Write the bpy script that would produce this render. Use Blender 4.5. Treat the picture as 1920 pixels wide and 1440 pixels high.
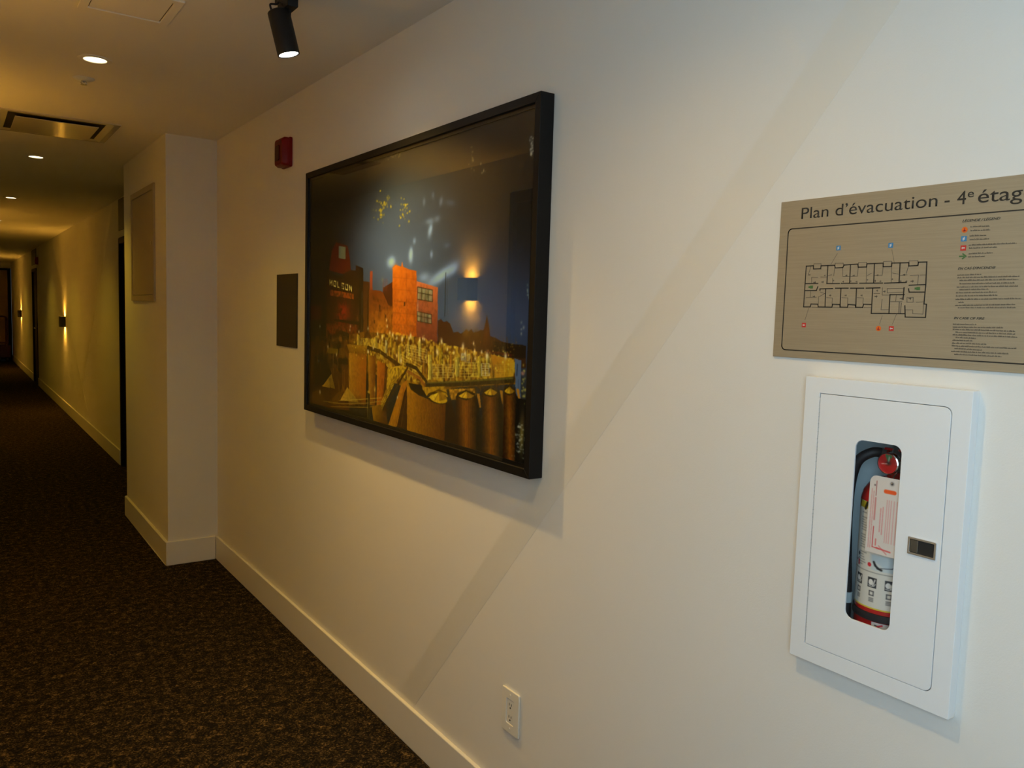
import bpy, bmesh, math, random
import numpy as np
from mathutils import Vector, Matrix

for o in list(bpy.data.objects):
    bpy.data.objects.remove(o)
scene = bpy.context.scene
COL = scene.collection

# ------------------------------------------------------------------ camera
WALL = 1.256          # plane of the right-hand corridor wall (x)
LEFT = -0.30          # plane of the left-hand wall
CEIL = 2.40
NEAR = -1.60          # end wall behind the photographer
FAR = 23.5            # far end of the corridor
yaw, pitch, roll = 0.60979839, -0.08467938, 0.02959421
fwd = Vector((math.sin(yaw) * math.cos(pitch), math.cos(yaw) * math.cos(pitch), math.sin(pitch)))
rt = Vector((math.cos(yaw), -math.sin(yaw), 0))
up = rt.cross(fwd)
rgt = math.cos(roll) * rt + math.sin(roll) * up
upv = -math.sin(roll) * rt + math.cos(roll) * up
cam = bpy.data.cameras.new('camera')
cam.sensor_width = 36.0
cam.lens = 1510.60566 / 1920 * 36
cam.clip_start = 0.01
camo = bpy.data.objects.new('camera', cam)
COL.objects.link(camo)
M = Matrix((rgt, upv, -fwd)).transposed().to_4x4()
M.translation = Vector((0, 0, 1.4695))
camo.matrix_world = M
scene.camera = camo

# ------------------------------------------------------------------ world, light, exposure
vs = scene.view_settings
vs.view_transform = 'Standard'
vs.look = 'None'
vs.gamma = 1
vs.exposure = 0.0
vs.use_curve_mapping = False
scene.cycles.sample_clamp_indirect = 60.0    # keep the lamps' mirror images in the picture glass bright
world = bpy.data.worlds.new('overcast_daylight')
scene.world = world
world.use_nodes = True
wb = world.node_tree.nodes['Background']
wb.inputs[0].default_value = (0.62, 0.85, 1.0, 1)
wb.inputs[1].default_value = 0.5

WARM = (1.0, 0.46, 0.045)      # wall sconces
AMBER = (1.0, 0.61, 0.03)      # corridor downlights
NEUTRAL = (1.0, 0.63, 0.17)    # track spotlight
WHITE = (1.0, 0.64, 0.19)      # brighter downlights at the photographer's end
COOL_FILL = (0.62, 0.85, 1.0)         # cool fill sent in through the added window
P_SCONCE, P_DOWN, P_TRACK, P_NEAR, P_WINDOW = 18.0, 16.5, 62.0, 30.0, 27.5


def lamp(name, kind, loc, energy, color, direction=(0, 0, -1), size=90, blend=0.6, radius=0.03, parent=None, sx=1, sy=1):
    l = bpy.data.lights.new(name, kind)
    l.energy = energy
    l.color = color
    if kind == 'SPOT':
        l.spot_size = math.radians(size)
        l.spot_blend = blend
        l.shadow_soft_size = radius
    elif kind == 'POINT':
        l.shadow_soft_size = radius
    elif kind == 'AREA':
        l.shape = 'RECTANGLE'
        l.size, l.size_y = sx, sy
    o = bpy.data.objects.new(name, l)
    COL.objects.link(o)
    o.location = loc
    o.rotation_euler = Vector(direction).to_track_quat('-Z', 'Y').to_euler()
    if parent:
        o.parent = parent
        o.matrix_parent_inverse = parent.matrix_basis.inverted()
    return o


# cool fill standing in for a camera flash, through an added left-wall window
lamp('window_fill', 'AREA', (LEFT - 0.16, -0.45, 1.55), P_WINDOW, COOL_FILL, (1, 0, 0), sx=1.10, sy=1.30)

# ------------------------------------------------------------------ materials
MATS = {}


def mat(name, color=(0.5, 0.5, 0.5), rough=0.5, metal=0.0, spec=0.5, bump=0.0, bscale=200.0, mottling=0.0, mscale=6.0, coat=0.0):
    if name in MATS:
        return MATS[name]
    m = bpy.data.materials.new(name)
    m.use_nodes = True
    nt = m.node_tree
    b = nt.nodes['Principled BSDF']
    b.inputs['Base Color'].default_value = (*color, 1)
    b.inputs['Roughness'].default_value = rough
    b.inputs['Metallic'].default_value = metal
    b.inputs['Specular IOR Level'].default_value = spec
    b.inputs['Coat Weight'].default_value = coat
    tc = nt.nodes.new('ShaderNodeTexCoord')
    if mottling > 0:
        n = nt.nodes.new('ShaderNodeTexNoise')
        n.inputs['Scale'].default_value = mscale
        n.inputs['Detail'].default_value = 4
        nt.links.new(tc.outputs['Object'], n.inputs['Vector'])
        mx = nt.nodes.new('ShaderNodeMix')
        mx.data_type = 'RGBA'
        nt.links.new(n.outputs['Fac'], mx.inputs[0])
        mx.inputs[6].default_value = (*[c * (1 - mottling) for c in color], 1)
        mx.inputs[7].default_value = (*[min(1, c * (1 + mottling)) for c in color], 1)
        nt.links.new(mx.outputs[2], b.inputs['Base Color'])
    if bump > 0:
        n = nt.nodes.new('ShaderNodeTexNoise')
        n.inputs['Scale'].default_value = bscale
        n.inputs['Detail'].default_value = 3
        nt.links.new(tc.outputs['Object'], n.inputs['Vector'])
        bp = nt.nodes.new('ShaderNodeBump')
        bp.inputs['Strength'].default_value = bump
        bp.inputs['Distance'].default_value = 0.002
        nt.links.new(n.outputs['Fac'], bp.inputs['Height'])
        nt.links.new(bp.outputs['Normal'], b.inputs['Normal'])
    MATS[name] = m
    return m


def emit(name, color, strength):
    if name in MATS:
        return MATS[name]
    m = bpy.data.materials.new(name)
    m.use_nodes = True
    nt = m.node_tree
    nt.nodes.clear()
    e = nt.nodes.new('ShaderNodeEmission')
    e.inputs[0].default_value = (*color, 1)
    e.inputs[1].default_value = strength
    o = nt.nodes.new('ShaderNodeOutputMaterial')
    nt.links.new(e.outputs[0], o.inputs[0])
    MATS[name] = m
    return m


def glass(name, ior=1.5, rough=0.0, gain=1.0):
    m = bpy.data.materials.new(name)
    m.use_nodes = True
    nt = m.node_tree
    nt.nodes.clear()
    t = nt.nodes.new('ShaderNodeBsdfTransparent')
    g = nt.nodes.new('ShaderNodeBsdfGlossy')
    g.inputs['Roughness'].default_value = rough
    # Schlick reflectance, the same from both faces of the sheet
    f0 = ((ior - 1) / (ior + 1)) ** 2
    lw_ = nt.nodes.new('ShaderNodeLayerWeight')
    lw_.inputs[0].default_value = 0.5
    pw = nt.nodes.new('ShaderNodeMath')
    pw.operation = 'POWER'
    pw.inputs[1].default_value = 5.0
    nt.links.new(lw_.outputs['Facing'], pw.inputs[0])
    mu = nt.nodes.new('ShaderNodeMath')
    mu.operation = 'MULTIPLY_ADD'
    mu.inputs[1].default_value = (1 - f0) * gain
    mu.inputs[2].default_value = f0 * gain
    mu.use_clamp = True
    nt.links.new(pw.outputs[0], mu.inputs[0])
    mx = nt.nodes.new('ShaderNodeMixShader')
    nt.links.new(mu.outputs[0], mx.inputs[0])
    nt.links.new(t.outputs[0], mx.inputs[1])
    nt.links.new(g.outputs[0], mx.inputs[2])
    o = nt.nodes.new('ShaderNodeOutputMaterial')
    nt.links.new(mx.outputs[0], o.inputs[0])
    MATS[name] = m
    return m


def painted(name, rough=0.6, spec=0.3, attr='ink'):
    """Printed paper / ink: colour comes from the print's own colour attribute."""
    m = bpy.data.materials.new(name)
    m.use_nodes = True
    nt = m.node_tree
    b = nt.nodes['Principled BSDF']
    a = nt.nodes.new('ShaderNodeVertexColor')
    a.layer_name = attr
    nt.links.new(a.outputs[0], b.inputs['Base Color'])
    b.inputs['Roughness'].default_value = rough
    b.inputs['Specular IOR Level'].default_value = spec
    MATS[name] = m
    return m


def carpet_material():
    m = bpy.data.materials.new('carpet')
    m.use_nodes = True
    nt = m.node_tree
    b = nt.nodes['Principled BSDF']
    tc = nt.nodes.new('ShaderNodeTexCoord')

    def noise(scale, detail, rough=0.6):
        n = nt.nodes.new('ShaderNodeTexNoise')
        n.inputs['Scale'].default_value = scale
        n.inputs['Detail'].default_value = detail
        n.inputs['Roughness'].default_value = rough
        nt.links.new(tc.outputs['Object'], n.inputs['Vector'])
        return n
    a = noise(30, 4, 0.65)
    c = noise(130, 3, 0.7)
    v = nt.nodes.new('ShaderNodeTexVoronoi')
    v.inputs['Scale'].default_value = 190
    nt.links.new(tc.outputs['Object'], v.inputs['Vector'])
    ad = nt.nodes.new('ShaderNodeMath')
    ad.operation = 'ADD'
    nt.links.new(a.outputs['Fac'], ad.inputs[0])
    nt.links.new(c.outputs['Fac'], ad.inputs[1])
    sep = nt.nodes.new('ShaderNodeSeparateColor')
    nt.links.new(v.outputs['Color'], sep.inputs[0])
    sc = nt.nodes.new('ShaderNodeMath')
    sc.operation = 'MULTIPLY_ADD'
    sc.inputs[1].default_value = 0.34
    nt.links.new(sep.outputs[0], sc.inputs[0])
    nt.links.new(ad.outputs[0], sc.inputs[2])
    r = nt.nodes.new('ShaderNodeValToRGB')
    mr = nt.nodes.new('ShaderNodeMapRange')
    mr.inputs[1].default_value = 0.86
    mr.inputs[2].default_value = 1.58
    nt.links.new(sc.outputs[0], mr.inputs[0])
    nt.links.new(mr.outputs[0], r.inputs[0])
    e = r.color_ramp.elements
    e[0].position, e[0].color = 0.0, (0.006, 0.006, 0.007, 1)
    e[1].position, e[1].color = 1.0, (0.27, 0.17, 0.065, 1)
    k = r.color_ramp.elements.new(0.42)
    k.color = (0.018, 0.014, 0.010, 1)
    k = r.color_ramp.elements.new(0.68)
    k.color = (0.075, 0.050, 0.024, 1)
    nt.links.new(r.outputs[0], b.inputs['Base Color'])
    b.inputs['Roughness'].default_value = 1.0
    b.inputs['Specular IOR Level'].default_value = 0.05
    bp = nt.nodes.new('ShaderNodeBump')
    bp.inputs['Strength'].default_value = 0.9
    bp.inputs['Distance'].default_value = 0.006
    nt.links.new(sc.outputs[0], bp.inputs['Height'])
    nt.links.new(bp.outputs['Normal'], b.inputs['Normal'])
    MATS['carpet'] = m
    return m


def brushed(name, color, rough=0.45, metal=0.6):
    m = bpy.data.materials.new(name)
    m.use_nodes = True
    nt = m.node_tree
    b = nt.nodes['Principled BSDF']
    tc = nt.nodes.new('ShaderNodeTexCoord')
    mp = nt.nodes.new('ShaderNodeMapping')
    mp.inputs['Scale'].default_value = (30, 12, 900)
    nt.links.new(tc.outputs['Object'], mp.inputs['Vector'])
    n = nt.nodes.new('ShaderNodeTexNoise')
    n.inputs['Scale'].default_value = 1.0
    n.inputs['Detail'].default_value = 3
    nt.links.new(mp.outputs[0], n.inputs['Vector'])
    mx = nt.nodes.new('ShaderNodeMix')
    mx.data_type = 'RGBA'
    nt.links.new(n.outputs['Fac'], mx.inputs[0])
    mx.inputs[6].default_value = (*[c * 0.82 for c in color], 1)
    mx.inputs[7].default_value = (*[c * 1.16 for c in color], 1)
    nt.links.new(mx.outputs[2], b.inputs['Base Color'])
    b.inputs['Roughness'].default_value = rough
    b.inputs['Metallic'].default_value = metal
    MATS[name] = m
    return m


WALLPAINT = mat('wall_paint', (0.79, 0.775, 0.745), 0.7, spec=0.2, bump=0.10, bscale=420, mottling=0.015, mscale=3)
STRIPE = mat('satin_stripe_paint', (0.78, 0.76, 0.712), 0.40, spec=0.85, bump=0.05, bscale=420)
CEILPAINT = mat('ceiling_paint', (0.82, 0.80, 0.76), 0.8, spec=0.2, bump=0.15, bscale=300, mottling=0.015, mscale=2)
TRIMPAINT = mat('trim_paint', (0.79, 0.775, 0.745), 0.42, spec=0.4, bump=0.03, bscale=150)
CARPET = carpet_material()
BLACKWOOD = mat('black_frame_lacquer', (0.007, 0.0065, 0.0065), 0.5, spec=0.22, bump=0.05, bscale=260)
BLACKMETAL = mat('black_powder_coat', (0.010, 0.010, 0.011), 0.5, spec=0.4, bump=0.05, bscale=900)
DOORBLACK = mat('black_door_laminate', (0.008, 0.007, 0.007), 0.6, spec=0.15, bump=0.05, bscale=120)
TRANSOM = mat('charcoal_panel', (0.07, 0.065, 0.055), 0.5, spec=0.3, bump=0.05, bscale=120)
WHITEMETAL = mat('white_powder_coat', (0.83, 0.855, 0.89), 0.42, spec=0.45, bump=0.05, bscale=700)
DIFFUSER = mat('glossy_white_steel', (0.55, 0.52, 0.45), 0.12, spec=0.7, bump=0.02, bscale=60)
PLASTIC = mat('ivory_plastic', (0.80, 0.775, 0.71), 0.35, spec=0.5, bump=0.02, bscale=300)
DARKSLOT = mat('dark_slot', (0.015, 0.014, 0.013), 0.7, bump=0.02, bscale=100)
CHROME = mat('chrome', (0.72, 0.72, 0.72), 0.12, metal=1.0, bump=0.01, bscale=100)
RED = mat('red_plastic', (0.20, 0.003, 0.003), 0.4, spec=0.25, bump=0.02, bscale=200)
REDLENS = mat('dark_red_lens', (0.06, 0.001, 0.002), 0.3, spec=0.2, bump=0.02, bscale=120)
REDPAINT = mat('red_enamel', (0.42, 0.010, 0.010), 0.22, spec=0.5, bump=0.01, bscale=100)
RUBBER = mat('black_rubber', (0.012, 0.012, 0.016), 0.55, spec=0.4, bump=0.08, bscale=400)
PAPER = mat('paper_white', (0.82, 0.80, 0.78), 0.7, bump=0.02, bscale=300)
TUBPAINT = mat('cabinet_interior_paint', (0.76, 0.91, 0.96), 0.5, spec=0.4, bump=0.03, bscale=300)
PLAQUE = brushed('dark_bronze_plate', (0.045, 0.036, 0.022), 0.55, 0.3)
SIGNPLATE = brushed('champagne_metal_plate', (0.375, 0.305, 0.205), 0.55, 0.2)
INK = mat('black_ink', (0.020, 0.017, 0.014), 0.6, bump=0.01, bscale=300)
INKSOFT = mat('brown_fine_print', (0.13, 0.105, 0.08), 0.6, bump=0.01, bscale=300)
INKBLUE = mat('blue_ink', (0.05, 0.22, 0.45), 0.5, bump=0.01, bscale=300)
INKRED = mat('red_ink', (0.55, 0.04, 0.03), 0.5, bump=0.01, bscale=300)
INKORANGE = mat('orange_ink', (0.75, 0.15, 0.01), 0.5, bump=0.01, bscale=300)
INKGREEN = mat('green_ink', (0.07, 0.16, 0.05), 0.5, bump=0.01, bscale=300)
INKWHITE = mat('white_ink', (0.75, 0.72, 0.68), 0.5, bump=0.01, bscale=300)
TROLLEYRED = mat('dark_red_enamel', (0.05, 0.006, 0.005), 0.4, bump=0.03, bscale=60)
BROWNDOOR = mat('brown_door_veneer', (0.42, 0.27, 0.12), 0.5, bump=0.05, bscale=60, mottling=0.15, mscale=9)
GLASS = glass('picture_glazing', 1.5, 0.0)
PANE = glass('clear_acrylic', 1.45, 0.0, 0.35)
WINGLASS = glass('window_glazing', 1.45, 0.0)
LENS_SPOT = emit('spot_lens_glow', (1.0, 0.93, 0.80), 30.0)
LENS_DOWN = emit('downlight_lens_glow', (1.0, 0.80, 0.42), 5.0)
LENS_NEAR = emit('white_downlight_glow', (1.0, 0.9, 0.72), 12.0)


# ------------------------------------------------------------------ mesh helpers
def finish(name, bm, material, parent=None, smooth=None, bevel=0.0, segs=2):
    bmesh.ops.remove_doubles(bm, verts=bm.verts, dist=1e-6)
    bmesh.ops.recalc_face_normals(bm, faces=bm.faces)
    me = bpy.data.meshes.new(name)
    bm.to_mesh(me)
    bm.free()
    me.materials.append(material)
    o = bpy.data.objects.new(name, me)
    COL.objects.link(o)
    if parent is not None:
        o.parent = parent
        o.matrix_parent_inverse = Matrix.Translation(-Vector(parent_loc(parent)))
    if bevel > 0:
        md = o.modifiers.new('bevel', 'BEVEL')
        md.width = bevel
        md.segments = segs
        md.limit_method = 'ANGLE'
        md.angle_limit = math.radians(40)
        md.harden_normals = True
        smooth = 40 if smooth is None else smooth
    if smooth is not None:
        for p in me.polygons:
            p.use_smooth = True
        me.set_sharp_from_angle(angle=math.radians(smooth))
    return o


def parent_loc(p):
    """Parts keep world coordinates in their meshes, so only a top-level root has an offset to undo."""
    return Vector(p.location) if p.parent is None else Vector((0, 0, 0))


def thing(name, loc, label, cat, group=None, kind=None):
    o = bpy.data.objects.new(name, None)
    o.empty_display_size = 0.05
    COL.objects.link(o)
    o.location = loc
    tag(o, label, cat, group, kind)
    return o


def tag(o, label, cat=None, group=None, kind=None):
    o['label'] = label
    if cat:
        o['category'] = cat
    if group:
        o['group'] = group
    if kind:
        o['kind'] = kind
    return o


def struct(o, label, cat):
    return tag(o, label, cat, None, 'structure')


def box(bm, x0, x1, y0, y1, z0, z1):
    vs_ = [bm.verts.new(p) for p in ((x0, y0, z0), (x1, y0, z0), (x1, y1, z0), (x0, y1, z0), (x0, y0, z1), (x1, y0, z1), (x1, y1, z1), (x0, y1, z1))]
    for f in ((3, 2, 1, 0), (4, 5, 6, 7), (0, 1, 5, 4), (1, 2, 6, 5), (2, 3, 7, 6), (3, 0, 4, 7)):
        bm.faces.new([vs_[i] for i in f])


def boxes(*bs):
    bm = bmesh.new()
    for b in bs:
        box(bm, *b)
    return bm


def frame_axes(d):
    d = Vector(d).normalized()
    a = Vector((0, 0, 1)) if abs(d.z) < 0.9 else Vector((1, 0, 0))
    u = d.cross(a).normalized()
    return d, u, d.cross(u).normalized()


def rings(bm, secs, n=24, cap0=True, cap1=True, closed=False):
    """secs: list of (centre, axis, radius)."""
    loops = []
    for c, ax, r in secs:
        dd, u, v = frame_axes(ax)
        c = Vector(c)
        loops.append([bm.verts.new(c + r * (math.cos(2 * math.pi * i / n) * u + math.sin(2 * math.pi * i / n) * v)) for i in range(n)])
    for a, b in zip(loops, loops[1:]):
        for i in range(n):
            bm.faces.new((a[i], a[(i + 1) % n], b[(i + 1) % n], b[i]))
    if cap0:
        bm.faces.new(loops[0][::-1])
    if cap1:
        bm.faces.new(loops[-1])


def cyl(bm, p0, p1, r0, r1=None, n=24):
    p0, p1 = Vector(p0), Vector(p1)
    rings(bm, [(p0, p1 - p0, r0), (p1, p1 - p0, r0 if r1 is None else r1)], n)


def lathe(bm, c, axis, prof, n=32, cap0=True, cap1=True):
    """prof: list of (radius, distance along axis)."""
    c, ax = Vector(c), Vector(axis).normalized()
    rings(bm, [(c + ax * h, ax, max(r, 1e-4)) for r, h in prof], n, cap0, cap1)


def tube(bm, pts, r, n=10):
    pts = [Vector(p) for p in pts]
    prev = None
    loops = []
    for i, p in enumerate(pts):
        d_ = (pts[min(i + 1, len(pts) - 1)] - pts[max(i - 1, 0)]).normalized()
        if prev is None:
            _, u, v = frame_axes(d_)
        else:
            u = (prev - d_ * prev.dot(d_)).normalized()
            v = d_.cross(u)
        prev = u
        loops.append([bm.verts.new(p + r * (math.cos(2 * math.pi * k / n) * u + math.sin(2 * math.pi * k / n) * v)) for k in range(n)])
    for a, b in zip(loops, loops[1:]):
        for k in range(n):
            bm.faces.new((a[k], a[(k + 1) % n], b[(k + 1) % n], b[k]))
    bm.faces.new(loops[0][::-1])
    bm.faces.new(loops[-1])


def spline(pts, n=8):
    pts = [Vector(p) for p in pts]
    out = []
    q = [pts[0]] + pts + [pts[-1]]
    for i in range(1, len(q) - 2):
        for k in range(n):
            t = k / n
            a, b, c, e = q[i - 1], q[i], q[i + 1], q[i + 2]
            out.append(0.5 * ((2 * b) + (c - a) * t + (2 * a - 5 * b + 4 * c - e) * t * t + (3 * b - a - 3 * c + e) * t ** 3))
    out.append(pts[-1])
    return out


def rrect(a0, a1, b0, b1, r, n=6):
    """Rounded rectangle as a list of (a, b); 4*(n+1) points."""
    pts = []
    for cx, cy, s in ((a1 - r, b1 - r, 0), (a0 + r, b1 - r, 90), (a0 + r, b0 + r, 180), (a1 - r, b0 + r, 270)):
        for i in range(n + 1):
            t = math.radians(s + 90 * i / n)
            pts.append((cx + r * math.cos(t), cy + r * math.sin(t)))
    return pts


def plate_x(bm, loop, x0, x1, hole=None):
    """Plate in the y-z plane between x0 and x1; with a hole when hole (same point count) is given."""
    A = [bm.verts.new((x0, a, b)) for a, b in loop]
    B = [bm.verts.new((x1, a, b)) for a, b in loop]
    n = len(loop)
    for i in range(n):
        bm.faces.new((A[i], A[(i + 1) % n], B[(i + 1) % n], B[i]))
    if hole is None:
        bm.faces.new(A)
        bm.faces.new(B[::-1])
    else:
        C_ = [bm.verts.new((x0, a, b)) for a, b in hole]
        D_ = [bm.verts.new((x1, a, b)) for a, b in hole]
        for i in range(n):
            j = (i + 1) % n
            bm.faces.new((C_[i], C_[j], D_[j], D_[i]))
            bm.faces.new((A[i], A[j], C_[j], C_[i]))
            bm.faces.new((B[i], B[j], D_[j], D_[i]))


def plate_z(bm, loop, z0, z1, hole=None):
    n0 = len(bm.verts)
    plate_x(bm, loop, z0, z1, hole)
    bm.verts.ensure_lookup_table()
    for v in list(bm.verts)[n0:]:
        v.co = Vector((v.co.y, v.co.z, v.co.x))


def copy_tree(o, offset, parent=None):
    c = o.copy()
    COL.objects.link(c)
    if parent is None:
        c.location = Vector(o.location) + Vector(offset)
    else:
        c.parent = parent
    for ch in o.children:
        copy_tree(ch, offset, c)
    return c


def ink_grid(name, pos, colors, material, parent):
    """pos: (ny, nx, 3) vertex positions; colors: (ny, nx, 3) linear reflectance."""
    ny, nx = pos.shape[:2]
    me = bpy.data.meshes.new(name)
    idx = np.arange(ny * nx, dtype=np.int32).reshape(ny, nx)
    q = np.stack([idx[:-1, :-1], idx[:-1, 1:], idx[1:, 1:], idx[1:, :-1]], -1).reshape(-1)
    nf = (ny - 1) * (nx - 1)
    me.vertices.add(ny * nx)
    me.vertices.foreach_set('co', pos.reshape(-1).astype(np.float32))
    me.loops.add(nf * 4)
    me.loops.foreach_set('vertex_index', q)
    me.polygons.add(nf)
    me.polygons.foreach_set('loop_start', np.arange(0, nf * 4, 4, dtype=np.int32))
    me.update(calc_edges=True)
    at = me.color_attributes.new('ink', 'FLOAT_COLOR', 'POINT')
    rgba = np.ones((ny * nx, 4), np.float32)
    rgba[:, :3] = colors.reshape(-1, 3)
    at.data.foreach_set('color', rgba.reshape(-1))
    me.materials.append(material)
    o = bpy.data.objects.new(name, me)
    COL.objects.link(o)
    if parent is not None:
        o.parent = parent
        o.matrix_parent_inverse = Matrix.Translation(-Vector(parent_loc(parent)))
    return o


def srgb(c):
    c = np.asarray(c, float) / 255.0
    return np.where(c <= 0.04045, c / 12.92, ((c + 0.055) / 1.055) ** 2.4)


class Canvas:
    """A small raster painter in millimetres (u right, v up) for flat printed artwork."""
    def __init__(self, w, h, nx, ny, base):
        self.w, self.h, self.nx, self.ny = w, h, nx, ny
        self.u = np.linspace(0, w, nx)
        self.v = np.linspace(0, h, ny)
        self.img = np.zeros((ny, nx, 3)) + np.asarray(base, float)

    def win(self, u0, u1, v0, v1):
        i0, i1 = np.searchsorted(self.u, [u0, u1])
        j0, j1 = np.searchsorted(self.v, [v0, v1])
        i1, j1 = min(self.nx, i1 + 1), min(self.ny, j1 + 1)
        if i0 >= i1 or j0 >= j1:
            return None
        U, V = np.meshgrid(self.u[i0:i1], self.v[j0:j1])
        return slice(j0, j1), slice(i0, i1), U, V

    def put(self, sl, mask, col):
        p = self.img[sl[0], sl[1]]
        m = mask[..., None]
        self.img[sl[0], sl[1]] = p * (1 - m) + np.asarray(col, float) * m

    def inside(self, U, V, pts):
        ins = np.zeros(U.shape, bool)
        n = len(pts)
        for i in range(n):
            (x1, y1), (x2, y2) = pts[i], pts[(i + 1) % n]
            if y1 == y2:
                continue
            c = ((y1 > V) != (y2 > V)) & (U < (x2 - x1) * (V - y1) / (y2 - y1) + x1)
            ins ^= c
        return ins.astype(float)

    def bbox(self, pts, pad=0):
        a = np.asarray(pts, float)
        return self.win(a[:, 0].min() - pad, a[:, 0].max() + pad, a[:, 1].min() - pad, a[:, 1].max() + pad)

    def poly(self, pts, col, a=1.0):
        w = self.bbox(pts)
        if w:
            self.put(w, self.inside(w[2], w[3], pts) * a, col)

    def grad(self, pts, p0, c0, p1, c1):
        w = self.bbox(pts)
        if w:
            d_ = np.subtract(p1, p0)
            t = np.clip(((w[2] - p0[0]) * d_[0] + (w[3] - p0[1]) * d_[1]) / (d_ @ d_), 0, 1)[..., None]
            self.put(w, self.inside(w[2], w[3], pts), np.asarray(c0, float) * (1 - t) + np.asarray(c1, float) * t)

    def line(self, pts, width, col, a=1.0):
        for (x1, y1), (x2, y2) in zip(pts, pts[1:]):
            w = self.bbox([(x1, y1), (x2, y2)], width)
            if not w:
                continue
            L = max((x2 - x1) ** 2 + (y2 - y1) ** 2, 1e-9)
            t = np.clip(((w[2] - x1) * (x2 - x1) + (w[3] - y1) * (y2 - y1)) / L, 0, 1)
            dd = np.hypot(w[2] - x1 - t * (x2 - x1), w[3] - y1 - t * (y2 - y1))
            self.put(w, np.clip(0.5 + (width / 2 - dd) / 1.6, 0, 1) * a, col)

    def blob(self, c, rx, ry, ang, col, a):
        k = 2.6 * max(rx, ry)
        w = self.win(c[0] - k, c[0] + k, c[1] - k, c[1] + k)
        if w:
            ca, sa = math.cos(math.radians(ang)), math.sin(math.radians(ang))
            x, y = w[2] - c[0], w[3] - c[1]
            e = ((x * ca + y * sa) / rx) ** 2 + ((-x * sa + y * ca) / ry) ** 2
            self.put(w, np.exp(-e) * a, col)

    def ellipse(self, c, rx, ry, col):
        w = self.win(c[0] - rx, c[0] + rx, c[1] - ry, c[1] + ry)
        if w:
            e = ((w[2] - c[0]) / rx) ** 2 + ((w[3] - c[1]) / ry) ** 2
            self.put(w, (e < 1).astype(float), col)

    def speckle(self, pts, col, a, size, rng):
        w = self.bbox(pts)
        if w:
            ny, nx = w[2].shape
            sy = max(2, int(self.h / self.ny and ny * (self.h / self.ny) / size) + 2)
            sx = max(2, int(nx * (self.w / self.nx) / size) + 2)
            g = rng.random((sy, sx))
            yi = np.linspace(0, sy - 1.001, ny)
            xi = np.linspace(0, sx - 1.001, nx)
            y0, x0 = yi.astype(int), xi.astype(int)
            fy, fx = (yi - y0)[:, None], (xi - x0)[None]
            n = (g[y0][:, x0] * (1 - fy) * (1 - fx) + g[y0 + 1][:, x0] * fy * (1 - fx) + g[y0][:, x0 + 1] * (1 - fy) * fx + g[y0 + 1][:, x0 + 1] * fy * fx)
            self.put(w, self.inside(w[2], w[3], pts) * np.clip((n - 0.45) * 4, 0, 1) * a, col)

    def ribs(self, pts, col, n, a):
        (a0, b0), (a1, b1), (c1, e1), (c0, e0) = pts
        for i in range(n + 1):
            f = i / n
            self.line([(a0 + (a1 - a0) * f, b0 + (b1 - b0) * f), (c0 + (c1 - c0) * f, e0 + (e1 - e0) * f)], 2.4, col, min(1.0, a * 1.5))

    def soften(self, k=1):
        for _ in range(k):
            p = np.pad(self.img, ((1, 1), (1, 1), (0, 0)), 'edge')
            self.img = (p[:-2, 1:-1] + p[2:, 1:-1] + p[1:-1, :-2] + p[1:-1, 2:] + 4 * p[1:-1, 1:-1]) / 8

    def reflectance(self, gain=1.0, top=0.92):
        return np.clip(srgb(np.clip(self.img, 0, 255)) * np.asarray(gain), 0.002, top)

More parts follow.
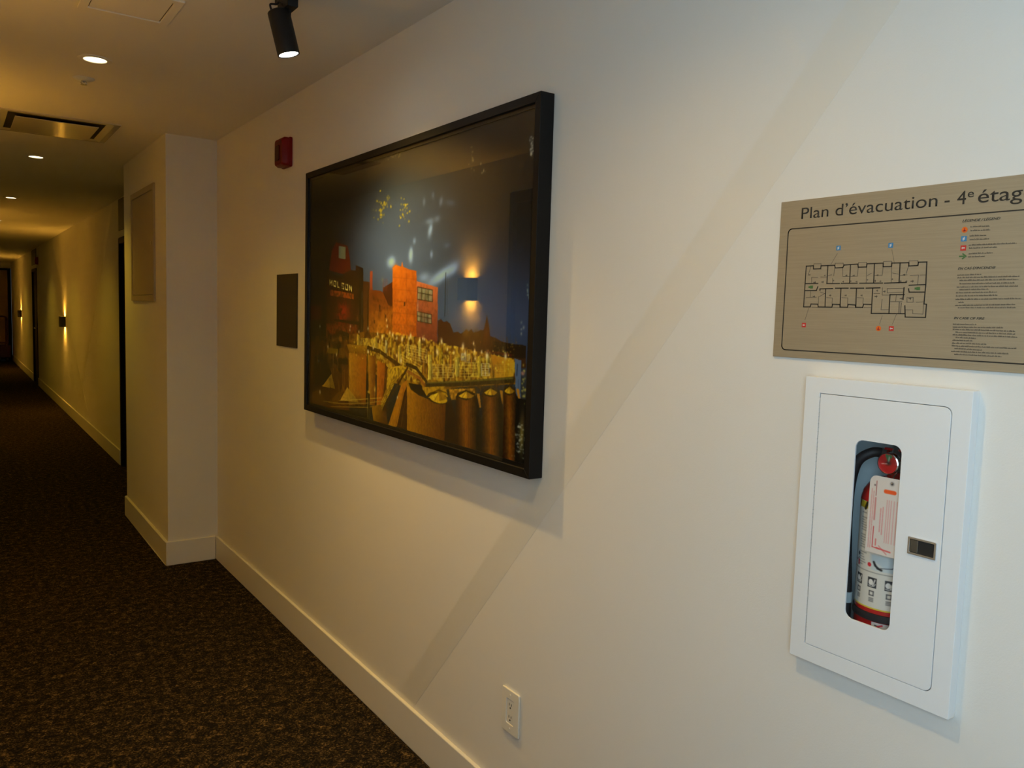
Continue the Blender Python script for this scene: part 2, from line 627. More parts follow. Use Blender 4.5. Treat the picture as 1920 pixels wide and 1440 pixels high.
ART_GAIN = (1.02, 1.3, 1.75)
ART = [
('B',(93,111,156),(794.4,566.5),300,170,0,0.95),
('B',(79,96,141),(607.0,614.2),260,160,0,0.6),
('B',(63,82,120),(1254.5,446.3),360,170,0,0.85),
('B',(54,74,111),(1421.7,388.7),300,150,0,0.8),
('B',(70,90,126),(1166.7,399.1),200,70,0,0.7),
('B',(66,78,108),(847.2,688.6),260,130,0,0.6),
('B',(52,59,81),(989.6,718.9),200,70,10,0.5),
('B',(5,6,6),(105.4,744.3),150,330,0,0.9),
('B',(7,8,9),(44.0,898.3),300,160,0,0.8),
('B',(9,9,9),(1528.7,691.6),150,200,0,0.6),
('B',(158,187,255),(746.8,568.2),28,17,0,0.95),
('B',(158,187,255),(754.7,571.5),18,12,0,0.9),
('B',(158,187,255),(888.6,581.8),14,20,5,0.85),
('B',(158,187,255),(891.7,597.0),9,14,0,0.7),
('B',(158,187,255),(1012.9,653.4),13,20,-18,0.6),
('B',(158,187,255),(1019.2,662.7),8,12,-18,0.6),
('B',(158,187,255),(912.3,629.8),10,10,0,0.45),
('B',(158,187,255),(1026.0,582.5),9,12,0,0.5),
('B',(158,187,255),(1072.4,511.1),85,18,18,0.75),
('B',(158,187,255),(1113.9,522.9),60,14,22,0.6),
('B',(158,187,255),(1160.6,532.7),30,14,20,0.6),
('B',(158,187,255),(981.0,513.1),40,16,5,0.55),
('B',(158,187,255),(1011.5,684.4),26,10,0,0.35),
('B',(158,187,255),(1058.0,688.8),16,10,0,0.3),
('B',(158,187,255),(1078.7,738.1),10,14,-25,0.3),
('B',(158,187,255),(1136.1,729.4),30,9,-10,0.2),
('B',(158,187,255),(971.1,748.5),8,12,0,0.25),
('B',(158,187,255),(1028.4,762.3),9,10,0,0.2),
('B',(158,187,255),(1119.8,605.1),18,8,0,0.2),
('B',(190,160,20),(679.5,764.1),3.8862038491373836,2.3099445416048203,0,0.38658330262377444),
('B',(190,160,20),(624.9,752.5),5.30158323023533,3.530325205010877,0,0.4720604966296747),
('B',(190,160,20),(654.8,779.3),3.104325852498791,2.2123665848630605,0,0.4679202379184041),
('B',(190,160,20),(725.9,784.9),5.323283213458132,3.6008956770859326,0,0.456389589910582),
('B',(190,160,20),(663.8,748.8),5.061631481075513,3.7092967159826946,0,0.8340279132486597),
('B',(190,160,20),(712.2,756.3),4.850955097807656,3.0119075514208307,0,0.44778459583243146),
('B',(190,160,20),(665.5,773.2),5.771059273649678,3.7309683403701666,0,0.6512013782728796),
('B',(190,160,20),(659.5,733.8),4.503283805900621,3.76463447975758,0,0.8164242485229991),
('B',(190,160,20),(647.5,777.4),4.596193652664963,2.862086034586614,0,0.43872633336688466),
('B',(190,160,20),(661.0,740.8),2.65133464175287,2.0926439980070253,0,0.6944929100469469),
('B',(190,160,20),(671.9,749.9),4.149340301402475,2.685686530844312,0,0.8985033807946619),
('B',(190,160,20),(688.7,753.2),3.2093471566033873,3.265329963582038,0,0.5019676592278257),
('B',(190,160,20),(648.8,750.2),3.622341161374097,3.117057967166784,0,0.8473733058418618),
('B',(190,160,20),(686.4,768.4),3.3010430408356766,3.530324482652552,0,0.6884876413207834),
('B',(190,160,20),(680.6,755.5),3.121388927237949,2.9180375043403517,0,0.37354615328011076),
('B',(190,160,20),(656.2,815.5),5.841581594198208,3.4697559129478517,0,0.8779271753871232),
('B',(190,160,20),(701.8,769.3),5.88102364938843,3.5504788704502968,0,0.5757352245878815),
('B',(190,160,20),(715.2,779.3),5.362747302443884,2.5868205073137527,0,0.4552783626448066),
('B',(190,160,20),(663.2,771.1),3.8357212215351595,3.92362724481381,0,0.5322189760595526),
('B',(190,160,20),(686.7,772.2),3.093484653369843,3.56749134964271,0,0.5494983468089394),
('B',(190,160,20),(674.9,765.0),5.936120273361567,2.8479050385434896,0,0.4643542629665883),
('B',(190,160,20),(687.2,770.1),3.090345949563175,3.353654235163611,0,0.4323022941767023),
('B',(190,160,20),(710.6,764.5),3.371705279685671,3.995273054176181,0,0.41725029169893074),
('B',(190,160,20),(627.5,784.6),3.9326243086207104,3.975314769152722,0,0.6127690796626732),
('B',(190,160,20),(680.2,752.9),2.629042146851981,2.8424419230744555,0,0.4867222857183934),
('B',(190,160,20),(718.8,793.1),4.2450290184988475,2.063300714445203,0,0.4899165137809742),
('B',(190,160,20),(679.4,759.8),3.3101332892475384,3.7394190320623997,0,0.4279359722789953),
('B',(190,160,20),(740.8,753.3),4.478704701431066,3.9811414267079384,0,0.5716291362756145),
('B',(190,160,20),(711.5,786.8),5.268002029588324,3.4894525712803492,0,0.621858412497565),
('B',(190,160,20),(694.9,764.3),5.558321796380482,3.799523710372134,0,0.8585175543353003),
('B',(190,160,20),(656.6,750.5),5.298266307655284,3.284987841770606,0,0.7981543941869887),
('B',(190,160,20),(635.3,782.6),4.9008594811250665,2.5365980914016157,0,0.8575399794854225),
('B',(190,160,20),(688.9,774.5),5.8988089709005,3.923547634897545,0,0.7175935354470586),
('B',(190,160,20),(737.4,756.2),2.9467147565176406,3.937069926700615,0,0.7169544545633504),
('B',(190,160,20),(668.4,734.2),4.72316426505161,3.1384118716744074,0,0.7605720063451631),
('B',(190,160,20),(669.8,743.7),2.5114555935500813,3.8447239869347585,0,0.3572106524221968),
('B',(190,160,20),(662.8,745.0),5.334553198473102,3.565939461903045,0,0.8328328287026618),
('B',(190,160,20),(603.4,755.6),3.205843069155925,3.342963585380881,0,0.5318537138412598),
('B',(190,160,20),(687.0,756.1),4.150285416866257,3.0528172916120635,0,0.36451640235963484),
('B',(190,160,20),(687.2,731.5),4.210909291824862,3.7294396498345055,0,0.6844688316863928),
('B',(190,160,20),(670.0,725.0),5.186528206443421,3.045972584263022,0,0.35580319772151214),
('B',(190,160,20),(677.7,766.2),2.7979935359920414,3.086757353749421,0,0.5596369140814541),
('B',(190,160,20),(658.6,754.3),3.317952078994295,2.973304001323501,0,0.8814532344790688),
('B',(190,160,20),(664.5,733.5),4.67336606081007,3.770685782520211,0,0.6318610567582554),
('B',(190,160,20),(608.0,728.7),5.218051832577867,2.133835742303617,0,0.8347287164434323),
('B',(190,160,20),(661.7,724.3),5.427546912248223,2.844928892227597,0,0.789091878809483),
('B',(190,160,20),(680.7,705.3),3.117228295456904,2.298613925673884,0,0.6218403758324814),
('B',(190,160,20),(637.9,721.5),5.664253179111158,3.4210234160528756,0,0.3530591682080728),
('B',(190,160,20),(642.7,719.3),4.20277342015334,3.431173318639344,0,0.6163371998032199),
('B',(190,160,20),(671.1,731.8),5.466495353930283,2.7135811333240416,0,0.7716684617044579),
('B',(190,160,20),(856.4,738.8),4.868566734233632,3.219069762641744,0,0.522299913311352),
('B',(190,160,20),(847.7,750.6),5.689928457060358,2.611300810228837,0,0.8271393483777612),
('B',(190,160,20),(834.8,770.0),4.0472292331704605,2.2813351340844665,0,0.7740731785327082),
('B',(190,160,20),(812.9,712.5),2.9663916156955055,2.165120223248315,0,0.42916604892509513),
('B',(190,160,20),(833.9,751.8),5.65669654897104,2.743976312838303,0,0.6667903638380931),
('B',(190,160,20),(815.4,712.2),2.8271352482565826,2.8050948924672943,0,0.8649034432869924),
('B',(190,160,20),(843.2,705.3),3.64335381322488,2.6011602861178558,0,0.3627442533677305),
('B',(190,160,20),(875.9,726.7),5.404208818901171,3.6022089326235562,0,0.7939875732890713),
('B',(190,160,20),(840.6,741.3),4.54459082301431,2.990482176259273,0,0.6656254652580949),
('B',(190,160,20),(859.0,750.9),5.889656889828463,2.233648705065564,0,0.7083558389061828),
('B',(190,160,20),(814.4,775.2),4.66253439153261,3.662525753084777,0,0.516575785495535),
('B',(190,160,20),(847.0,747.3),4.596619437120987,3.7937493099247774,0,0.7369742171586731),
('B',(190,160,20),(825.7,722.3),3.64316108733634,3.2535934527182695,0,0.898047042627157),
('B',(190,160,20),(845.0,751.2),3.9023101321853337,3.6349825905729283,0,0.5060741997589158),
('B',(190,160,20),(827.5,736.3),3.143623081153871,3.08039560107194,0,0.7313091513412),
('B',(190,160,20),(815.8,754.6),5.828731409164234,3.2464585308421148,0,0.4358288975895835),
('B',(190,160,20),(872.1,695.2),5.957365998678016,3.839928259661854,0,0.6820919900233403),
('B',(190,160,20),(812.1,711.0),3.402658616692489,2.44432307243256,0,0.860534367056674),
('B',(190,160,20),(845.9,731.2),3.020544653639197,2.476698921160085,0,0.5145674699764957),
('B',(190,160,20),(828.5,718.9),5.266548257591552,3.3613927307824985,0,0.6509243897510285),
('B',(190,160,20),(832.9,718.6),4.335284809461608,2.315038736929121,0,0.4032194254027205),
('B',(190,160,20),(835.4,712.7),2.926199420893188,2.1225133669185237,0,0.895900064735382),
('B',(190,160,20),(805.1,685.9),4.956941303634158,3.462652804690556,0,0.7103486491607718),
('B',(190,160,20),(859.9,722.5),5.018017074350841,3.119915878240889,0,0.7315690532433164),
('B',(190,160,20),(810.1,736.9),4.258922162962879,2.308402765021561,0,0.8143845734295633),
('B',(190,160,20),(807.1,717.1),3.088121437072391,3.74956594243136,0,0.4908387782660142),
('B',(150,130,80),(699.0,921.1),5.515586621330458,2.656844141636247,0,0.5627430482510962),
('B',(150,130,80),(734.0,920.6),5.568281817188446,2.037999112963641,0,0.878051931293348),
('B',(150,130,80),(753.7,915.9),5.470060979073474,3.6467951836493078,0,0.47761002054215773),
('B',(150,130,80),(702.4,927.7),5.014900176695254,2.370190380297151,0,0.8040196154174931),
('B',(150,130,80),(796.9,912.5),5.724303412381509,3.8742468311988905,0,0.5587020708987608),
('B',(150,130,80),(780.0,922.7),4.555294511153104,2.2143249284462563,0,0.6905858151368344),
('B',(150,130,80),(767.4,918.8),4.763969770904171,3.79432468732314,0,0.6800555047090705),
('B',(150,130,80),(790.4,911.5),3.394841689813224,3.715927702222439,0,0.7140726292510974),
('B',(150,130,80),(714.8,913.4),4.687690279767938,2.67829337428985,0,0.8087942946390827),
('B',(150,130,80),(799.4,918.8),5.591425715852195,3.3166757669385696,0,0.73430148341531),
('B',(150,130,80),(706.2,929.1),5.956053915196369,2.7061187912271203,0,0.3948308203177494),
('B',(150,130,80),(731.7,927.5),4.409753318094123,3.19574550853679,0,0.4874312223600795),
('B',(150,130,80),(745.8,917.6),5.235555757626983,3.8169241270098846,0,0.7331907255180503),
('B',(150,130,80),(814.3,900.3),5.393397535287633,3.0186015343500534,0,0.35049579545349524),
('B',(150,130,90),(1253.6,860.7),4.055637902663313,2.0547972148048443,0,0.753165446112989),
('B',(150,130,90),(1256.7,835.3),2.8621580305163246,3.079503906873135,0,0.8395893112282002),
('B',(150,130,90),(1248.4,873.5),3.2453157726285298,3.1653803802771137,0,0.6826433663922922),
('B',(150,130,90),(1256.1,835.9),4.937217460273215,4.2621229926637145,0,0.8245046390586398),
('B',(150,130,90),(1248.7,814.7),4.472087979457962,4.113692411110792,0,0.5905711354837919),
('B',(150,130,90),(1250.8,837.5),4.7175168886262036,4.79549904104494,0,0.5017697966265942),
('B',(150,130,90),(1249.5,858.9),4.068800693893605,4.525723228072266,0,0.5266642638493741),
('B',(150,130,90),(1246.4,850.5),3.7777998314540078,2.0902479381048336,0,0.4949639468259811),
('B',(150,130,90),(1249.0,802.3),2.83100382635226,4.274836480158057,0,0.39770844738466593),
('B',(150,130,90),(1253.5,841.0),2.7303245794218305,2.6348109007119773,0,0.8631846512815375),
('B',(150,130,90),(1242.6,874.3),3.7481044561476837,2.3420653487480094,0,0.5372734822658829),
('B',(150,130,90),(1233.9,827.8),2.9161727632118812,2.7324824151190463,0,0.813785967248894),
('B',(150,130,90),(1263.1,807.7),3.2415102025354,3.7017535622848166,0,0.713350608072579),
('B',(150,130,90),(1251.8,844.2),4.61697434994503,2.5378123648259567,0,0.7450552583546544),
('B',(220,200,150),(1322.0,796.6),2.9527007541917465,2.618474556422112,0,0.3691703183689365),
('B',(220,200,150),(1305.0,795.1),4.957308355160824,3.8204137573491663,0,0.5503556720350623),
('B',(220,200,150),(1313.1,800.1),3.037432693867262,4.868266702893001,0,0.8732899143420667),
('B',(220,200,150),(1297.8,820.4),2.6437177075670077,4.710685251546632,0,0.7373759702341215),
('B',(215,205,170),(1533.4,847.9),2.760595061757811,2.598736125180712,0,0.42578982163787316),
('B',(215,205,170),(1533.5,825.8),3.8515464463031135,3.0865838474780194,0,0.7590407127379946),
('B',(215,205,170),(1539.9,844.0),2.5947049107631908,2.4587452342697578,0,0.4705871944365807),
('B',(215,205,170),(1538.9,811.4),2.986346929130036,3.8740055414470844,0,0.5392406952457964),
('B',(215,205,170),(1534.9,813.4),4.860899825105577,2.5719050540622783,0,0.5415286913646218),
('B',(215,205,170),(1540.1,827.8),2.567387765604585,2.573410517652462,0,0.8039772039614282),
('B',(215,205,170),(1535.3,855.6),3.7433275010654574,2.124065934509003,0,0.5184280774757613),
('B',(215,205,170),(1536.4,839.1),2.848969250828908,3.1270958248676637,0,0.6050610657248747),
('B',(215,205,170),(1535.9,817.2),2.840742402662367,2.089294621571529,0,0.7810370058381582),
('B',(215,205,170),(1536.7,839.7),2.7872550921608967,2.8865955307543625,0,0.6570609862349008),
('B',(215,205,170),(1540.4,835.2),4.934370567564259,3.5809658332404632,0,0.44960583306311397),
('B',(215,205,170),(1533.6,838.5),3.99805318600649,4.173931628338707,0,0.3625799913744813),
('B',(215,205,170),(1532.4,819.7),2.845621232346468,2.128047856702831,0,0.4506286027493698),
('B',(215,205,170),(1537.6,814.7),3.2859363321392316,3.903203212587756,0,0.44355455004777555),
('B',(215,205,170),(1535.6,812.6),3.8608612615496014,4.876129163186553,0,0.8649088091379808),
('B',(215,205,170),(1538.2,816.3),3.8440581975901957,3.6322431896357337,0,0.5512012512521816),
('B',(215,205,170),(1538.9,833.0),3.67794599064956,2.3582692535356635,0,0.8356993328422883),
('B',(215,205,170),(1528.1,848.8),2.858154076172331,4.133319373575255,0,0.6782866240361973),
('B',(215,205,170),(1544.2,819.2),4.685469585261332,2.241591387447468,0,0.867936752184333),
('B',(215,205,170),(1537.9,843.1),3.8595457035306975,2.7894454067555894,0,0.38150259787112745),
('B',(215,205,170),(1531.0,824.5),3.022768844712753,3.4174495360321067,0,0.5053741942439387),
('B',(215,205,170),(1533.0,856.2),4.720125405871248,2.863533614250481,0,0.5793341720457872),
('B',(215,205,170),(1542.0,826.3),4.63388254712009,4.5343735969136985,0,0.38962584816003926),
('B',(215,205,170),(1536.5,825.4),3.5611485650559045,4.738566876183144,0,0.5059390240115003),
('B',(215,205,170),(1541.3,851.2),4.545966837032768,2.605838545752033,0,0.8550215472316104),
('B',(215,205,170),(1547.7,845.8),2.526478038881893,2.0108154033691035,0,0.5102904382041666),
('B',(180,190,160),(1538.1,468.7),2.7312055141345186,3.921510160085373,0,0.7172572682998207),
('B',(180,190,160),(1538.0,481.1),3.87322422232249,4.06936583061918,0,0.3854513501863754),
('B',(180,190,160),(1539.7,463.3),2.760049737337527,4.286006231243574,0,0.5283782987483805),
('B',(180,190,160),(1540.3,455.5),3.968117788161141,2.3545717056106605,0,0.702635410746659),
('B',(180,190,160),(1546.9,449.2),2.8926319078199585,4.30299223078019,0,0.6498879116331375),
('B',(200,190,160),(1516.8,354.8),3.3982340053397957,4.276617150439556,0,0.6386115640355281),
('B',(200,190,160),(1516.4,366.5),4.062117421113777,2.511777348383416,0,0.6153516802866401),
('B',(200,190,160),(1515.5,384.2),3.95149820592187,3.7104921184546282,0,0.4566345620439689),
('B',(200,190,160),(1526.6,371.5),4.314043421266245,4.8651210449000075,0,0.5984222689193154),
('B',(120,90,40),(134.2,914.7),3.2906761198812196,2.9004665356177193,0,0.5238546143337297),
('B',(120,90,40),(154.2,910.0),3.2301514459601854,3.1054106845047147,0,0.7149814787596829),
('B',(120,90,40),(124.0,909.1),4.493760054880078,2.985557153166752,0,0.8089341167867519),
('B',(120,90,40),(151.5,914.7),4.987111563051677,2.098801997030558,0,0.35309154671102594),
('B',(120,90,40),(147.2,918.1),4.137864237346033,3.6674670765961537,0,0.472569095004827),
('L',(60,58,50),2.5,0.4,[(1247.4,897.3),(1250.2,778.1)]),
('P',(65,33,9),[(1074.9,378.1),(1091.0,384.9),(1110.9,375.7),(1129.9,379.3),(1149.2,371.8),(1169.1,345.4),(1193.5,349.4),(1212.0,343.8),(1229.6,350.6),(1241.1,358.7),(1253.1,351.4),(1270.2,359.6),(1282.2,349.3),(1301.9,353.0),(1321.2,359.6),(1332.4,357.0),(1340.1,369.2),(1349.4,402.0),(1361.9,369.8),(1368.6,343.4),(1398.1,338.7),(1424.6,331.1),(1463.0,327.0),(1500.2,325.9),(1538.8,324.9),(1541.8,266.8),(1081.2,234.5)]),
('B',(103,51,13),(1349.5,345.7),14,28,0,0.8),
('B',(108,73,18),(1244.6,346.5),16,12,0,0.7),
('B',(88,49,12),(1296.5,348.3),14,12,0,0.6),
('P',(33,20,6),[(1385.3,329.4),(1538.8,324.9),(1540.5,291.7),(1387.4,288.4)]),
('L',(30,34,36),5,0.7,[(1117.1,522.8),(1116.4,395.1)]),
('L',(30,34,36),3,0.4,[(1127.2,509.9),(1129.1,398.5)]),
('L',(117,69,18),2.0,0.23462908730948895,[(1200.4,322.1),(1200.9,312.2)]),
('L',(117,69,18),2.0,0.1811657102427971,[(1284.4,329.9),(1285.0,317.6)]),
('L',(117,69,18),2.0,0.1516478425812495,[(1422.4,346.7),(1423.3,327.3)]),
('L',(117,69,18),2.0,0.3452013010377154,[(1497.0,343.7),(1498.2,321.1)]),
('L',(117,69,18),2.0,0.3887594025315452,[(1490.2,345.0),(1491.2,326.2)]),
('L',(117,69,18),2.0,0.35048408526969516,[(1087.2,329.0),(1088.5,301.0)]),
('L',(117,69,18),2.0,0.4058058566000389,[(1304.7,327.1),(1305.2,316.4)]),
('L',(117,69,18),2.0,0.22375297556019405,[(1263.2,340.9),(1264.5,315.2)]),
('L',(117,69,18),2.0,0.30979964176740055,[(1099.9,331.0),(1100.7,311.9)]),
('L',(117,69,18),2.0,0.26120168932130605,[(1402.8,334.4),(1403.8,314.4)]),
('L',(117,69,18),2.0,0.4697887536503237,[(1376.6,331.0),(1377.1,320.3)]),
('L',(117,69,18),2.0,0.4929982165116574,[(1135.8,320.2),(1136.7,301.4)]),
('L',(117,69,18),2.0,0.40110875538613766,[(1437.9,336.6),(1438.6,322.5)]),
('L',(117,69,18),2.0,0.47351748682347394,[(1455.5,339.7),(1456.5,320.7)]),
('L',(117,69,18),2.0,0.4572347620265279,[(1217.1,334.6),(1217.8,318.5)]),
('L',(117,69,18),2.0,0.2145910398764922,[(1360.7,334.1),(1361.3,321.9)]),
('L',(117,69,18),2.0,0.29768260198737895,[(1300.0,328.0),(1300.5,317.4)]),
('L',(117,69,18),2.0,0.45296427294419916,[(1274.6,327.5),(1275.0,319.7)]),
('L',(117,69,18),2.0,0.3143515036165725,[(1092.8,322.7),(1093.8,301.2)]),
('L',(117,69,18),2.0,0.2759640373549218,[(1404.0,342.8),(1404.8,325.3)]),
('L',(117,69,18),2.0,0.38125403591427554,[(1208.8,327.1),(1209.6,309.9)]),
('L',(117,69,18),2.0,0.48949692116337795,[(1490.9,337.8),(1491.9,320.0)]),
('L',(117,69,18),2.0,0.32791389142559413,[(1474.0,337.6),(1474.6,325.5)]),
('L',(117,69,18),2.0,0.40982664994183926,[(1409.7,334.2),(1410.7,314.5)]),
('L',(117,69,18),2.0,0.21542865528905575,[(1375.8,342.2),(1377.0,316.9)]),
('L',(117,69,18),2.0,0.4843838832543609,[(1367.1,343.2),(1368.0,325.4)]),
('L',(117,69,18),2.0,0.43652546652719426,[(1452.1,344.2),(1452.8,328.8)]),
('L',(117,69,18),2.0,0.44346214799025563,[(1415.1,345.4),(1416.6,316.0)]),
('L',(117,69,18),2.0,0.17219506958493566,[(1338.4,340.4),(1339.2,323.6)]),
('L',(117,69,18),2.0,0.228676574048282,[(1284.2,330.1),(1285.1,312.3)]),
('L',(117,69,18),2.0,0.21091942093293345,[(1425.1,347.3),(1426.5,319.4)]),
('L',(117,69,18),2.0,0.22692314262915286,[(1089.4,332.4),(1090.8,300.5)]),
('L',(117,69,18),2.0,0.35088319474494445,[(1093.8,327.0),(1094.6,308.0)]),
('L',(117,69,18),2.0,0.2684243577051757,[(1339.9,332.7),(1341.0,310.8)]),
('L',(117,69,18),2.0,0.1836363779019115,[(1362.4,344.0),(1363.5,321.8)]),
('L',(117,69,18),2.0,0.45704729946610334,[(1449.2,343.5),(1450.5,319.1)]),
('L',(117,69,18),2.0,0.3213160213578008,[(1260.0,338.6),(1261.1,317.2)]),
('L',(117,69,18),2.0,0.37378211022191377,[(1261.1,341.2),(1262.6,308.0)]),
('L',(117,69,18),2.0,0.4384098664381104,[(1453.3,335.0),(1454.2,319.1)]),
('L',(117,69,18),2.0,0.47126231971579813,[(1389.5,339.6),(1390.7,314.7)]),
('L',(117,69,18),2.0,0.3095077331104944,[(1137.3,335.2),(1138.3,312.9)]),
('L',(117,69,18),2.0,0.2782536054492428,[(1450.2,340.3),(1451.4,317.1)]),
('L',(117,69,18),2.0,0.24454367123367915,[(1334.8,340.7),(1336.1,314.7)]),
('L',(117,69,18),2.0,0.45840281207320976,[(1090.5,328.5),(1091.6,304.3)]),
('L',(117,69,18),2.0,0.20513433649890292,[(1218.3,323.6),(1219.1,306.5)]),
('L',(117,69,18),2.0,0.3921716959872178,[(1418.5,331.9),(1419.5,314.0)]),
('L',(117,69,18),2.0,0.364580725375552,[(1262.8,332.5),(1263.8,311.1)]),
('L',(117,69,18),2.0,0.17495490300640418,[(1175.1,322.6),(1175.8,308.7)]),
('L',(117,69,18),2.0,0.1828964645153593,[(1226.3,339.7),(1227.5,312.3)]),
('L',(117,69,18),2.0,0.4190736749486921,[(1320.3,339.6),(1321.7,311.2)]),
('L',(117,69,18),2.0,0.24444883677962004,[(1174.4,323.9),(1175.1,308.0)]),
('L',(117,69,18),2.0,0.3595519105571265,[(1466.9,349.9),(1468.2,324.4)]),
('L',(117,69,18),2.0,0.27024866851358925,[(1162.8,329.5),(1164.1,302.7)]),
('L',(117,69,18),2.0,0.4874229880846602,[(1391.1,343.9),(1392.7,312.5)]),
('L',(117,69,18),2.0,0.1611620022081776,[(1164.1,324.4),(1164.7,311.4)]),
('L',(117,69,18),2.0,0.3353447594712937,[(1184.8,325.9),(1185.5,310.3)]),
('L',(117,69,18),2.0,0.3297924015701243,[(1146.7,335.0),(1147.8,310.2)]),
('L',(117,69,18),2.0,0.46976762932475413,[(1433.8,341.0),(1434.7,323.9)]),
('L',(117,69,18),2.0,0.3196157768023916,[(1384.6,333.7),(1385.5,314.6)]),
('L',(117,69,18),2.0,0.4119861088954684,[(1206.1,338.4),(1207.5,308.3)]),
('P',(10,9,6),[(-67.6,491.3),(178.6,509.6),(188.0,150.5),(-59.9,131.7)]),
('P',(60,8,2),[(13.7,418.1),(130.5,418.9),(132.0,361.2),(15.1,358.8)]),
('G',(326.8,527.3),(50,20,6),(332.7,324.9),(70,22,4),[(177.9,534.7),(342.1,523.0),(346.1,560.9),(459.1,547.7),(458.4,569.1),(524.1,555.4),(537.4,293.0),(184.6,277.8)]),
('P',(24,10,4),[(177.6,547.3),(341.9,531.0),(342.2,520.9),(177.9,534.7)]),
('P',(30,11,4),[(486.9,562.4),(524.1,555.4),(537.4,293.0),(495.7,291.2)]),
('G',(223.1,477.7),(150,60,8),(438.1,454.4),(187,85,9),[(217.6,481.9),(442.6,464.1),(443.2,444.5),(218.2,459.0)]),
('B',(176,20,3),(345.9,396.1),62,38,0,0.95),
('B',(150,24,3),(331.5,365.5),54,20,0,0.8),
('P',(20,8,3),[(258.3,368.1),(488.6,363.0),(489.0,351.3),(258.5,359.8)]),
('G',(331.8,355.4),(128,36,4),(332.8,320.8),(124,44,6),[(182.8,349.7),(479.6,351.1),(481.5,290.6),(184.6,277.8)]),
('B',(180,100,30),(483.6,374.6),10,9,0,0.8),
('G',(204.6,561.1),(110,22,12),(373.3,655.2),(92,24,10),[(204.7,557.0),(229.7,632.5),(271.2,663.0),(383.6,642.8),(404.7,592.6),(415.7,552.9),(341.7,539.0)]),
('B',(120,34,14),(276.6,654.5),6,14,0,0.8),
('B',(110,26,30),(325.4,575.6),34,10,0,0.7),
('B',(80,30,50),(236.7,570.5),10,14,0,0.6),
('P',(136,136,108),[(297.6,647.3),(363.8,639.8),(365.2,594.1),(299.0,600.8)]),
('B',(84,110,112),(308.6,624.6),8,16,0,0.7),
('L',(255,236,130),5.4,1.0,[(214.4,501.1),(213.8,520.2)]),
('L',(255,236,130),5.4,1.0,[(213.8,520.2),(225.3,507.3)]),
('L',(255,236,130),5.4,1.0,[(225.3,507.3),(236.0,517.2)]),
('L',(255,236,130),5.4,1.0,[(236.0,517.2),(236.5,498.2)]),
('L',(255,236,130),5.4,1.0,[(253.4,515.0),(275.2,512.1)]),
('L',(255,236,130),5.4,1.0,[(275.2,512.1),(275.7,493.3)]),
('L',(255,236,130),5.4,1.0,[(275.7,493.3),(253.9,496.1)]),
('L',(255,236,130),5.4,1.0,[(253.9,496.1),(253.4,515.0)]),
('L',(255,236,130),5.4,1.0,[(292.2,509.9),(292.7,491.2)]),
('L',(255,236,130),5.4,1.0,[(292.7,491.2),(314.0,488.5)]),
('L',(255,236,130),5.4,1.0,[(351.1,502.2),(330.2,505.0)]),
('L',(255,236,130),5.4,1.0,[(330.2,505.0),(330.5,495.7)]),
('L',(255,236,130),5.4,1.0,[(330.5,495.7),(351.4,492.9)]),
('L',(255,236,130),5.4,1.0,[(351.4,492.9),(351.6,483.7)]),
('L',(255,236,130),5.4,1.0,[(351.6,483.7),(330.8,486.4)]),
('L',(255,236,130),5.4,1.0,[(367.5,500.1),(388.0,497.3)]),
('L',(255,236,130),5.4,1.0,[(388.0,497.3),(388.5,479.1)]),
('L',(255,236,130),5.4,1.0,[(388.5,479.1),(368.0,481.7)]),
('L',(255,236,130),5.4,1.0,[(368.0,481.7),(367.5,500.1)]),
('L',(255,236,130),5.4,1.0,[(404.6,477.1),(404.0,495.3)]),
('L',(255,236,130),5.4,1.0,[(404.0,495.3),(424.7,474.5)]),
('L',(255,236,130),5.4,1.0,[(424.7,474.5),(424.1,492.6)]),
('G',(525.8,503.9),(70,32,8),(532.2,312.0),(108,62,10),[(525.7,509.6),(580.0,504.9),(587.1,295.1),(532.8,292.8)]),
('L',(170,160,120),2.5,0.7,[(517.7,473.4),(519.0,292.2)]),
('L',(30,16,6),6,1.0,[(567.6,474.9),(569.2,294.3)]),
('G',(591.9,544.0),(170,76,44),(594.1,480.3),(150,64,34),[(580.9,542.4),(602.9,543.7),(605.3,474.5),(581.0,474.7)]),
('G',(672.1,472.1),(118,52,8),(677.8,313.8),(178,103,13),[(576.4,478.6),(663.5,474.1),(689.0,468.4),(766.5,471.4),(772.8,303.1),(582.7,294.9)]),
('P',(70,30,8),[(688.5,483.0),(765.2,503.5),(768.4,419.6),(731.9,424.7),(689.0,468.4)]),
('L',(140,60,36),3,1.0,[(689.4,514.0),(691.0,472.0)]),
('L',(140,60,36),3,1.0,[(704.0,513.7),(705.5,471.9)]),
('L',(140,60,36),3,1.0,[(718.4,513.4),(719.9,471.8)]),
('B',(120,126,120),(683.2,512.3),8,8,0,0.6),
('P',(67,33,4),[(658.9,426.1),(671.6,426.2),(672.5,400.4),(659.7,402.1)]),
('B',(92,44,6),(630.2,446.4),40,9,-8,0.5),
('B',(221,138,22),(668.2,344.9),42,26,0,0.5),
('G',(767.4,446.4),(212,107,10),(934.2,446.4),(174,80,9),[(759.5,550.0),(782.9,558.9),(822.1,551.5),(829.1,568.7),(837.4,551.0),(879.2,541.1),(930.6,534.5),(942.8,324.0),(768.3,317.3)]),
('B',(232,124,24),(779.4,549.3),18,10,0,0.8),
('B',(158,67,6),(779.3,446.4),16,70,0,0.4),
('B',(235,118,16),(859.5,376.7),60,40,0,0.4),
('L',(120,52,10),2.5,0.6,[(860.4,543.3),(872.7,328.3)]),
('P',(79,38,6),[(845.8,435.9),(857.2,436.0),(857.7,422.0),(846.3,422.0)]),
('G',(999.4,487.8),(196,104,58),(1007.2,304.8),(117,53,31),[(931.9,502.3),(1070.5,480.4),(1074.9,303.0),(939.8,310.2)]),
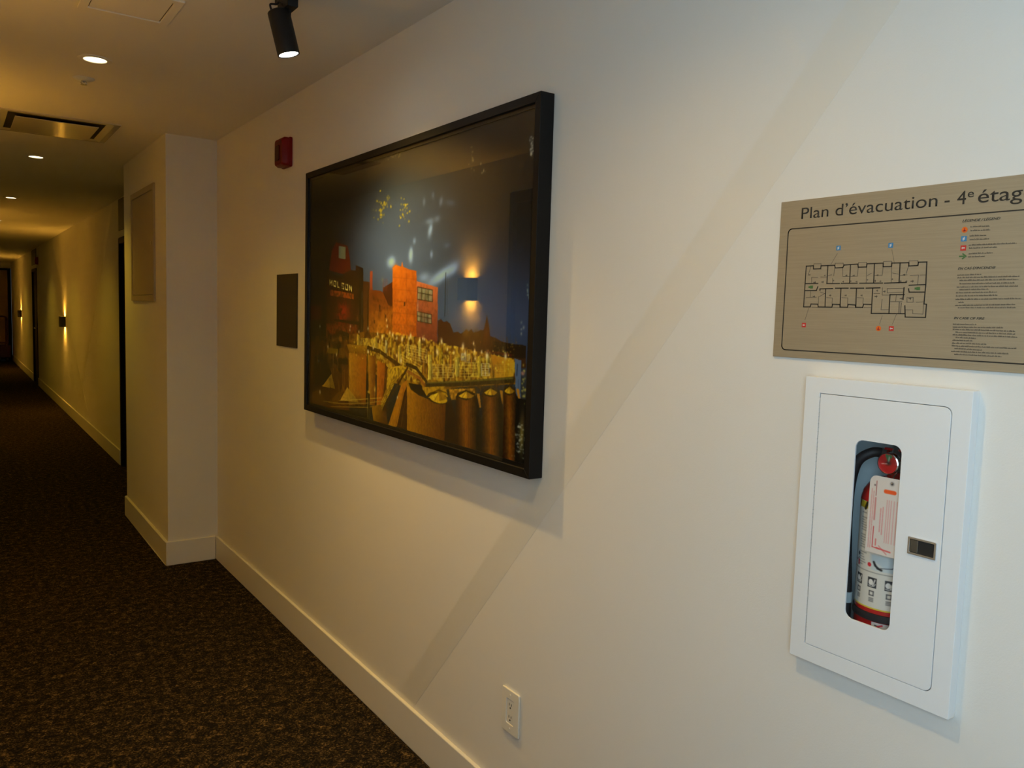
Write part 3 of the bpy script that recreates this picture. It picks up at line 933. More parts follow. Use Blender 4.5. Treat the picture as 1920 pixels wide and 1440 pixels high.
('P',(150,148,120),[(939.9,483.6),(1037.5,472.6),(1039.1,436.5),(941.5,444.7)]),
('L',(34,26,14),3.0,1.0,[(939.9,483.6),(941.5,444.7)]),
('L',(34,26,14),3.0,1.0,[(964.9,480.8),(966.4,442.7)]),
('L',(34,26,14),3.0,1.0,[(989.5,478.0),(991.0,440.7)]),
('L',(34,26,14),3.0,1.0,[(1013.7,475.3),(1015.2,438.7)]),
('L',(34,26,14),3.0,1.0,[(1037.5,472.6),(1039.1,436.8)]),
('L',(40,32,18),2.4,1.0,[(939.9,483.6),(1037.5,472.6)]),
('L',(45,35,13),2.4,1.0,[(940.6,466.1),(1038.2,456.3)]),
('L',(45,35,13),2.4,1.0,[(941.5,444.7),(1039.1,436.5)]),
('B',(45,38,16),(969.2,459.8),10,18,0,0.5),
('B',(49,42,16),(1004.3,454.6),10,18,0,0.6),
('P',(150,148,120),[(941.3,405.7),(1034.0,397.0),(1035.2,368.9),(942.5,375.1)]),
('L',(38,29,10),3.0,1.0,[(941.3,405.7),(942.5,375.1)]),
('L',(38,29,10),3.0,1.0,[(965.0,403.5),(966.2,373.6)]),
('L',(38,29,10),3.0,1.0,[(988.3,401.3),(989.6,372.1)]),
('L',(38,29,10),3.0,1.0,[(1011.4,399.1),(1012.6,370.7)]),
('L',(38,29,10),3.0,1.0,[(1034.0,397.0),(1035.2,369.3)]),
('L',(45,35,13),2.4,1.0,[(941.3,405.7),(1034.0,397.0)]),
('L',(45,35,13),2.4,1.0,[(941.8,391.9),(1034.6,384.4)]),
('L',(45,35,13),2.4,1.0,[(942.5,375.1),(1035.2,368.9)]),
('B',(45,38,16),(970.5,386.7),10,18,0,0.5),
('B',(49,42,16),(1005.6,382.4),10,18,0,0.6),
('B',(220,196,180),(944.2,421.0),4,22,0,0.5),
('N',(120,52,6),0.18,[(763.7,544.5),(930.7,531.1),(939.0,330.7),(772.1,321.0)],7),
('N',(230,130,40),0.25,[(763.7,544.5),(930.7,531.1),(939.0,330.7),(772.1,321.0)],12),
('N',(80,40,6),0.3,[(576.5,474.8),(766.6,467.8),(772.7,306.7),(582.5,298.7)],9),
('N',(214,134,30),0.3,[(578.8,408.7),(768.8,410.7),(772.7,306.7),(582.5,298.7)],14),
('N',(30,10,2),0.5,[(178.0,530.5),(524.3,551.6),(532.8,292.8),(184.6,277.8)],10),
('N',(135,67,7),0.3,[(182.9,345.4),(530.9,350.5),(532.8,292.8),(184.6,277.8)],12),
('N',(120,60,40),0.3,[(932.1,497.2),(1070.6,477.1),(1074.7,307.9),(939.8,310.2)],10),
('L',(110,46,6),2.2,0.35,[(764.7,517.8),(931.7,507.4)]),
('L',(110,46,6),2.2,0.35,[(766.2,478.6),(933.2,470.1)]),
('L',(124,51,4),2.2,0.35,[(767.7,439.3),(934.8,432.8)]),
('L',(124,51,4),2.2,0.35,[(769.2,399.9),(936.3,395.4)]),
('L',(124,51,4),2.2,0.35,[(770.6,360.5),(937.8,358.0)]),
('P',(67,31,4),[(612.6,453.9),(619.6,453.9),(620.0,442.7),(613.0,442.7)]),
('P',(67,31,4),[(647.5,446.4),(654.3,446.4),(654.7,435.4),(647.9,435.3)]),
('P',(67,31,4),[(708.4,391.8),(715.0,391.9),(715.4,381.0),(708.8,380.8)]),
('P',(67,31,4),[(619.8,371.6),(626.8,371.8),(627.2,360.6),(620.2,360.4)]),
('P',(67,31,4),[(735.6,435.6),(742.1,435.6),(742.5,424.8),(736.0,424.8)]),
('G',(935.5,327.2),(135,85,10),(941.8,173.1),(169,116,13),[(117.0,274.9),(527.1,327.3),(771.9,328.2),(939.2,323.9),(1078.0,308.0),(1231.8,304.2),(1400.6,289.1),(1502.1,289.4),(1505.7,221.9),(1207.1,186.6),(979.0,142.2),(622.0,183.3),(120.2,145.4)]),
('N',(67,33,3),0.75,[(117.0,274.9),(527.1,327.3),(939.2,323.9),(1231.8,304.2),(1502.1,289.4),(1505.7,221.9),(979.0,142.2),(622.0,183.3),(120.2,145.4)],14),
('N',(255,219,63),0.55,[(433.6,288.5),(783.5,335.8),(1077.6,316.2),(1400.6,289.1),(1502.7,278.2),(1505.4,227.5),(977.7,172.8),(621.3,202.2)],9),
('G',(59.9,228.7),(45,22,4),(342.2,-2.4),(108,58,6),[(5.0,270.1),(409.2,287.4),(417.8,6.7),(714.2,4.9),(11.0,2.9)]),
('N',(22,11,3),0.85,[(3.0,358.5),(408.3,317.3),(412.8,167.5),(8.0,136.9)],22),
('N',(169,100,15),0.35,[(28.6,293.1),(408.6,307.4),(412.8,167.5),(32.1,138.7)],16),
('G',(20.1,137.8),(79,40,4),(120.2,145.4),(45,22,3),[(17.3,259.6),(70.9,259.8),(74.3,119.9),(20.5,120.0)]),
('G',(96.0,187.1),(135,82,10),(153.3,190.8),(67,33,4),[(139.8,275.9),(184.7,273.6),(187.4,171.7),(142.4,172.9)]),
('P',(135,100,10),[(196.4,252.9),(303.7,254.1),(304.2,233.6),(196.9,231.8)]),
('P',(108,67,7),[(313.9,258.8),(365.1,259.3),(366.3,220.8),(315.0,221.8)]),
('P',(33,17,4),[(304.7,217.1),(396.4,218.6),(397.0,198.5),(305.3,196.5)]),
('P',(15,8,3),[(60.3,211.1),(152.2,233.6),(203.2,202.5),(120.2,145.4),(50.3,129.0)]),
('B',(110,150,160),(101.7,194.0),9,6,0,0.7),
('G',(478.4,315.9),(239,197,63),(501.9,316.7),(131,107,34),[(478.4,315.9),(501.9,314.8),(503.2,275.9),(479.7,274.8)]),
('L',(45,24,4),2.2,0.7,[(504.7,316.8),(506.0,276.0)]),
('G',(624.1,311.7),(248,206,67),(645.8,312.6),(136,113,36),[(624.1,311.7),(645.8,310.7),(647.3,267.8),(625.7,266.6)]),
('L',(45,24,4),2.2,0.7,[(648.3,312.7),(649.9,267.9)]),
('G',(711.6,305.9),(214,196,130),(728.1,306.6),(117,107,71),[(711.6,305.9),(728.1,304.8),(729.7,261.1),(713.2,260.2)]),
('L',(45,24,4),2.2,0.7,[(730.5,306.7),(732.2,261.2)]),
('G',(810.9,290.5),(244,206,78),(830.3,291.4),(133,113,42),[(810.9,290.5),(830.4,289.6),(832.5,234.8),(813.1,233.5)]),
('L',(45,24,4),2.2,0.7,[(832.6,291.5),(834.8,234.9)]),
('G',(748.3,312.9),(232,179,37),(764.4,313.5),(127,98,20),[(748.3,312.9),(764.5,311.7),(765.5,284.7),(749.3,283.9)]),
('L',(45,24,4),2.2,0.7,[(766.8,313.6),(767.9,284.8)]),
('G',(780.8,303.4),(214,156,30),(796.6,304.1),(117,86,16),[(780.8,303.4),(796.7,302.3),(798.3,261.2),(782.4,260.4)]),
('L',(45,24,4),2.2,0.7,[(799.0,304.2),(800.6,261.4)]),
('G',(877.3,307.6),(241,201,67),(892.2,308.2),(132,110,36),[(877.3,307.6),(892.3,306.5),(894.2,259.7),(879.3,258.8)]),
('L',(45,24,4),2.2,0.7,[(894.5,308.3),(896.4,259.8)]),
('G',(952.4,310.8),(241,212,82),(970.1,311.6),(132,116,45),[(952.4,310.8),(970.2,309.9),(972.1,264.2),(954.3,263.2)]),
('L',(45,24,4),2.2,0.7,[(972.3,311.6),(974.2,264.3)]),
('G',(1017.2,271.8),(255,224,87),(1041.1,273.2),(141,123,47),[(1017.2,271.8),(1041.1,271.5),(1044.4,195.3),(1020.5,193.3)]),
('L',(45,24,4),2.2,0.7,[(1043.1,273.3),(1046.4,195.5)]),
('G',(983.9,278.4),(192,129,27),(997.8,279.2),(105,70,14),[(983.9,278.4),(997.9,277.5),(1000.7,212.0),(986.7,210.9)]),
('L',(45,24,4),2.2,0.7,[(999.9,279.3),(1002.8,212.1)]),
('G',(1083.4,296.8),(214,168,18),(1106.3,298.0),(117,91,9),[(1083.4,296.8),(1106.3,296.3),(1108.4,249.4),(1085.6,247.9)]),
('L',(45,24,4),2.2,0.7,[(1108.2,298.1),(1110.4,249.5)]),
('G',(1151.7,281.0),(214,138,30),(1167.4,281.9),(117,76,16),[(1151.7,281.0),(1167.4,280.3),(1169.2,240.7),(1153.6,239.6)]),
('L',(45,24,4),2.2,0.7,[(1169.2,282.0),(1171.1,240.8)]),
('G',(1183.2,273.3),(241,212,82),(1204.6,274.6),(132,116,45),[(1183.2,273.3),(1204.7,273.0),(1207.2,218.1),(1185.8,216.5)]),
('L',(45,24,4),2.2,0.7,[(1206.4,274.7),(1209.0,218.3)]),
('G',(1232.0,299.5),(180,116,22),(1243.8,300.1),(99,63,12),[(1232.0,299.5),(1243.9,298.6),(1246.4,246.1),(1234.5,245.2)]),
('L',(45,24,4),2.2,0.7,[(1245.6,300.2),(1248.1,246.2)]),
('G',(1271.0,281.6),(192,123,22),(1282.5,282.3),(105,67,12),[(1271.0,281.6),(1282.6,280.7),(1284.9,233.5),(1273.3,232.6)]),
('L',(45,24,4),2.2,0.7,[(1284.2,282.4),(1286.6,233.6)]),
('G',(1308.1,283.8),(250,208,52),(1324.9,284.7),(137,114,28),[(1308.1,283.8),(1324.9,283.2),(1327.8,224.6),(1311.0,223.3)]),
('L',(45,24,4),2.2,0.7,[(1326.5,284.8),(1329.5,224.8)]),
('G',(1350.7,292.2),(225,190,52),(1364.3,293.0),(124,104,28),[(1350.7,292.2),(1364.4,291.5),(1366.2,254.5),(1352.6,253.5)]),
('L',(45,24,4),2.2,0.7,[(1365.9,293.0),(1367.8,254.6)]),
('G',(1374.3,281.7),(198,134,25),(1390.3,282.7),(108,73,13),[(1374.3,281.7),(1390.4,281.2),(1393.0,229.9),(1377.0,228.6)]),
('L',(45,24,4),2.2,0.7,[(1391.9,282.8),(1394.5,230.0)]),
('G',(1404.8,283.5),(221,168,37),(1417.9,284.3),(120,91,20),[(1404.8,283.5),(1417.9,282.9),(1420.4,235.0),(1407.3,233.9)]),
('L',(45,24,4),2.2,0.7,[(1419.4,284.4),(1421.9,235.1)]),
('G',(1214.6,287.7),(190,170,130),(1238.4,289.0),(104,93,71),[(1214.6,287.7),(1238.5,287.5),(1239.4,267.3),(1215.6,265.8)]),
('L',(45,24,4),2.2,0.7,[(1240.2,289.1),(1241.2,267.5)]),
('G',(1051.6,301.9),(135,89,15),(1065.0,302.5),(74,49,8),[(1051.6,301.9),(1065.1,300.9),(1066.6,266.4),(1053.2,265.6)]),
('L',(45,24,4),2.2,0.7,[(1067.0,302.6),(1068.5,266.5)]),
('G',(929.7,292.7),(214,156,37),(944.1,293.4),(117,86,20),[(929.7,292.7),(944.2,291.7),(946.9,225.1),(932.5,224.0)]),
('L',(45,24,4),2.2,0.7,[(946.3,293.5),(949.1,225.2)]),
('G',(844.7,267.4),(225,179,45),(860.0,268.2),(124,98,24),[(844.7,267.4),(860.1,266.5),(861.9,219.1),(846.7,218.0)]),
('L',(45,24,4),2.2,0.7,[(862.3,268.3),(864.2,219.2)]),
('G',(1400.6,289.1),(192,123,15),(1491.2,263.3),(214,156,18),[(1373.7,293.5),(1487.6,285.7),(1487.9,231.8),(1404.0,221.9)]),
('P',(84,104,132),[(1489.9,288.7),(1519.4,284.9),(1522.2,183.9),(1499.9,190.2)]),
('L',(40,60,84),5,1.0,[(1503.0,272.6),(1502.0,244.2)]),
('L',(50,70,96),2.5,1.0,[(1509.9,233.6),(1512.0,194.2)]),
('P',(80,26,10),[(1351.5,304.2),(1477.0,299.3),(1477.3,292.2),(1351.9,296.7)]),
('L',(241,212,82),1.7,0.85,[(514.8,276.5),(618.8,275.7)]),
('L',(241,212,82),1.7,0.85,[(514.7,281.9),(618.6,281.0)]),
('L',(241,212,82),1.7,0.85,[(514.5,287.3),(618.4,286.3)]),
('L',(241,212,82),1.7,0.85,[(514.3,292.7),(618.2,291.5)]),
('L',(241,212,82),1.7,0.85,[(514.1,298.2),(618.0,296.8)]),
('L',(241,212,82),1.7,0.85,[(514.0,303.6),(617.9,302.1)]),
('L',(241,212,82),2.8,1.0,[(514.8,276.5),(514.0,303.6)]),
('L',(241,212,82),2.8,1.0,[(567.6,276.1),(566.7,302.8)]),
('L',(241,212,82),2.8,1.0,[(618.8,275.7),(617.9,302.1)]),
('L',(232,201,72),1.7,0.85,[(649.4,269.7),(713.3,258.3)]),
('L',(232,201,72),1.7,0.85,[(649.3,274.2),(713.1,262.7)]),
('L',(232,201,72),1.7,0.85,[(649.1,278.7),(713.0,267.1)]),
('L',(232,201,72),1.7,0.85,[(648.9,283.2),(712.8,271.5)]),
('L',(232,201,72),1.7,0.85,[(648.8,287.7),(712.7,275.9)]),
('L',(232,201,72),1.7,0.85,[(648.6,292.1),(712.5,280.3)]),
('L',(232,201,72),2.8,1.0,[(649.4,269.7),(648.6,292.1)]),
('L',(232,201,72),2.8,1.0,[(681.7,264.0),(680.9,286.2)]),
('L',(232,201,72),2.8,1.0,[(713.3,258.3),(712.5,280.3)]),
('L',(250,219,90),1.7,0.7224999999999999,[(835.1,217.2),(977.0,189.8)]),
('L',(250,219,90),1.7,0.7224999999999999,[(834.8,226.4),(976.6,198.6)]),
('L',(250,219,90),1.7,0.7224999999999999,[(834.4,235.6),(976.3,207.4)]),
('L',(250,219,90),1.7,0.7224999999999999,[(834.1,244.8),(975.9,216.2)]),
('L',(250,219,90),1.7,0.7224999999999999,[(833.7,254.0),(975.5,225.0)]),
('L',(250,219,90),1.7,0.7224999999999999,[(833.4,263.2),(975.2,233.8)]),
('L',(250,219,90),2.8,0.85,[(835.1,217.2),(833.4,263.2)]),
('L',(250,219,90),2.8,0.85,[(883.8,207.8),(882.0,253.1)]),
('L',(250,219,90),2.8,0.85,[(931.1,198.6),(929.2,243.3)]),
('L',(250,219,90),2.8,0.85,[(977.0,189.8),(975.2,233.8)]),
('L',(226,206,140),1.7,0.68,[(871.9,254.9),(1009.7,246.3)]),
('L',(226,206,140),1.7,0.68,[(871.6,263.3),(1009.3,254.3)]),
('L',(226,206,140),1.7,0.68,[(871.2,271.6),(1009.0,262.3)]),
('L',(226,206,140),1.7,0.68,[(870.9,280.0),(1008.6,270.3)]),
('L',(226,206,140),1.7,0.68,[(870.6,288.4),(1008.3,278.4)]),
('L',(226,206,140),1.7,0.68,[(870.2,296.8),(1008.0,286.4)]),
('L',(226,206,140),2.8,0.8,[(871.9,254.9),(870.2,296.8)]),
('L',(226,206,140),2.8,0.8,[(919.1,251.9),(917.5,293.2)]),
('L',(226,206,140),2.8,0.8,[(965.0,249.0),(963.4,289.8)]),
('L',(226,206,140),2.8,0.8,[(1009.7,246.3),(1008.0,286.4)]),
('L',(214,196,120),1.7,0.7224999999999999,[(1049.2,202.3),(1175.2,212.4)]),
('L',(214,196,120),1.7,0.7224999999999999,[(1048.8,210.3),(1174.8,220.0)]),
('L',(214,196,120),1.7,0.7224999999999999,[(1048.5,218.2),(1174.5,227.7)]),
('L',(214,196,120),1.7,0.7224999999999999,[(1048.2,226.2),(1174.1,235.3)]),
('L',(214,196,120),1.7,0.7224999999999999,[(1047.8,234.1),(1173.8,242.9)]),
('L',(214,196,120),1.7,0.7224999999999999,[(1047.5,242.1),(1173.5,250.5)]),
('L',(214,196,120),2.8,0.85,[(1049.2,202.3),(1047.5,242.1)]),
('L',(214,196,120),2.8,0.85,[(1081.7,204.9),(1080.0,244.2)]),
('L',(214,196,120),2.8,0.85,[(1113.5,207.5),(1111.8,246.4)]),
('L',(214,196,120),2.8,0.85,[(1144.7,210.0),(1142.9,248.5)]),
('L',(214,196,120),2.8,0.85,[(1175.2,212.4),(1173.5,250.5)]),
('L',(232,208,82),1.7,0.7224999999999999,[(1211.7,218.5),(1308.0,226.1)]),
('L',(232,208,82),1.7,0.7224999999999999,[(1211.4,226.6),(1307.7,234.0)]),
('L',(232,208,82),1.7,0.7224999999999999,[(1211.0,234.8),(1307.3,241.8)]),
('L',(232,208,82),1.7,0.7224999999999999,[(1210.6,242.9),(1306.9,249.7)]),
('L',(232,208,82),1.7,0.7224999999999999,[(1210.2,251.1),(1306.5,257.6)]),
('L',(232,208,82),1.7,0.7224999999999999,[(1209.9,259.2),(1306.1,265.4)]),
('L',(232,208,82),2.8,0.85,[(1211.7,218.5),(1209.9,259.2)]),
('L',(232,208,82),2.8,0.85,[(1236.4,220.4),(1234.5,260.8)]),
('L',(232,208,82),2.8,0.85,[(1260.7,222.4),(1258.8,262.4)]),
('L',(232,208,82),2.8,0.85,[(1284.6,224.2),(1282.7,263.9)]),
('L',(232,208,82),2.8,0.85,[(1308.0,226.1),(1306.1,265.4)]),
('L',(226,220,190),1.7,0.765,[(1330.3,230.9),(1368.6,233.9)]),
('L',(226,220,190),1.7,0.765,[(1330.0,237.5),(1368.3,240.4)]),
('L',(226,220,190),1.7,0.765,[(1329.6,244.1),(1367.9,246.9)]),
('L',(226,220,190),1.7,0.765,[(1329.3,250.7),(1367.6,253.4)]),
('L',(226,220,190),1.7,0.765,[(1329.0,257.3),(1367.3,259.9)]),
('L',(226,220,190),1.7,0.765,[(1328.7,263.9),(1367.0,266.4)]),
('L',(226,220,190),2.8,0.9,[(1330.3,230.9),(1328.7,263.9)]),
('L',(226,220,190),2.8,0.9,[(1349.6,232.4),(1348.0,265.2)]),
('L',(226,220,190),2.8,0.9,[(1368.6,233.9),(1367.0,266.4)]),
('L',(214,168,45),1.7,0.765,[(1403.4,233.6),(1484.8,242.9)]),
('L',(214,168,45),1.7,0.765,[(1403.1,240.1),(1484.5,249.1)]),
('L',(214,168,45),1.7,0.765,[(1402.7,246.5),(1484.2,255.4)]),
('L',(214,168,45),1.7,0.765,[(1402.4,252.9),(1483.9,261.6)]),
('L',(214,168,45),1.7,0.765,[(1402.1,259.3),(1483.6,267.8)]),
('L',(214,168,45),1.7,0.765,[(1401.8,265.8),(1483.2,274.1)]),
('L',(214,168,45),2.8,0.9,[(1403.4,233.6),(1401.8,265.8)]),
('L',(214,168,45),2.8,0.9,[(1424.2,236.0),(1422.6,267.9)]),
('L',(214,168,45),2.8,0.9,[(1444.7,238.3),(1443.1,270.0)]),
('L',(214,168,45),2.8,0.9,[(1464.9,240.6),(1463.3,272.0)]),
('L',(214,168,45),2.8,0.9,[(1484.8,242.9),(1483.2,274.1)]),
('L',(220,210,190),1.7,0.595,[(1221.6,266.2),(1263.2,262.7)]),
('L',(220,210,190),1.7,0.595,[(1221.4,270.6),(1263.0,267.0)]),
('L',(220,210,190),1.7,0.595,[(1221.2,274.9),(1262.8,271.3)]),
('L',(220,210,190),1.7,0.595,[(1221.0,279.3),(1262.6,275.6)]),
('L',(220,210,190),1.7,0.595,[(1220.8,283.7),(1262.4,279.9)]),
('L',(220,210,190),1.7,0.595,[(1220.6,288.0),(1262.2,284.2)]),
('L',(220,210,190),2.8,0.7,[(1221.6,266.2),(1220.6,288.0)]),
('L',(220,210,190),2.8,0.7,[(1242.5,264.4),(1241.5,286.1)]),
('L',(220,210,190),2.8,0.7,[(1263.2,262.7),(1262.2,284.2)]),
('L',(225,179,52),1.7,0.2975,[(1143.3,222.8),(1321.6,236.2)]),
('L',(225,179,52),1.7,0.2975,[(1142.7,235.6),(1321.0,248.3)]),
('L',(225,179,52),1.7,0.2975,[(1142.2,248.4),(1320.5,260.3)]),
('L',(225,179,52),1.7,0.2975,[(1141.6,261.2),(1319.9,272.4)]),
('L',(225,179,52),1.7,0.2975,[(1141.0,274.0),(1319.3,284.4)]),
('L',(225,179,52),1.7,0.2975,[(1140.4,286.8),(1318.7,296.4)]),
('L',(225,179,52),2.8,0.35,[(1143.3,222.8),(1140.4,286.8)]),
('L',(225,179,52),2.8,0.35,[(1180.8,225.6),(1177.9,288.8)]),
('L',(225,179,52),2.8,0.35,[(1217.3,228.4),(1214.4,290.8)]),
('L',(225,179,52),2.8,0.35,[(1253.0,231.0),(1250.0,292.7)]),
('L',(225,179,52),2.8,0.35,[(1287.7,233.7),(1284.8,294.6)]),
('L',(225,179,52),2.8,0.35,[(1321.6,236.2),(1318.7,296.4)]),
('L',(54,40,9),16,1.0,[(1005.7,175.2),(1236.6,200.2),(1485.4,231.6)]),
('L',(135,123,37),4,0.7,[(1005.4,182.0),(1236.3,206.4),(1485.2,235.8)]),
('L',(72,44,7),14,1.0,[(409.8,265.5),(574.5,271.6),(671.1,263.4),(787.4,233.7),(835.0,220.8)]),
('L',(63,40,7),12,1.0,[(872.8,232.1),(939.7,224.5),(1012.2,185.9)]),
('L',(158,85,22),10,0.8,[(866.0,212.3),(958.9,195.1),(1002.2,174.9)]),
('G',(412.8,167.5),(198,136,25),(564.0,178.9),(169,89,7),[(405.6,243.3),(561.7,248.0),(563.4,62.9),(411.6,46.4)]),
('B',(135,78,6),(497.2,244.4),30,7,0,0.8),
('B',(237,179,52),(422.1,188.2),6,40,0,0.5),
('B',(244,190,30),(473.2,254.8),30,5,0,0.6),
('L',(45,22,3),8,1.0,[(568.5,248.4),(569.2,24.8)]),
('G',(582.1,180.3),(192,129,18),(635.1,184.3),(117,58,3),[(579.9,245.2),(637.3,244.7),(643.4,71.6),(586.0,65.4)]),
('L',(216,206,170),7,1.0,[(574.8,262.1),(579.5,256.6)]),
('G',(648.1,185.3),(205,116,9),(715.8,190.4),(158,73,4),[(650.8,230.5),(714.6,223.5),(712.2,60.5),(652.7,53.7)]),
('P',(90,44,4),[(714.6,223.5),(739.8,210.5),(719.8,79.9),(703.8,59.5)]),
('B',(45,22,3),(498.5,55.9),90,26,0,0.7),
('B',(255,212,90),(637.1,127.8),7,12,0,0.95),
('L',(214,156,45),2.5,0.7,[(637.6,112.7),(638.5,86.2)]),
('G',(434.2,268.7),(169,116,15),(435.0,244.9),(135,85,7),[(384.7,276.3),(565.3,276.9),(566.2,248.2),(410.5,245.5)]),
('G',(138.7,94.9),(232,174,42),(276.5,96.7),(138,104,24),[(237.2,156.3),(138.7,94.9),(276.5,96.7)]),
('L',(248,212,90),2,0.4,[(237.2,156.3),(276.5,96.7)]),
('G',(330.1,58.2),(250,192,54),(502.9,66.2),(150,115,32),[(394.6,113.6),(330.1,58.2),(502.9,66.2)]),
('L',(248,212,90),2,0.4,[(394.6,113.6),(502.9,66.2)]),
('P',(27,13,4),[(61.4,162.9),(186.4,210.0),(242.7,154.6),(155.6,100.7),(63.2,86.0)]),
('P',(124,78,10),[(207.6,35.0),(339.2,100.3),(388.8,141.4),(340.1,69.6),(288.9,33.1)]),
('L',(135,78,15),11,0.9,[(367.6,176.3),(365.0,92.5)]),
('L',(192,134,45),3,0.7,[(352.4,175.2),(349.7,91.1)]),
('L',(214,168,67),3,0.6,[(256.8,228.8),(258.8,155.8)]),
('L',(192,134,37),3.5,0.7,[(162.9,255.5),(158.7,201.9)]),
('P',(101,62,7),[(33.9,61.1),(121.8,80.3),(191.2,26.8),(35.2,5.6)]),
('L',(225,190,67),2.5,1.0,[(319.8,55.1),(497.8,77.5),(689.6,102.8)]),
('L',(203,168,60),2.5,1.0,[(157.2,36.1),(340.8,44.9),(563.1,70.6),(694.2,92.0)]),
('L',(192,145,37),2.5,1.0,[(235.4,23.1),(581.7,57.2),(694.6,80.9)]),
('L',(180,134,37),2.2,0.7,[(319.8,55.1),(325.8,26.8)]),
('L',(180,134,37),2.2,0.7,[(365.9,60.7),(371.9,31.9)]),
('L',(180,134,37),2.2,0.7,[(411.0,66.2),(416.8,36.9)]),
('L',(180,134,37),2.2,0.7,[(454.9,71.5),(460.7,41.8)]),
('L',(180,134,37),2.2,0.7,[(497.9,76.7),(503.6,46.6)]),
('L',(180,134,37),2.2,0.7,[(539.8,81.8),(545.4,51.2)]),
('L',(180,134,37),2.2,0.7,[(580.7,86.8),(586.3,55.8)]),
('L',(180,134,37),2.2,0.7,[(620.8,91.6),(626.3,60.2)]),
('L',(180,134,37),2.2,0.7,[(659.9,96.4),(665.3,64.6)]),
('P',(15,13,4),[(35.3,1.1),(262.6,17.6),(582.5,36.0),(584.1,-12.1),(342.8,-23.0),(35.8,-21.1)]),
('G',(626.6,50.7),(169,116,15),(713.9,14.1),(90,51,6),[(612.8,64.5),(719.6,85.4),(747.3,9.2),(627.9,12.7)]),
('L',(67,49,12),13,1.0,[(589.2,104.2),(592.7,-1.4)]),
('L',(192,156,45),4,0.8,[(575.7,102.9),(578.9,6.6)]),
('B',(225,190,60),(584.3,113.3),12,5,0,0.9),
('P',(216,170,30),[(735.7,210.2),(834.8,226.1),(877.0,220.1),(797.8,169.6),(695.3,62.3),(686.1,81.8),(726.1,136.0)]),
('N',(101,67,7),0.6,[(735.7,210.2),(877.0,220.1),(797.8,169.6),(695.3,62.3),(686.1,81.8)],8),
('L',(63,38,6),9,1.0,[(880.8,220.4),(798.7,146.3),(703.7,63.2)]),
('L',(135,89,15),3,1.0,[(796.6,200.1),(694.5,84.6)]),
('L',(79,51,7),2.5,0.7,[(797.6,175.0),(770.1,161.8)]),
('L',(79,51,7),2.5,0.7,[(786.9,163.3),(760.0,150.0)]),
('L',(79,51,7),2.5,0.7,[(776.1,151.5),(749.9,138.2)]),
('L',(79,51,7),2.5,0.7,[(765.3,139.6),(739.7,126.2)]),
('L',(79,51,7),2.5,0.7,[(754.4,127.6),(729.4,114.2)]),
('L',(79,51,7),2.5,0.7,[(743.4,115.5),(719.0,102.0)]),
('L',(79,51,7),2.5,0.7,[(732.3,103.4),(708.6,89.8)]),
('L',(79,51,7),2.5,0.7,[(721.1,91.1),(698.1,77.5)]),
('L',(79,51,7),2.5,0.7,[(709.8,78.8),(687.5,65.2)]),
('G',(746.6,27.5),(203,132,15),(849.4,147.3),(192,116,12),[(743.2,8.6),(837.4,160.5),(878.6,181.7),(883.9,141.7),(827.2,19.6)]),
('P',(56,26,4),[(811.6,17.6),(861.3,139.6),(883.0,164.5),(888.9,17.1)]),
('L',(158,94,15),5,1.0,[(803.5,20.2),(860.8,151.9)]),
('L',(169,112,22),3,0.6,[(842.8,21.6),(873.3,123.1)]),
('B',(67,33,4),(724.5,65.6),14,9,0,0.9),
('G',(886.4,80.3),(207,136,10),(1167.2,112.4),(88,38,3),[(879.3,164.1),(905.8,156.0),(972.0,138.1),(1049.0,129.0),(1150.3,137.9),(1166.5,128.4),(1147.8,-20.0),(1020.9,-19.6),(886.1,-8.1)]),
('R',(60,30,4),26,0.35,[(883.9,141.7),(1147.4,132.8),(1141.5,-21.0),(886.8,-25.8)]),
('G',(1141.3,125.6),(33,15,1),(1211.1,101.5),(45,22,3),[(1134.6,131.4),(1162.7,144.1),(1202.7,84.6),(1207.7,-23.3),(1128.6,-23.0)]),
('P',(29,20,4),[(890.2,172.1),(977.7,172.8),(1013.9,145.6),(964.9,137.4),(905.9,152.5)]),
('P',(198,147,19),[(978.0,166.0),(1129.1,182.8),(1146.6,150.5),(1014.1,142.2)]),
('N',(101,64,6),0.6,[(978.0,166.0),(1295.0,200.6),(1296.7,165.5),(1014.3,137.2)],9),
('E',(51,33,4),(1082.0,141.5),64,18),
('E',(241,188,25),(1088.7,140.5),54,13),
('P',(221,168,22),[(1024.6,138.2),(1061.5,151.9),(1091.1,160.5),(1120.7,156.0),(1146.8,145.6),(1089.0,133.2)]),
('P',(169,118,15),[(1091.1,160.5),(1120.7,156.0),(1146.8,145.6),(1095.5,133.8)]),
('P',(255,208,45),[(1024.6,138.2),(1054.9,148.8),(1091.1,160.5),(1062.3,133.7)]),
('L',(67,44,6),3,0.9,[(1010.8,138.5),(1041.1,153.3),(1087.5,166.8),(1133.2,163.7),(1152.9,151.1)]),
('L',(124,85,10),2.2,0.7,[(1091.1,160.5),(1065.7,132.4)]),
('L',(124,85,10),2.2,0.7,[(1091.1,160.5),(1118.3,136.2)]),
('P',(221,156,30),[(1151.8,175.2),(1295.5,191.5),(1305.2,166.4),(1165.8,144.4)]),
('N',(90,56,6),0.6,[(1151.5,181.6),(1493.3,223.7),(1494.9,192.5),(1165.8,144.4)],9),
('G',(1193.1,159.9),(45,20,1),(1244.5,165.0),(169,94,9),[(1193.1,159.9),(1244.7,161.9),(1254.0,-36.5),(1202.1,-37.1)]),
('G',(1244.5,165.0),(169,89,7),(1305.0,171.0),(33,17,3),[(1244.7,161.9),(1305.0,171.0),(1315.0,-35.8),(1254.0,-36.5)]),
('R',(40,18,2),11,0.4,[(1193.1,159.9),(1305.0,171.0),(1314.7,-30.6),(1202.1,-37.1)]),
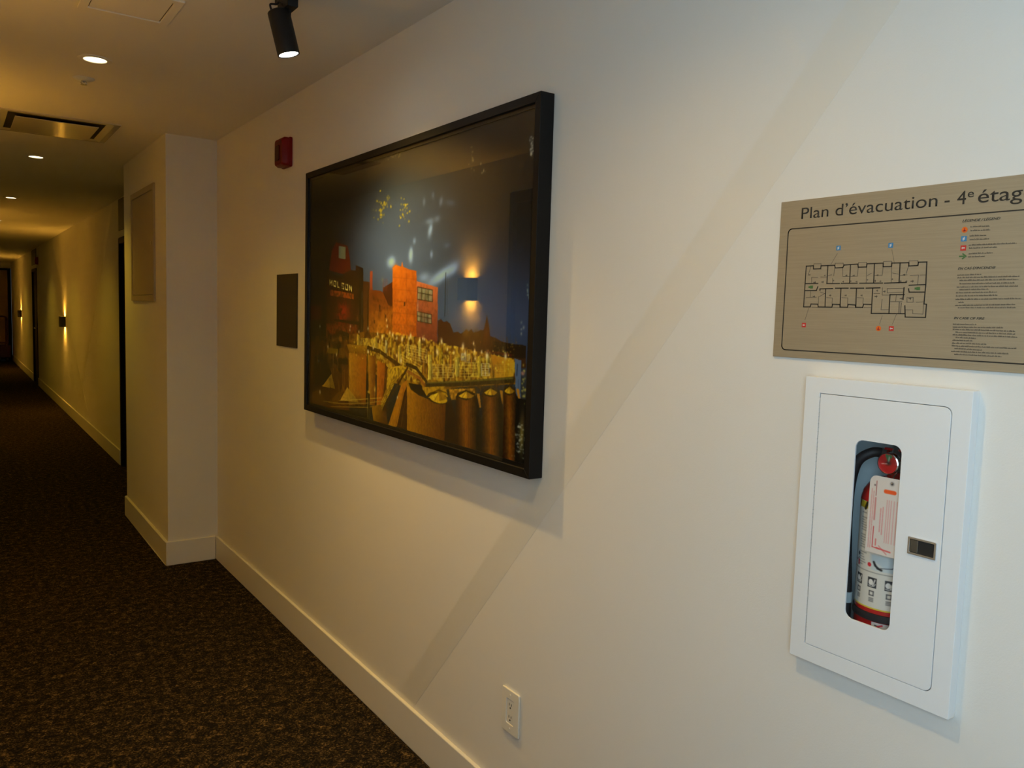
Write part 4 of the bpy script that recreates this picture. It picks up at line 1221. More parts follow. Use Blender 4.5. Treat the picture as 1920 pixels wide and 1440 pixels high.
('P',(51,31,4),[(1193.3,155.2),(1201.4,168.7),(1249.3,182.6),(1296.6,177.8),(1305.2,166.4),(1250.8,151.6)]),
('P',(241,185,28),[(1207.5,161.3),(1249.6,177.9),(1294.2,169.9),(1278.2,161.4),(1250.5,157.8),(1222.1,157.3)]),
('P',(180,125,16),[(1249.6,177.9),(1294.2,169.9),(1278.2,161.4),(1256.1,158.4)]),
('L',(101,67,9),2,0.7,[(1249.6,177.9),(1227.8,157.8)]),
('P',(192,125,25),[(1307.6,177.3),(1321.6,178.7),(1331.9,140.3),(1323.5,139.3)]),
('L',(146,96,18),4,0.8,[(1309.2,143.9),(1330.6,109.7)]),
('P',(18,13,4),[(1305.3,164.9),(1314.2,156.6),(1336.7,98.3),(1343.2,-34.9),(1314.9,-33.7)]),
('G',(1335.4,183.0),(56,26,3),(1374.7,186.8),(169,94,9),[(1335.4,183.0),(1374.9,183.8),(1385.1,-22.0),(1345.4,-22.3)]),
('G',(1374.7,186.8),(169,89,7),(1421.3,191.2),(29,17,4),[(1374.9,183.8),(1421.3,191.2),(1432.0,-21.7),(1385.1,-22.0)]),
('R',(40,18,2),11,0.4,[(1335.4,183.0),(1421.3,191.2),(1431.9,-19.4),(1345.4,-22.3)]),
('P',(51,31,4),[(1335.6,178.5),(1341.7,191.1),(1378.2,203.4),(1414.6,197.9),(1421.5,186.8),(1379.7,173.9)]),
('P',(241,185,28),[(1346.4,184.1),(1378.4,199.0),(1412.9,190.4),(1400.6,182.6),(1379.4,179.8),(1357.6,179.9)]),
('P',(180,125,16),[(1378.4,199.0),(1412.9,190.4),(1400.6,182.6),(1383.7,180.2)]),
('L',(101,67,9),2,0.7,[(1378.4,199.0),(1362.0,180.3)]),
('P',(192,125,25),[(1423.6,197.3),(1436.5,198.5),(1446.1,161.6),(1438.4,160.8)]),
('L',(146,96,18),4,0.8,[(1425.2,165.3),(1445.0,132.4)]),
('P',(18,13,4),[(1421.6,185.4),(1429.8,177.4),(1450.7,121.4),(1458.1,-23.6),(1432.0,-22.3)]),
('G',(1439.1,197.3),(44,16,2),(1466.5,199.8),(169,94,9),[(1439.1,197.3),(1466.7,197.0),(1477.2,-7.4),(1449.5,-7.5)]),
('G',(1466.5,199.8),(169,89,7),(1499.3,202.9),(27,13,4),[(1466.7,197.0),(1499.3,202.9),(1510.2,-7.4),(1477.2,-7.4)]),
('R',(40,18,2),11,0.4,[(1439.1,197.3),(1499.3,202.9),(1510.3,-8.5),(1449.5,-7.5)]),
('P',(51,31,4),[(1439.3,192.9),(1443.4,204.9),(1468.7,215.8),(1494.5,209.6),(1499.5,198.7),(1470.2,187.3)]),
('P',(241,185,28),[(1446.8,198.0),(1469.0,211.6),(1493.4,202.4),(1484.8,195.1),(1469.9,193.0),(1454.7,193.7)]),
('P',(180,125,16),[(1469.0,211.6),(1493.4,202.4),(1484.8,195.1),(1472.9,193.3)]),
('L',(101,67,9),2,0.7,[(1469.0,211.6),(1457.7,194.0)]),
('P',(192,125,25),[(1501.4,208.8),(1513.6,209.9),(1522.8,174.1),(1515.5,173.3)]),
('L',(146,96,18),4,0.8,[(1503.1,177.7),(1521.8,145.8)]),
('P',(18,13,4),[(1499.6,197.3),(1507.3,189.5),(1527.2,135.1),(1535.0,-12.7),(1510.4,-11.4)]),
('P',(8,8,6),[(1500.2,185.9),(1546.3,183.6),(1556.1,-3.3),(1505.1,-3.7)]),
('B',(146,123,52),(1532.0,90.5),10,48,0,0.85),
('B',(67,44,22),(1534.6,133.2),9,20,0,0.6),
('B',(200,196,170),(1545.1,77.8),3.2222331892131075,2.947345559939432,0,0.351463344404443),
('B',(200,196,170),(1506.7,85.2),3.363697370503611,2.4024549197668965,0,0.6666409984639017),
('B',(200,196,170),(1529.2,108.0),2.959829380398967,1.7685447897723123,0,0.49185684272584573),
('B',(200,196,170),(1535.8,64.3),2.997161800649839,1.751927020302562,0,0.5812719079029487),
('B',(200,196,170),(1517.0,96.9),3.0904151426075703,2.543481919691102,0,0.3218308600927467),
('B',(200,196,170),(1515.0,56.6),2.1374825980226313,2.834824165909003,0,0.41470436340342753),
('B',(200,196,170),(1524.5,75.9),2.642148829247477,2.664009064290635,0,0.7626095073988708),
('B',(200,196,170),(1518.3,111.5),2.1288479697961975,2.595461998901767,0,0.5514014786520122),
('B',(200,196,170),(1514.6,87.1),3.4413623703090117,2.0823221251897195,0,0.3773197582579631),
('B',(200,196,170),(1530.9,79.0),4.471228898522247,2.6500307116918815,0,0.731001872122298),
('B',(200,196,170),(1534.1,90.2),3.982099517502783,1.6541452086916277,0,0.7599312417828917),
('B',(200,196,170),(1515.5,109.0),3.558280138598742,2.270762842095505,0,0.7631167314338518),
('B',(200,196,170),(1541.3,45.3),2.0970405508672774,2.525414884598547,0,0.46798548828758046),
('B',(200,196,170),(1531.3,51.9),4.4466972940877225,1.5040839139131865,0,0.5440658760229827),
('B',(200,196,170),(1490.8,27.5),2.0718876553550754,1.7046781620608702,0,0.544587018948359),
('B',(200,196,170),(1524.8,45.0),3.974211973577966,2.333569289576454,0,0.8528237027628249),
('B',(200,196,170),(1534.3,63.3),2.648179623131491,2.6016329291438494,0,0.729825120736477),
('B',(200,196,170),(1502.7,29.1),2.427593977821738,1.5332161621098612,0,0.5047012757652592),
('B',(200,196,170),(1520.4,118.4),3.52637044298202,2.1410234107441815,0,0.4590594629796332),
('B',(200,196,170),(1532.9,115.9),3.4352554102113837,1.6490504387264413,0,0.8162598770899607),
('B',(200,196,170),(1516.8,111.6),2.9739062085269277,2.6675906792406994,0,0.6129143519564784),
('B',(200,196,170),(1548.0,83.8),4.202478273593001,1.7460573688911114,0,0.8107139400089187),
('B',(200,196,170),(1512.4,88.5),2.6961835860834533,2.4488084175108984,0,0.564452830045849),
('B',(200,196,170),(1522.3,73.1),3.6230847636138384,2.78929151062322,0,0.7189845093700973),
('B',(200,196,170),(1519.0,55.3),4.270367812210156,2.0792880944291237,0,0.619305322178348),
('B',(200,196,170),(1541.5,52.3),2.8364848804005485,1.9892476288671077,0,0.6725763445863837),
('B',(200,196,170),(1505.8,87.8),2.550560266395503,2.414771993099005,0,0.659031603079998),
('B',(200,196,170),(1542.2,29.3),4.35601724871043,2.132219685429651,0,0.5691679594901875),
('B',(200,196,170),(1515.2,65.1),3.0032535571960435,2.7899816638670663,0,0.8353107122324279),
('B',(200,196,170),(1512.9,44.5),3.8729955356357304,2.8317651655728255,0,0.45345951962375575),
('B',(200,196,170),(1528.6,115.4),3.2372869735993106,1.737109445734044,0,0.45358483476470346),
('B',(200,196,170),(1520.7,64.1),2.3714871838347853,2.0966598018492375,0,0.5199583444703149),
('B',(200,196,170),(1527.7,74.7),3.1702292295262313,1.743094321937292,0,0.5079253066218379),
('B',(200,196,170),(1520.7,88.3),2.8953174670858086,2.3354423617116646,0,0.6338842611936524),
('B',(200,196,170),(1510.9,62.3),3.2118943815247185,1.6881924988342727,0,0.6937036081509209),
('B',(200,196,170),(1525.4,84.4),4.132015317502852,1.6982627418225462,0,0.6275132281845142),
('B',(200,196,170),(1519.5,42.8),3.6237506611119024,2.357593005519337,0,0.8588970788131962),
('B',(200,196,170),(1537.9,104.2),4.489066085221968,2.1583493112409817,0,0.6799921784143683),
('B',(200,196,170),(1523.4,108.9),3.3580336011280356,1.8603521279925443,0,0.776779292533484),
('B',(200,196,170),(1523.5,109.4),3.6572423507908507,2.850162487272193,0,0.7157532308774759),
('B',(200,196,170),(1544.7,42.8),2.099514990007254,2.2657427228660145,0,0.479477044209598),
('B',(200,196,170),(1512.2,79.6),3.821336677081532,2.5965570935896154,0,0.42248101216374107),
('B',(200,196,170),(1526.5,51.7),4.056642571734099,1.6381229240083868,0,0.3819615346295425),
('B',(200,196,170),(1525.3,111.3),4.475588766034376,1.607039151828094,0,0.6454590317470859),
('B',(200,196,170),(1529.3,57.7),2.848246315789454,2.46191504530556,0,0.5809882855706179),
('B',(200,196,170),(1516.1,109.0),4.2430451793827135,2.250395674055638,0,0.8892257912027002),
('B',(237,212,82),(1527.5,206.4),2.1441578664458696,2.009197287772187,0,0.7960606710764706),
('B',(237,212,82),(1530.1,205.4),3.9785404950593035,3.6763914156608015,0,0.4804652253773415),
('B',(237,212,82),(1530.4,273.2),3.3472235347057864,3.859719273559548,0,0.5781841510602548),
('B',(237,212,82),(1530.9,191.9),2.1676495649572116,2.830632425352483,0,0.5529173697329953),
('B',(237,212,82),(1527.5,224.9),3.415767893995533,3.0366366537280465,0,0.6371411586536389),
('B',(237,212,82),(1532.5,215.3),2.9886786263153793,2.571213439052624,0,0.7318871408915604),
('B',(237,212,82),(1529.5,249.6),4.468668956652398,2.4324198147295557,0,0.5099900165774072),
('B',(237,212,82),(1538.5,239.4),4.193822212763851,3.4634361031712504,0,0.43119266445182663),
('B',(237,212,82),(1534.5,230.4),2.45024765403211,2.232778216477388,0,0.6605284344889557),
('B',(237,212,82),(1541.8,207.0),4.015666695738667,2.153848658936754,0,0.540160829896843),
('B',(237,212,82),(1536.0,254.7),2.575087267260529,3.121836006499141,0,0.38207347895443855),
('B',(237,212,82),(1540.2,192.0),2.41667668272894,2.5334222037407743,0,0.6775072347575267),
('B',(237,212,82),(1535.9,192.8),3.407429216647283,3.620472786002486,0,0.7343627463915152),
('B',(237,212,82),(1540.5,173.1),2.2161288526811185,2.785673796903967,0,0.5271344283802444),
('B',(237,212,82),(1532.2,236.0),4.319332495569149,2.1407760290309197,0,0.522106156704542),
('B',(237,212,82),(1542.7,210.8),3.9659907652722732,2.9656417474492933,0,0.749698285292945),
('B',(237,212,82),(1531.7,258.6),2.4731199111454614,2.972263235173311,0,0.6656418157868524),
('B',(237,212,82),(1536.2,258.9),3.220307952207208,2.866071226339505,0,0.7913039891730961),
('B',(237,212,82),(1526.0,253.4),4.237215032349816,2.0472581766545175,0,0.37580025344047685),
('B',(237,212,82),(1535.7,209.4),3.3259166292303073,3.054171652432298,0,0.6112134547117145),
('B',(237,212,82),(1530.7,235.6),3.4628630508991916,3.4283672217216425,0,0.45478973548680507),
('B',(237,212,82),(1540.7,195.8),4.062193027736603,3.9776722933754565,0,0.3312667905820995),
('B',(150,60,50),(1481.6,15.5),12,4,0,0.5),
('B',(190,120,110),(1528.3,251.9),8,5,0,0.8),
('P',(11,8,3),[(342.5,-12.7),(747.4,5.5),(796.4,-2.6),(798.5,-57.0),(344.1,-68.3)]),
('N',(27,13,1),0.13,[(180.2,446.6),(577.5,446.5),(771.4,446.4),(934.2,446.4),(1068.6,446.3),(1074.4,316.0),(1496.1,263.6),(1509.4,8.6),(875.5,-27.4),(123.7,4.3)],6),
('N',(255,224,67),0.08,[(409.2,287.4),(939.2,323.9),(1502.1,289.4),(1509.4,8.6),(889.9,-7.6),(417.1,26.8)],5),
('L',(27,13,4),2.504132899240715,0.3626646095204325,[(216.9,246.4),(216.3,200.0)]),
('L',(169,116,30),4.902452100917805,0.6587692106179823,[(347.2,121.2),(363.6,98.6)]),
('L',(27,13,4),4.373738661868208,0.7402369851732972,[(269.2,227.5),(259.8,178.7)]),
('L',(169,116,30),4.447454816819727,0.7383145127740309,[(206.3,251.7),(184.1,229.0)]),
('L',(27,13,4),3.1757936125058284,0.4580756073017971,[(149.1,223.3),(164.8,199.6)]),
('L',(169,116,30),4.239486654480186,0.7491267723881098,[(85.6,220.5),(96.3,180.2)]),
('L',(27,13,4),3.904602321721275,0.4117035847990393,[(72.0,214.6),(63.4,158.0)]),
('L',(169,116,30),4.030833601002933,0.46857808481110613,[(400.5,147.2),(427.6,117.7)]),
('L',(27,13,4),4.463696238663024,0.632882300114918,[(223.5,132.3),(233.3,86.1)]),
('L',(169,116,30),4.489937554890929,0.3646871276489693,[(337.4,259.5),(340.2,231.4)]),
('L',(27,13,4),3.0847813594479536,0.4159724197715342,[(280.0,238.7),(283.6,214.5)]),
('L',(169,116,30),4.482381997006063,0.36738871063820977,[(89.6,201.7),(72.3,172.6)]),
('L',(27,13,4),2.5620893560735367,0.358497911342414,[(283.0,136.0),(303.7,120.8)]),
('L',(169,116,30),2.2482707573725387,0.449180153139374,[(98.5,111.5),(115.2,87.3)]),
('L',(27,13,4),3.1123035102573677,0.5814054707676227,[(100.8,106.7),(131.7,64.9)]),
('L',(169,116,30),3.7400265773171415,0.38924519216648923,[(231.3,167.6),(262.3,144.8)]),
('L',(27,13,4),3.8948244500950455,0.4116231566060197,[(412.7,156.7),(411.3,140.0)]),
('L',(169,116,30),3.8142253450414847,0.3280700355181909,[(346.3,232.3),(346.3,209.7)]),
('L',(27,13,4),2.7142588447386333,0.6801377137318307,[(87.4,126.0),(89.2,85.8)]),
('L',(169,116,30),4.266500358283712,0.6200929711585331,[(121.4,187.5),(133.6,152.6)]),
('L',(27,13,4),3.5894694022079143,0.6328741593913878,[(344.6,114.6),(320.6,91.1)]),
('L',(169,116,30),4.091120493047108,0.4902950843897418,[(306.3,196.0),(289.5,163.6)]),
('L',(27,13,4),2.8251062948985206,0.7330447749731853,[(332.7,96.1),(308.6,63.5)]),
('L',(169,116,30),3.008677037909493,0.5843786097692757,[(407.8,276.5),(407.9,228.2)]),
('L',(27,13,4),4.201060574557946,0.7914324848202168,[(221.8,84.3),(249.0,39.2)]),
('L',(169,116,30),3.512018699268153,0.7739683859304858,[(309.5,130.4),(322.1,80.1)]),
('L',(108,71,10),2.4,0.7,[(1440.5,225.0),(1444.3,203.7)]),
('L',(108,71,10),2.4,0.7,[(1226.7,207.2),(1226.3,173.7)]),
('L',(108,71,10),2.4,0.7,[(1341.0,216.7),(1347.2,191.2)]),
('L',(108,71,10),2.4,0.7,[(1066.8,193.8),(1066.6,172.5)]),
('L',(108,71,10),2.4,0.7,[(1468.0,227.3),(1471.8,208.8)]),
('L',(108,71,10),2.4,0.7,[(1271.4,210.9),(1279.4,187.9)]),
('L',(108,71,10),2.4,0.7,[(1358.6,218.1),(1357.3,197.1)]),
('L',(108,71,10),2.4,0.7,[(1384.5,220.3),(1380.9,194.1)]),
('L',(108,71,10),2.4,0.7,[(1416.0,222.9),(1424.8,201.2)]),
('L',(108,71,10),2.4,0.7,[(1317.7,214.7),(1327.4,186.6)]),
('L',(108,71,10),2.4,0.7,[(1427.6,223.9),(1428.7,209.6)]),
('L',(108,71,10),2.4,0.7,[(1410.1,222.4),(1405.0,195.6)]),
('L',(108,71,10),2.4,0.7,[(1165.2,202.0),(1172.2,175.5)]),
('L',(108,71,10),2.4,0.7,[(1270.7,210.8),(1271.3,192.1)]),
('B',(255,236,180),(572.2,340.2),4.800000000000001,6.6000000000000005,0,0.95),
('B',(255,236,180),(494.5,326.2),4.0,5.5,0,0.95),
('B',(255,236,180),(412.8,329.5),4.0,5.5,0,0.95),
('B',(255,236,180),(651.8,324.0),5.6000000000000005,7.700000000000001,0,0.95),
('B',(255,236,180),(690.4,314.3),6.4,8.8,0,0.95),
('B',(255,236,180),(747.6,331.0),4.800000000000001,6.6000000000000005,0,0.95),
('B',(255,236,180),(768.0,324.5),5.6000000000000005,7.700000000000001,0,0.95),
('B',(255,236,180),(800.2,315.0),4.800000000000001,6.6000000000000005,0,0.95),
('B',(255,236,180),(839.0,314.7),7.2,9.9,0,0.95),
('B',(255,236,180),(899.0,325.8),6.4,8.8,0,0.95),
('B',(255,236,180),(888.1,318.4),4.800000000000001,6.6000000000000005,0,0.95),
('B',(255,236,180),(961.1,314.6),5.6000000000000005,7.700000000000001,0,0.95),
('B',(255,236,180),(982.1,320.5),4.800000000000001,6.6000000000000005,0,0.95),
('B',(255,236,180),(992.7,319.2),4.0,5.5,0,0.95),
('B',(255,236,180),(1100.5,317.2),6.4,8.8,0,0.95),
('B',(255,236,180),(1075.8,283.3),7.2,9.9,0,0.95),
('B',(255,236,180),(1136.9,294.7),4.0,5.5,0,0.95),
('B',(255,236,180),(1174.9,287.1),4.0,5.5,0,0.95),
('B',(255,236,180),(1225.7,307.0),7.2,9.9,0,0.95),
('B',(255,236,180),(1238.4,289.0),5.6000000000000005,7.700000000000001,0,0.95),
('B',(255,236,180),(1283.6,318.9),4.0,5.5,0,0.95),
('B',(255,236,180),(1290.4,297.9),4.800000000000001,6.6000000000000005,0,0.95),
('B',(255,236,180),(1294.2,276.9),4.0,5.5,0,0.95),
('B',(255,236,180),(1327.1,296.9),4.0,5.5,0,0.95),
('B',(255,236,180),(1355.0,288.0),8.0,11.0,0,0.95),
('B',(255,236,180),(1447.1,291.8),6.4,8.8,0,0.95),
('B',(255,236,180),(834.2,242.0),6.4,8.8,0,0.95),
('B',(255,236,180),(802.4,256.1),4.800000000000001,6.6000000000000005,0,0.95),
('B',(255,236,180),(720.4,291.7),4.0,5.5,0,0.95),
('B',(255,236,180),(669.8,298.6),4.0,5.5,0,0.95),
('B',(255,236,180),(618.8,273.8),4.800000000000001,6.6000000000000005,0,0.95),
('B',(255,236,180),(575.0,256.4),4.800000000000001,6.6000000000000005,0,0.95),
('B',(255,236,180),(288.6,230.6),4.800000000000001,6.6000000000000005,0,0.95),
('B',(255,236,180),(201.7,257.4),4.800000000000001,6.6000000000000005,0,0.95),
('B',(255,236,180),(115.5,335.1),4.800000000000001,6.6000000000000005,0,0.95),
('B',(255,236,180),(726.4,352.1),4.0,5.5,0,0.95),
('B',(255,236,180),(721.5,373.8),4.0,5.5,0,0.95),
('B',(255,236,180),(122.1,69.5),6.4,8.8,0,0.95),
('B',(255,236,180),(417.3,343.5),4.0,5.5,0,0.95),
('B',(255,236,180),(811.7,116.9),4.0,5.5,0,0.95),
('B',(255,239,90),(1475.0,324.6),2.2988204306768165,1.644466530351062,0,0.4551213692342885),
('B',(255,239,90),(847.1,293.6),4.463646199772161,1.8306956638836165,0,0.6628609722882748),
('B',(255,239,90),(1365.7,284.9),2.5311996972974535,1.6976789663658007,0,0.6992272209404653),
('B',(255,239,90),(1104.9,260.0),2.5401424423559367,2.610021279716186,0,0.6511056379988016),
('B',(255,239,90),(1228.3,277.4),4.1907916299501995,2.8364435204817933,0,0.8045752254138389),
('B',(255,239,90),(875.8,257.5),3.457655451509013,2.2828235655993976,0,0.7581170035099962),
('B',(255,239,90),(1443.6,301.0),3.7528770898665647,2.49292681726485,0,0.57045170502903),
('B',(255,239,90),(466.5,266.9),4.047276017045748,2.517167816452903,0,0.8586394853135144),
('B',(255,239,90),(876.6,243.1),2.583534241182536,3.0012196253707026,0,0.37537779574559477),
('B',(255,239,90),(1181.6,302.1),3.9502713373049656,2.8984178544694488,0,0.5245143887771964),
('B',(255,239,90),(885.4,253.9),3.4785500976074393,3.0069320339932757,0,0.6440684245690718),
('B',(255,239,90),(974.4,232.2),4.355284638582625,3.2844193213563857,0,0.7952010258745733),
('B',(255,239,90),(1188.7,263.5),2.7993843768270015,3.017151785639575,0,0.7547696372498759),
('B',(255,239,90),(1289.1,289.8),3.7868592372571563,2.3224036437214153,0,0.420215416624461),
('B',(255,239,90),(1297.7,262.1),2.7954156556797005,3.1223960636251658,0,0.463233955496954),
('B',(255,239,90),(695.1,293.2),3.4426018119748067,2.462679071231064,0,0.8058592570422959),
('B',(255,239,90),(456.7,250.0),3.2447055175718313,1.6475483296822664,0,0.5750512915557411),
('B',(255,239,90),(1048.7,283.1),4.36540578845126,1.944548479948317,0,0.4267349830033036),
('B',(255,239,90),(1374.4,259.8),3.290883970191049,3.1852378524118117,0,0.6267420546181117),
('B',(255,239,90),(991.0,287.3),3.082237633437453,2.0367523309943802,0,0.5147817212883025),
('B',(255,239,90),(902.0,251.1),3.9493784293452645,3.167861964774341,0,0.42556780621963514),
('B',(255,239,90),(898.7,264.0),4.174897983149091,3.3209401182642972,0,0.5397408091416059),
('B',(255,239,90),(677.2,260.7),3.6429173436727127,3.2651245598761554,0,0.5011051755393462),
('B',(255,239,90),(819.2,289.5),3.423720897601088,1.7520230831137436,0,0.6537233496210058),
('B',(255,239,90),(1116.7,308.0),3.6667042326717896,2.6454798286612586,0,0.8395837040102542),
('B',(255,239,90),(632.2,254.4),2.445900467510177,2.1103755476639434,0,0.4550690275031412),
('B',(255,239,90),(1400.3,256.1),2.9782923768559453,3.1317620743814274,0,0.9106133529840247),
('B',(255,239,90),(1291.1,312.5),4.112751660583928,2.8336266784391952,0,0.357423556039771),
('B',(255,239,90),(857.4,275.1),3.40725814026715,3.251598135749318,0,0.5059031433472142),
('B',(255,239,90),(1461.4,257.8),2.3806298379833692,3.0131600772339153,0,0.5396725896193846),
('B',(255,239,90),(1104.8,281.4),3.44618768086368,2.787851701420906,0,0.5060150312091286),
('B',(255,239,90),(565.5,275.5),3.512118531015437,2.068246966340154,0,0.4559574537643117),
('B',(255,239,90),(754.1,296.2),2.958619555156183,1.8118522618148478,0,0.4815659526906867),
('B',(255,239,90),(1153.5,287.2),3.000254173509684,1.9293465730985435,0,0.8405334687620964),
('B',(255,239,90),(1088.0,308.1),3.343753596479531,1.874526508980539,0,0.6373587317295897),
('B',(255,239,90),(785.8,221.3),4.113835774452135,3.0027541280145975,0,0.39516373654819553),
('B',(255,239,90),(623.5,284.3),2.7798181434679137,2.4786592361213438,0,0.4332515948881707),
('B',(255,239,90),(1009.6,298.2),3.4182360499557736,3.2824301202459556,0,0.7174575206661813),
('B',(255,239,90),(1119.2,252.5),3.40653884437473,2.79574020941703,0,0.5379612646840599),
('B',(255,239,90),(1434.8,275.0),3.774014547946596,2.8992382134204946,0,0.9365563749346089),
('B',(255,239,90),(1446.4,253.0),3.326321106991164,2.687287421301244,0,0.36256530238326046),
('B',(255,239,90),(530.6,230.8),3.9904298654834434,2.260287731501611,0,0.940270137686969),
('B',(255,239,90),(1435.8,304.5),3.4878202790658186,2.5702806655194923,0,0.8367614486771532),
('B',(255,239,90),(1467.1,287.0),2.8362387795502255,2.348393037257115,0,0.5852322023977389),
('B',(255,239,90),(545.5,261.4),3.8601714248375467,1.9252937714840614,0,0.707608938222972),
('B',(255,239,90),(1460.8,270.8),3.0210003518989463,3.3987557569722657,0,0.5001121876538536),
('B',(255,239,90),(889.1,265.8),3.0175746138742525,2.993901245615831,0,0.7428181326794125),
('B',(255,239,90),(733.5,261.5),2.1627805383226164,1.7364132212550212,0,0.548471579403305),
('B',(255,239,90),(1092.7,266.4),3.6656160491337877,2.019919217476491,0,0.3765713536569025),
('B',(255,239,90),(1328.6,279.0),2.1879065121329235,2.938455501689071,0,0.38161654838878967),
('B',(255,239,90),(1369.4,296.7),2.5307510784771834,3.0767711012510377,0,0.6000617013231144),
('B',(255,239,90),(1100.0,273.2),2.802014154280153,1.9227919128050666,0,0.535232410777702),
('B',(255,239,90),(774.2,275.0),3.937739729134808,2.1306040326792695,0,0.5530244921138359),
('B',(255,239,90),(1433.5,315.2),3.1542746857708295,2.6424257309734025,0,0.381110561608138),
('B',(255,239,90),(1299.0,291.7),3.1879446350824914,1.9616381331120727,0,0.5613789454598995),
('B',(255,239,90),(895.1,268.5),3.090166947345398,2.210347688887416,0,0.45113696503995837),
('B',(255,239,90),(1345.7,297.8),3.5729162739993283,1.779488494911179,0,0.5271269304624101),
('B',(255,239,90),(889.3,278.2),3.205942741036743,3.1530338441127443,0,0.617132432350948),
('B',(255,239,90),(945.3,305.3),2.7983146885370864,2.8221385639191583,0,0.5676368793793551),
('B',(255,239,90),(459.9,295.3),2.184640107957089,1.6908297779019505,0,0.5854187027076092),
('B',(255,239,90),(730.6,307.8),3.127575197418553,2.913275311985598,0,0.5319349371973372),
('B',(255,239,90),(690.1,286.6),4.061106391383099,2.599933823132811,0,0.48047845489543073),
('B',(255,239,90),(892.2,268.0),4.13399743781023,1.805644764043385,0,0.8765493169903105),
('B',(255,239,90),(1077.0,281.2),2.310740586393019,2.0957247434926787,0,0.5862679325335698),
('B',(255,239,90),(1143.9,267.1),2.5499157817657556,2.644578440896143,0,0.8139673036969378),
('B',(255,239,90),(691.3,316.4),4.022114968286941,2.0354900295148317,0,0.7051602902080498),
('B',(255,239,90),(1039.6,316.8),2.346338085283686,2.06874614103728,0,0.9289345753308503),
('B',(255,239,90),(1167.6,286.0),4.252815461958815,2.0128019667935635,0,0.5421024625343533),
('B',(255,239,90),(1124.7,272.4),2.1873065669728375,2.4001563000196118,0,0.8112838007951022),
('B',(255,239,90),(1385.2,302.2),2.2235160127937124,2.305681833474609,0,0.8966141142153189),
('B',(255,239,90),(1262.7,287.3),3.2360418150732264,2.3527334939464324,0,0.6510772845458372),
('B',(255,239,90),(1035.9,284.4),2.226646383061618,3.0615356053792073,0,0.6140388534679052),
('B',(255,239,90),(690.6,287.4),2.318046930378185,2.6481537834977553,0,0.36196701393564645),
('B',(255,239,90),(1414.1,291.3),3.424844432096471,2.077433745143242,0,0.9121674702616679),
('B',(255,239,90),(1124.5,243.3),2.1330297608461612,2.099137175328189,0,0.6917127840286879),
('B',(255,239,90),(1197.0,274.7),4.384663486645152,3.072060121571237,0,0.4571584608120358),
('B',(255,239,90),(1092.6,249.9),3.0669187012859065,2.775968310494277,0,0.39066356538782815),
('B',(255,239,90),(1037.3,255.6),3.090698740438643,1.6774280119408695,0,0.7458617342731961),
('B',(255,239,90),(1462.6,281.5),2.2415614960106196,2.7512663390742995,0,0.6996290099921758),
('B',(255,239,90),(990.5,331.4),4.005645708194626,2.342142929203652,0,0.40235155296655833),
('B',(255,239,90),(1173.1,265.5),3.571201270543204,1.8670943831887177,0,0.9362338979908116),
('B',(255,239,90),(1460.9,295.0),2.038341592117291,2.757111617206662,0,0.907339438700878),
('B',(255,239,90),(1057.6,245.6),3.252230944592065,2.215119097600776,0,0.38497631917935393),
('B',(255,239,90),(732.6,253.6),4.042941607273219,2.446940782795759,0,0.6694881406714812),
('B',(255,239,90),(1179.7,302.8),3.809261331030278,1.6354200615859456,0,0.7338164548821533),
('B',(255,239,90),(474.1,239.8),3.2637162793107093,3.2649378747915896,0,0.8471353986533379),
('B',(255,239,90),(829.8,260.3),3.7562511395717295,2.9767444458813532,0,0.37361786331771046),
('B',(255,239,90),(776.2,278.6),3.3427932800849898,3.393150430487239,0,0.44935524244470243),
('B',(255,239,90),(1003.7,264.7),4.08629522014554,2.9378766924680084,0,0.8274051202427775),
('B',(255,239,90),(873.5,282.3),3.5101899594062727,1.8653090121971037,0,0.5188287125717458),
('B',(255,239,90),(1328.4,260.6),2.211139476737732,3.0523473170620905,0,0.7350097296888678),
('B',(255,239,90),(604.5,250.6),4.2061086611132446,2.7725881463601154,0,0.7363987923734809),
('B',(255,239,90),(544.0,252.0),2.9606754351573437,1.7375059533870887,0,0.8133615058848012),
('B',(255,239,90),(728.6,304.7),3.971720464412092,2.6520808503514464,0,0.5728306579433875),
('B',(255,239,90),(989.5,280.3),4.2109295504321365,2.614420997245383,0,0.5826289678631594),
('B',(255,239,90),(1226.8,254.3),4.434287628302674,1.9313621861105776,0,0.686121770292411),
('B',(255,239,90),(1391.2,293.0),2.465881102009357,2.8706469807648047,0,0.6936516465589659),
('B',(255,239,90),(544.7,276.0),2.2645909423945625,2.1520698516913463,0,0.6806646415801718),
('B',(255,239,90),(979.7,279.5),3.476092734623856,3.0158370520849496,0,0.5749527426383092),
('B',(255,239,90),(1001.7,259.5),3.7457569294326234,2.2572182779459764,0,0.814374137474421),
('B',(255,239,90),(436.9,271.6),2.2853385644361155,1.6732205036495225,0,0.7205439250628016),
('B',(255,239,90),(1104.5,248.9),3.6282143899949606,3.1276592168777615,0,0.5432592732674651),
('B',(255,239,90),(1407.9,250.4),2.7617769046225584,1.715249307941872,0,0.8173391691526306),
('B',(255,239,90),(692.5,317.4),2.144513568287495,2.9017779812121782,0,0.7681494833729037),
('B',(255,239,90),(1207.9,252.7),2.6109234055625543,2.4957739859216526,0,0.7557980119719865),
('B',(255,239,90),(884.4,251.3),2.894474644921025,3.0996807884221638,0,0.742390576799054),
('B',(255,239,90),(1347.8,247.4),2.468745100487807,2.181687679978624,0,0.7396337936441755),
('B',(255,239,90),(1310.4,268.2),3.597897064571659,2.5110791848244576,0,0.6721986499987451),
('B',(255,239,90),(1144.8,272.3),3.079475911357154,1.7925119589309815,0,0.608582414669302),
('B',(255,239,90),(1226.0,258.9),2.0203467724913833,2.2111642337312563,0,0.9092768560161392),
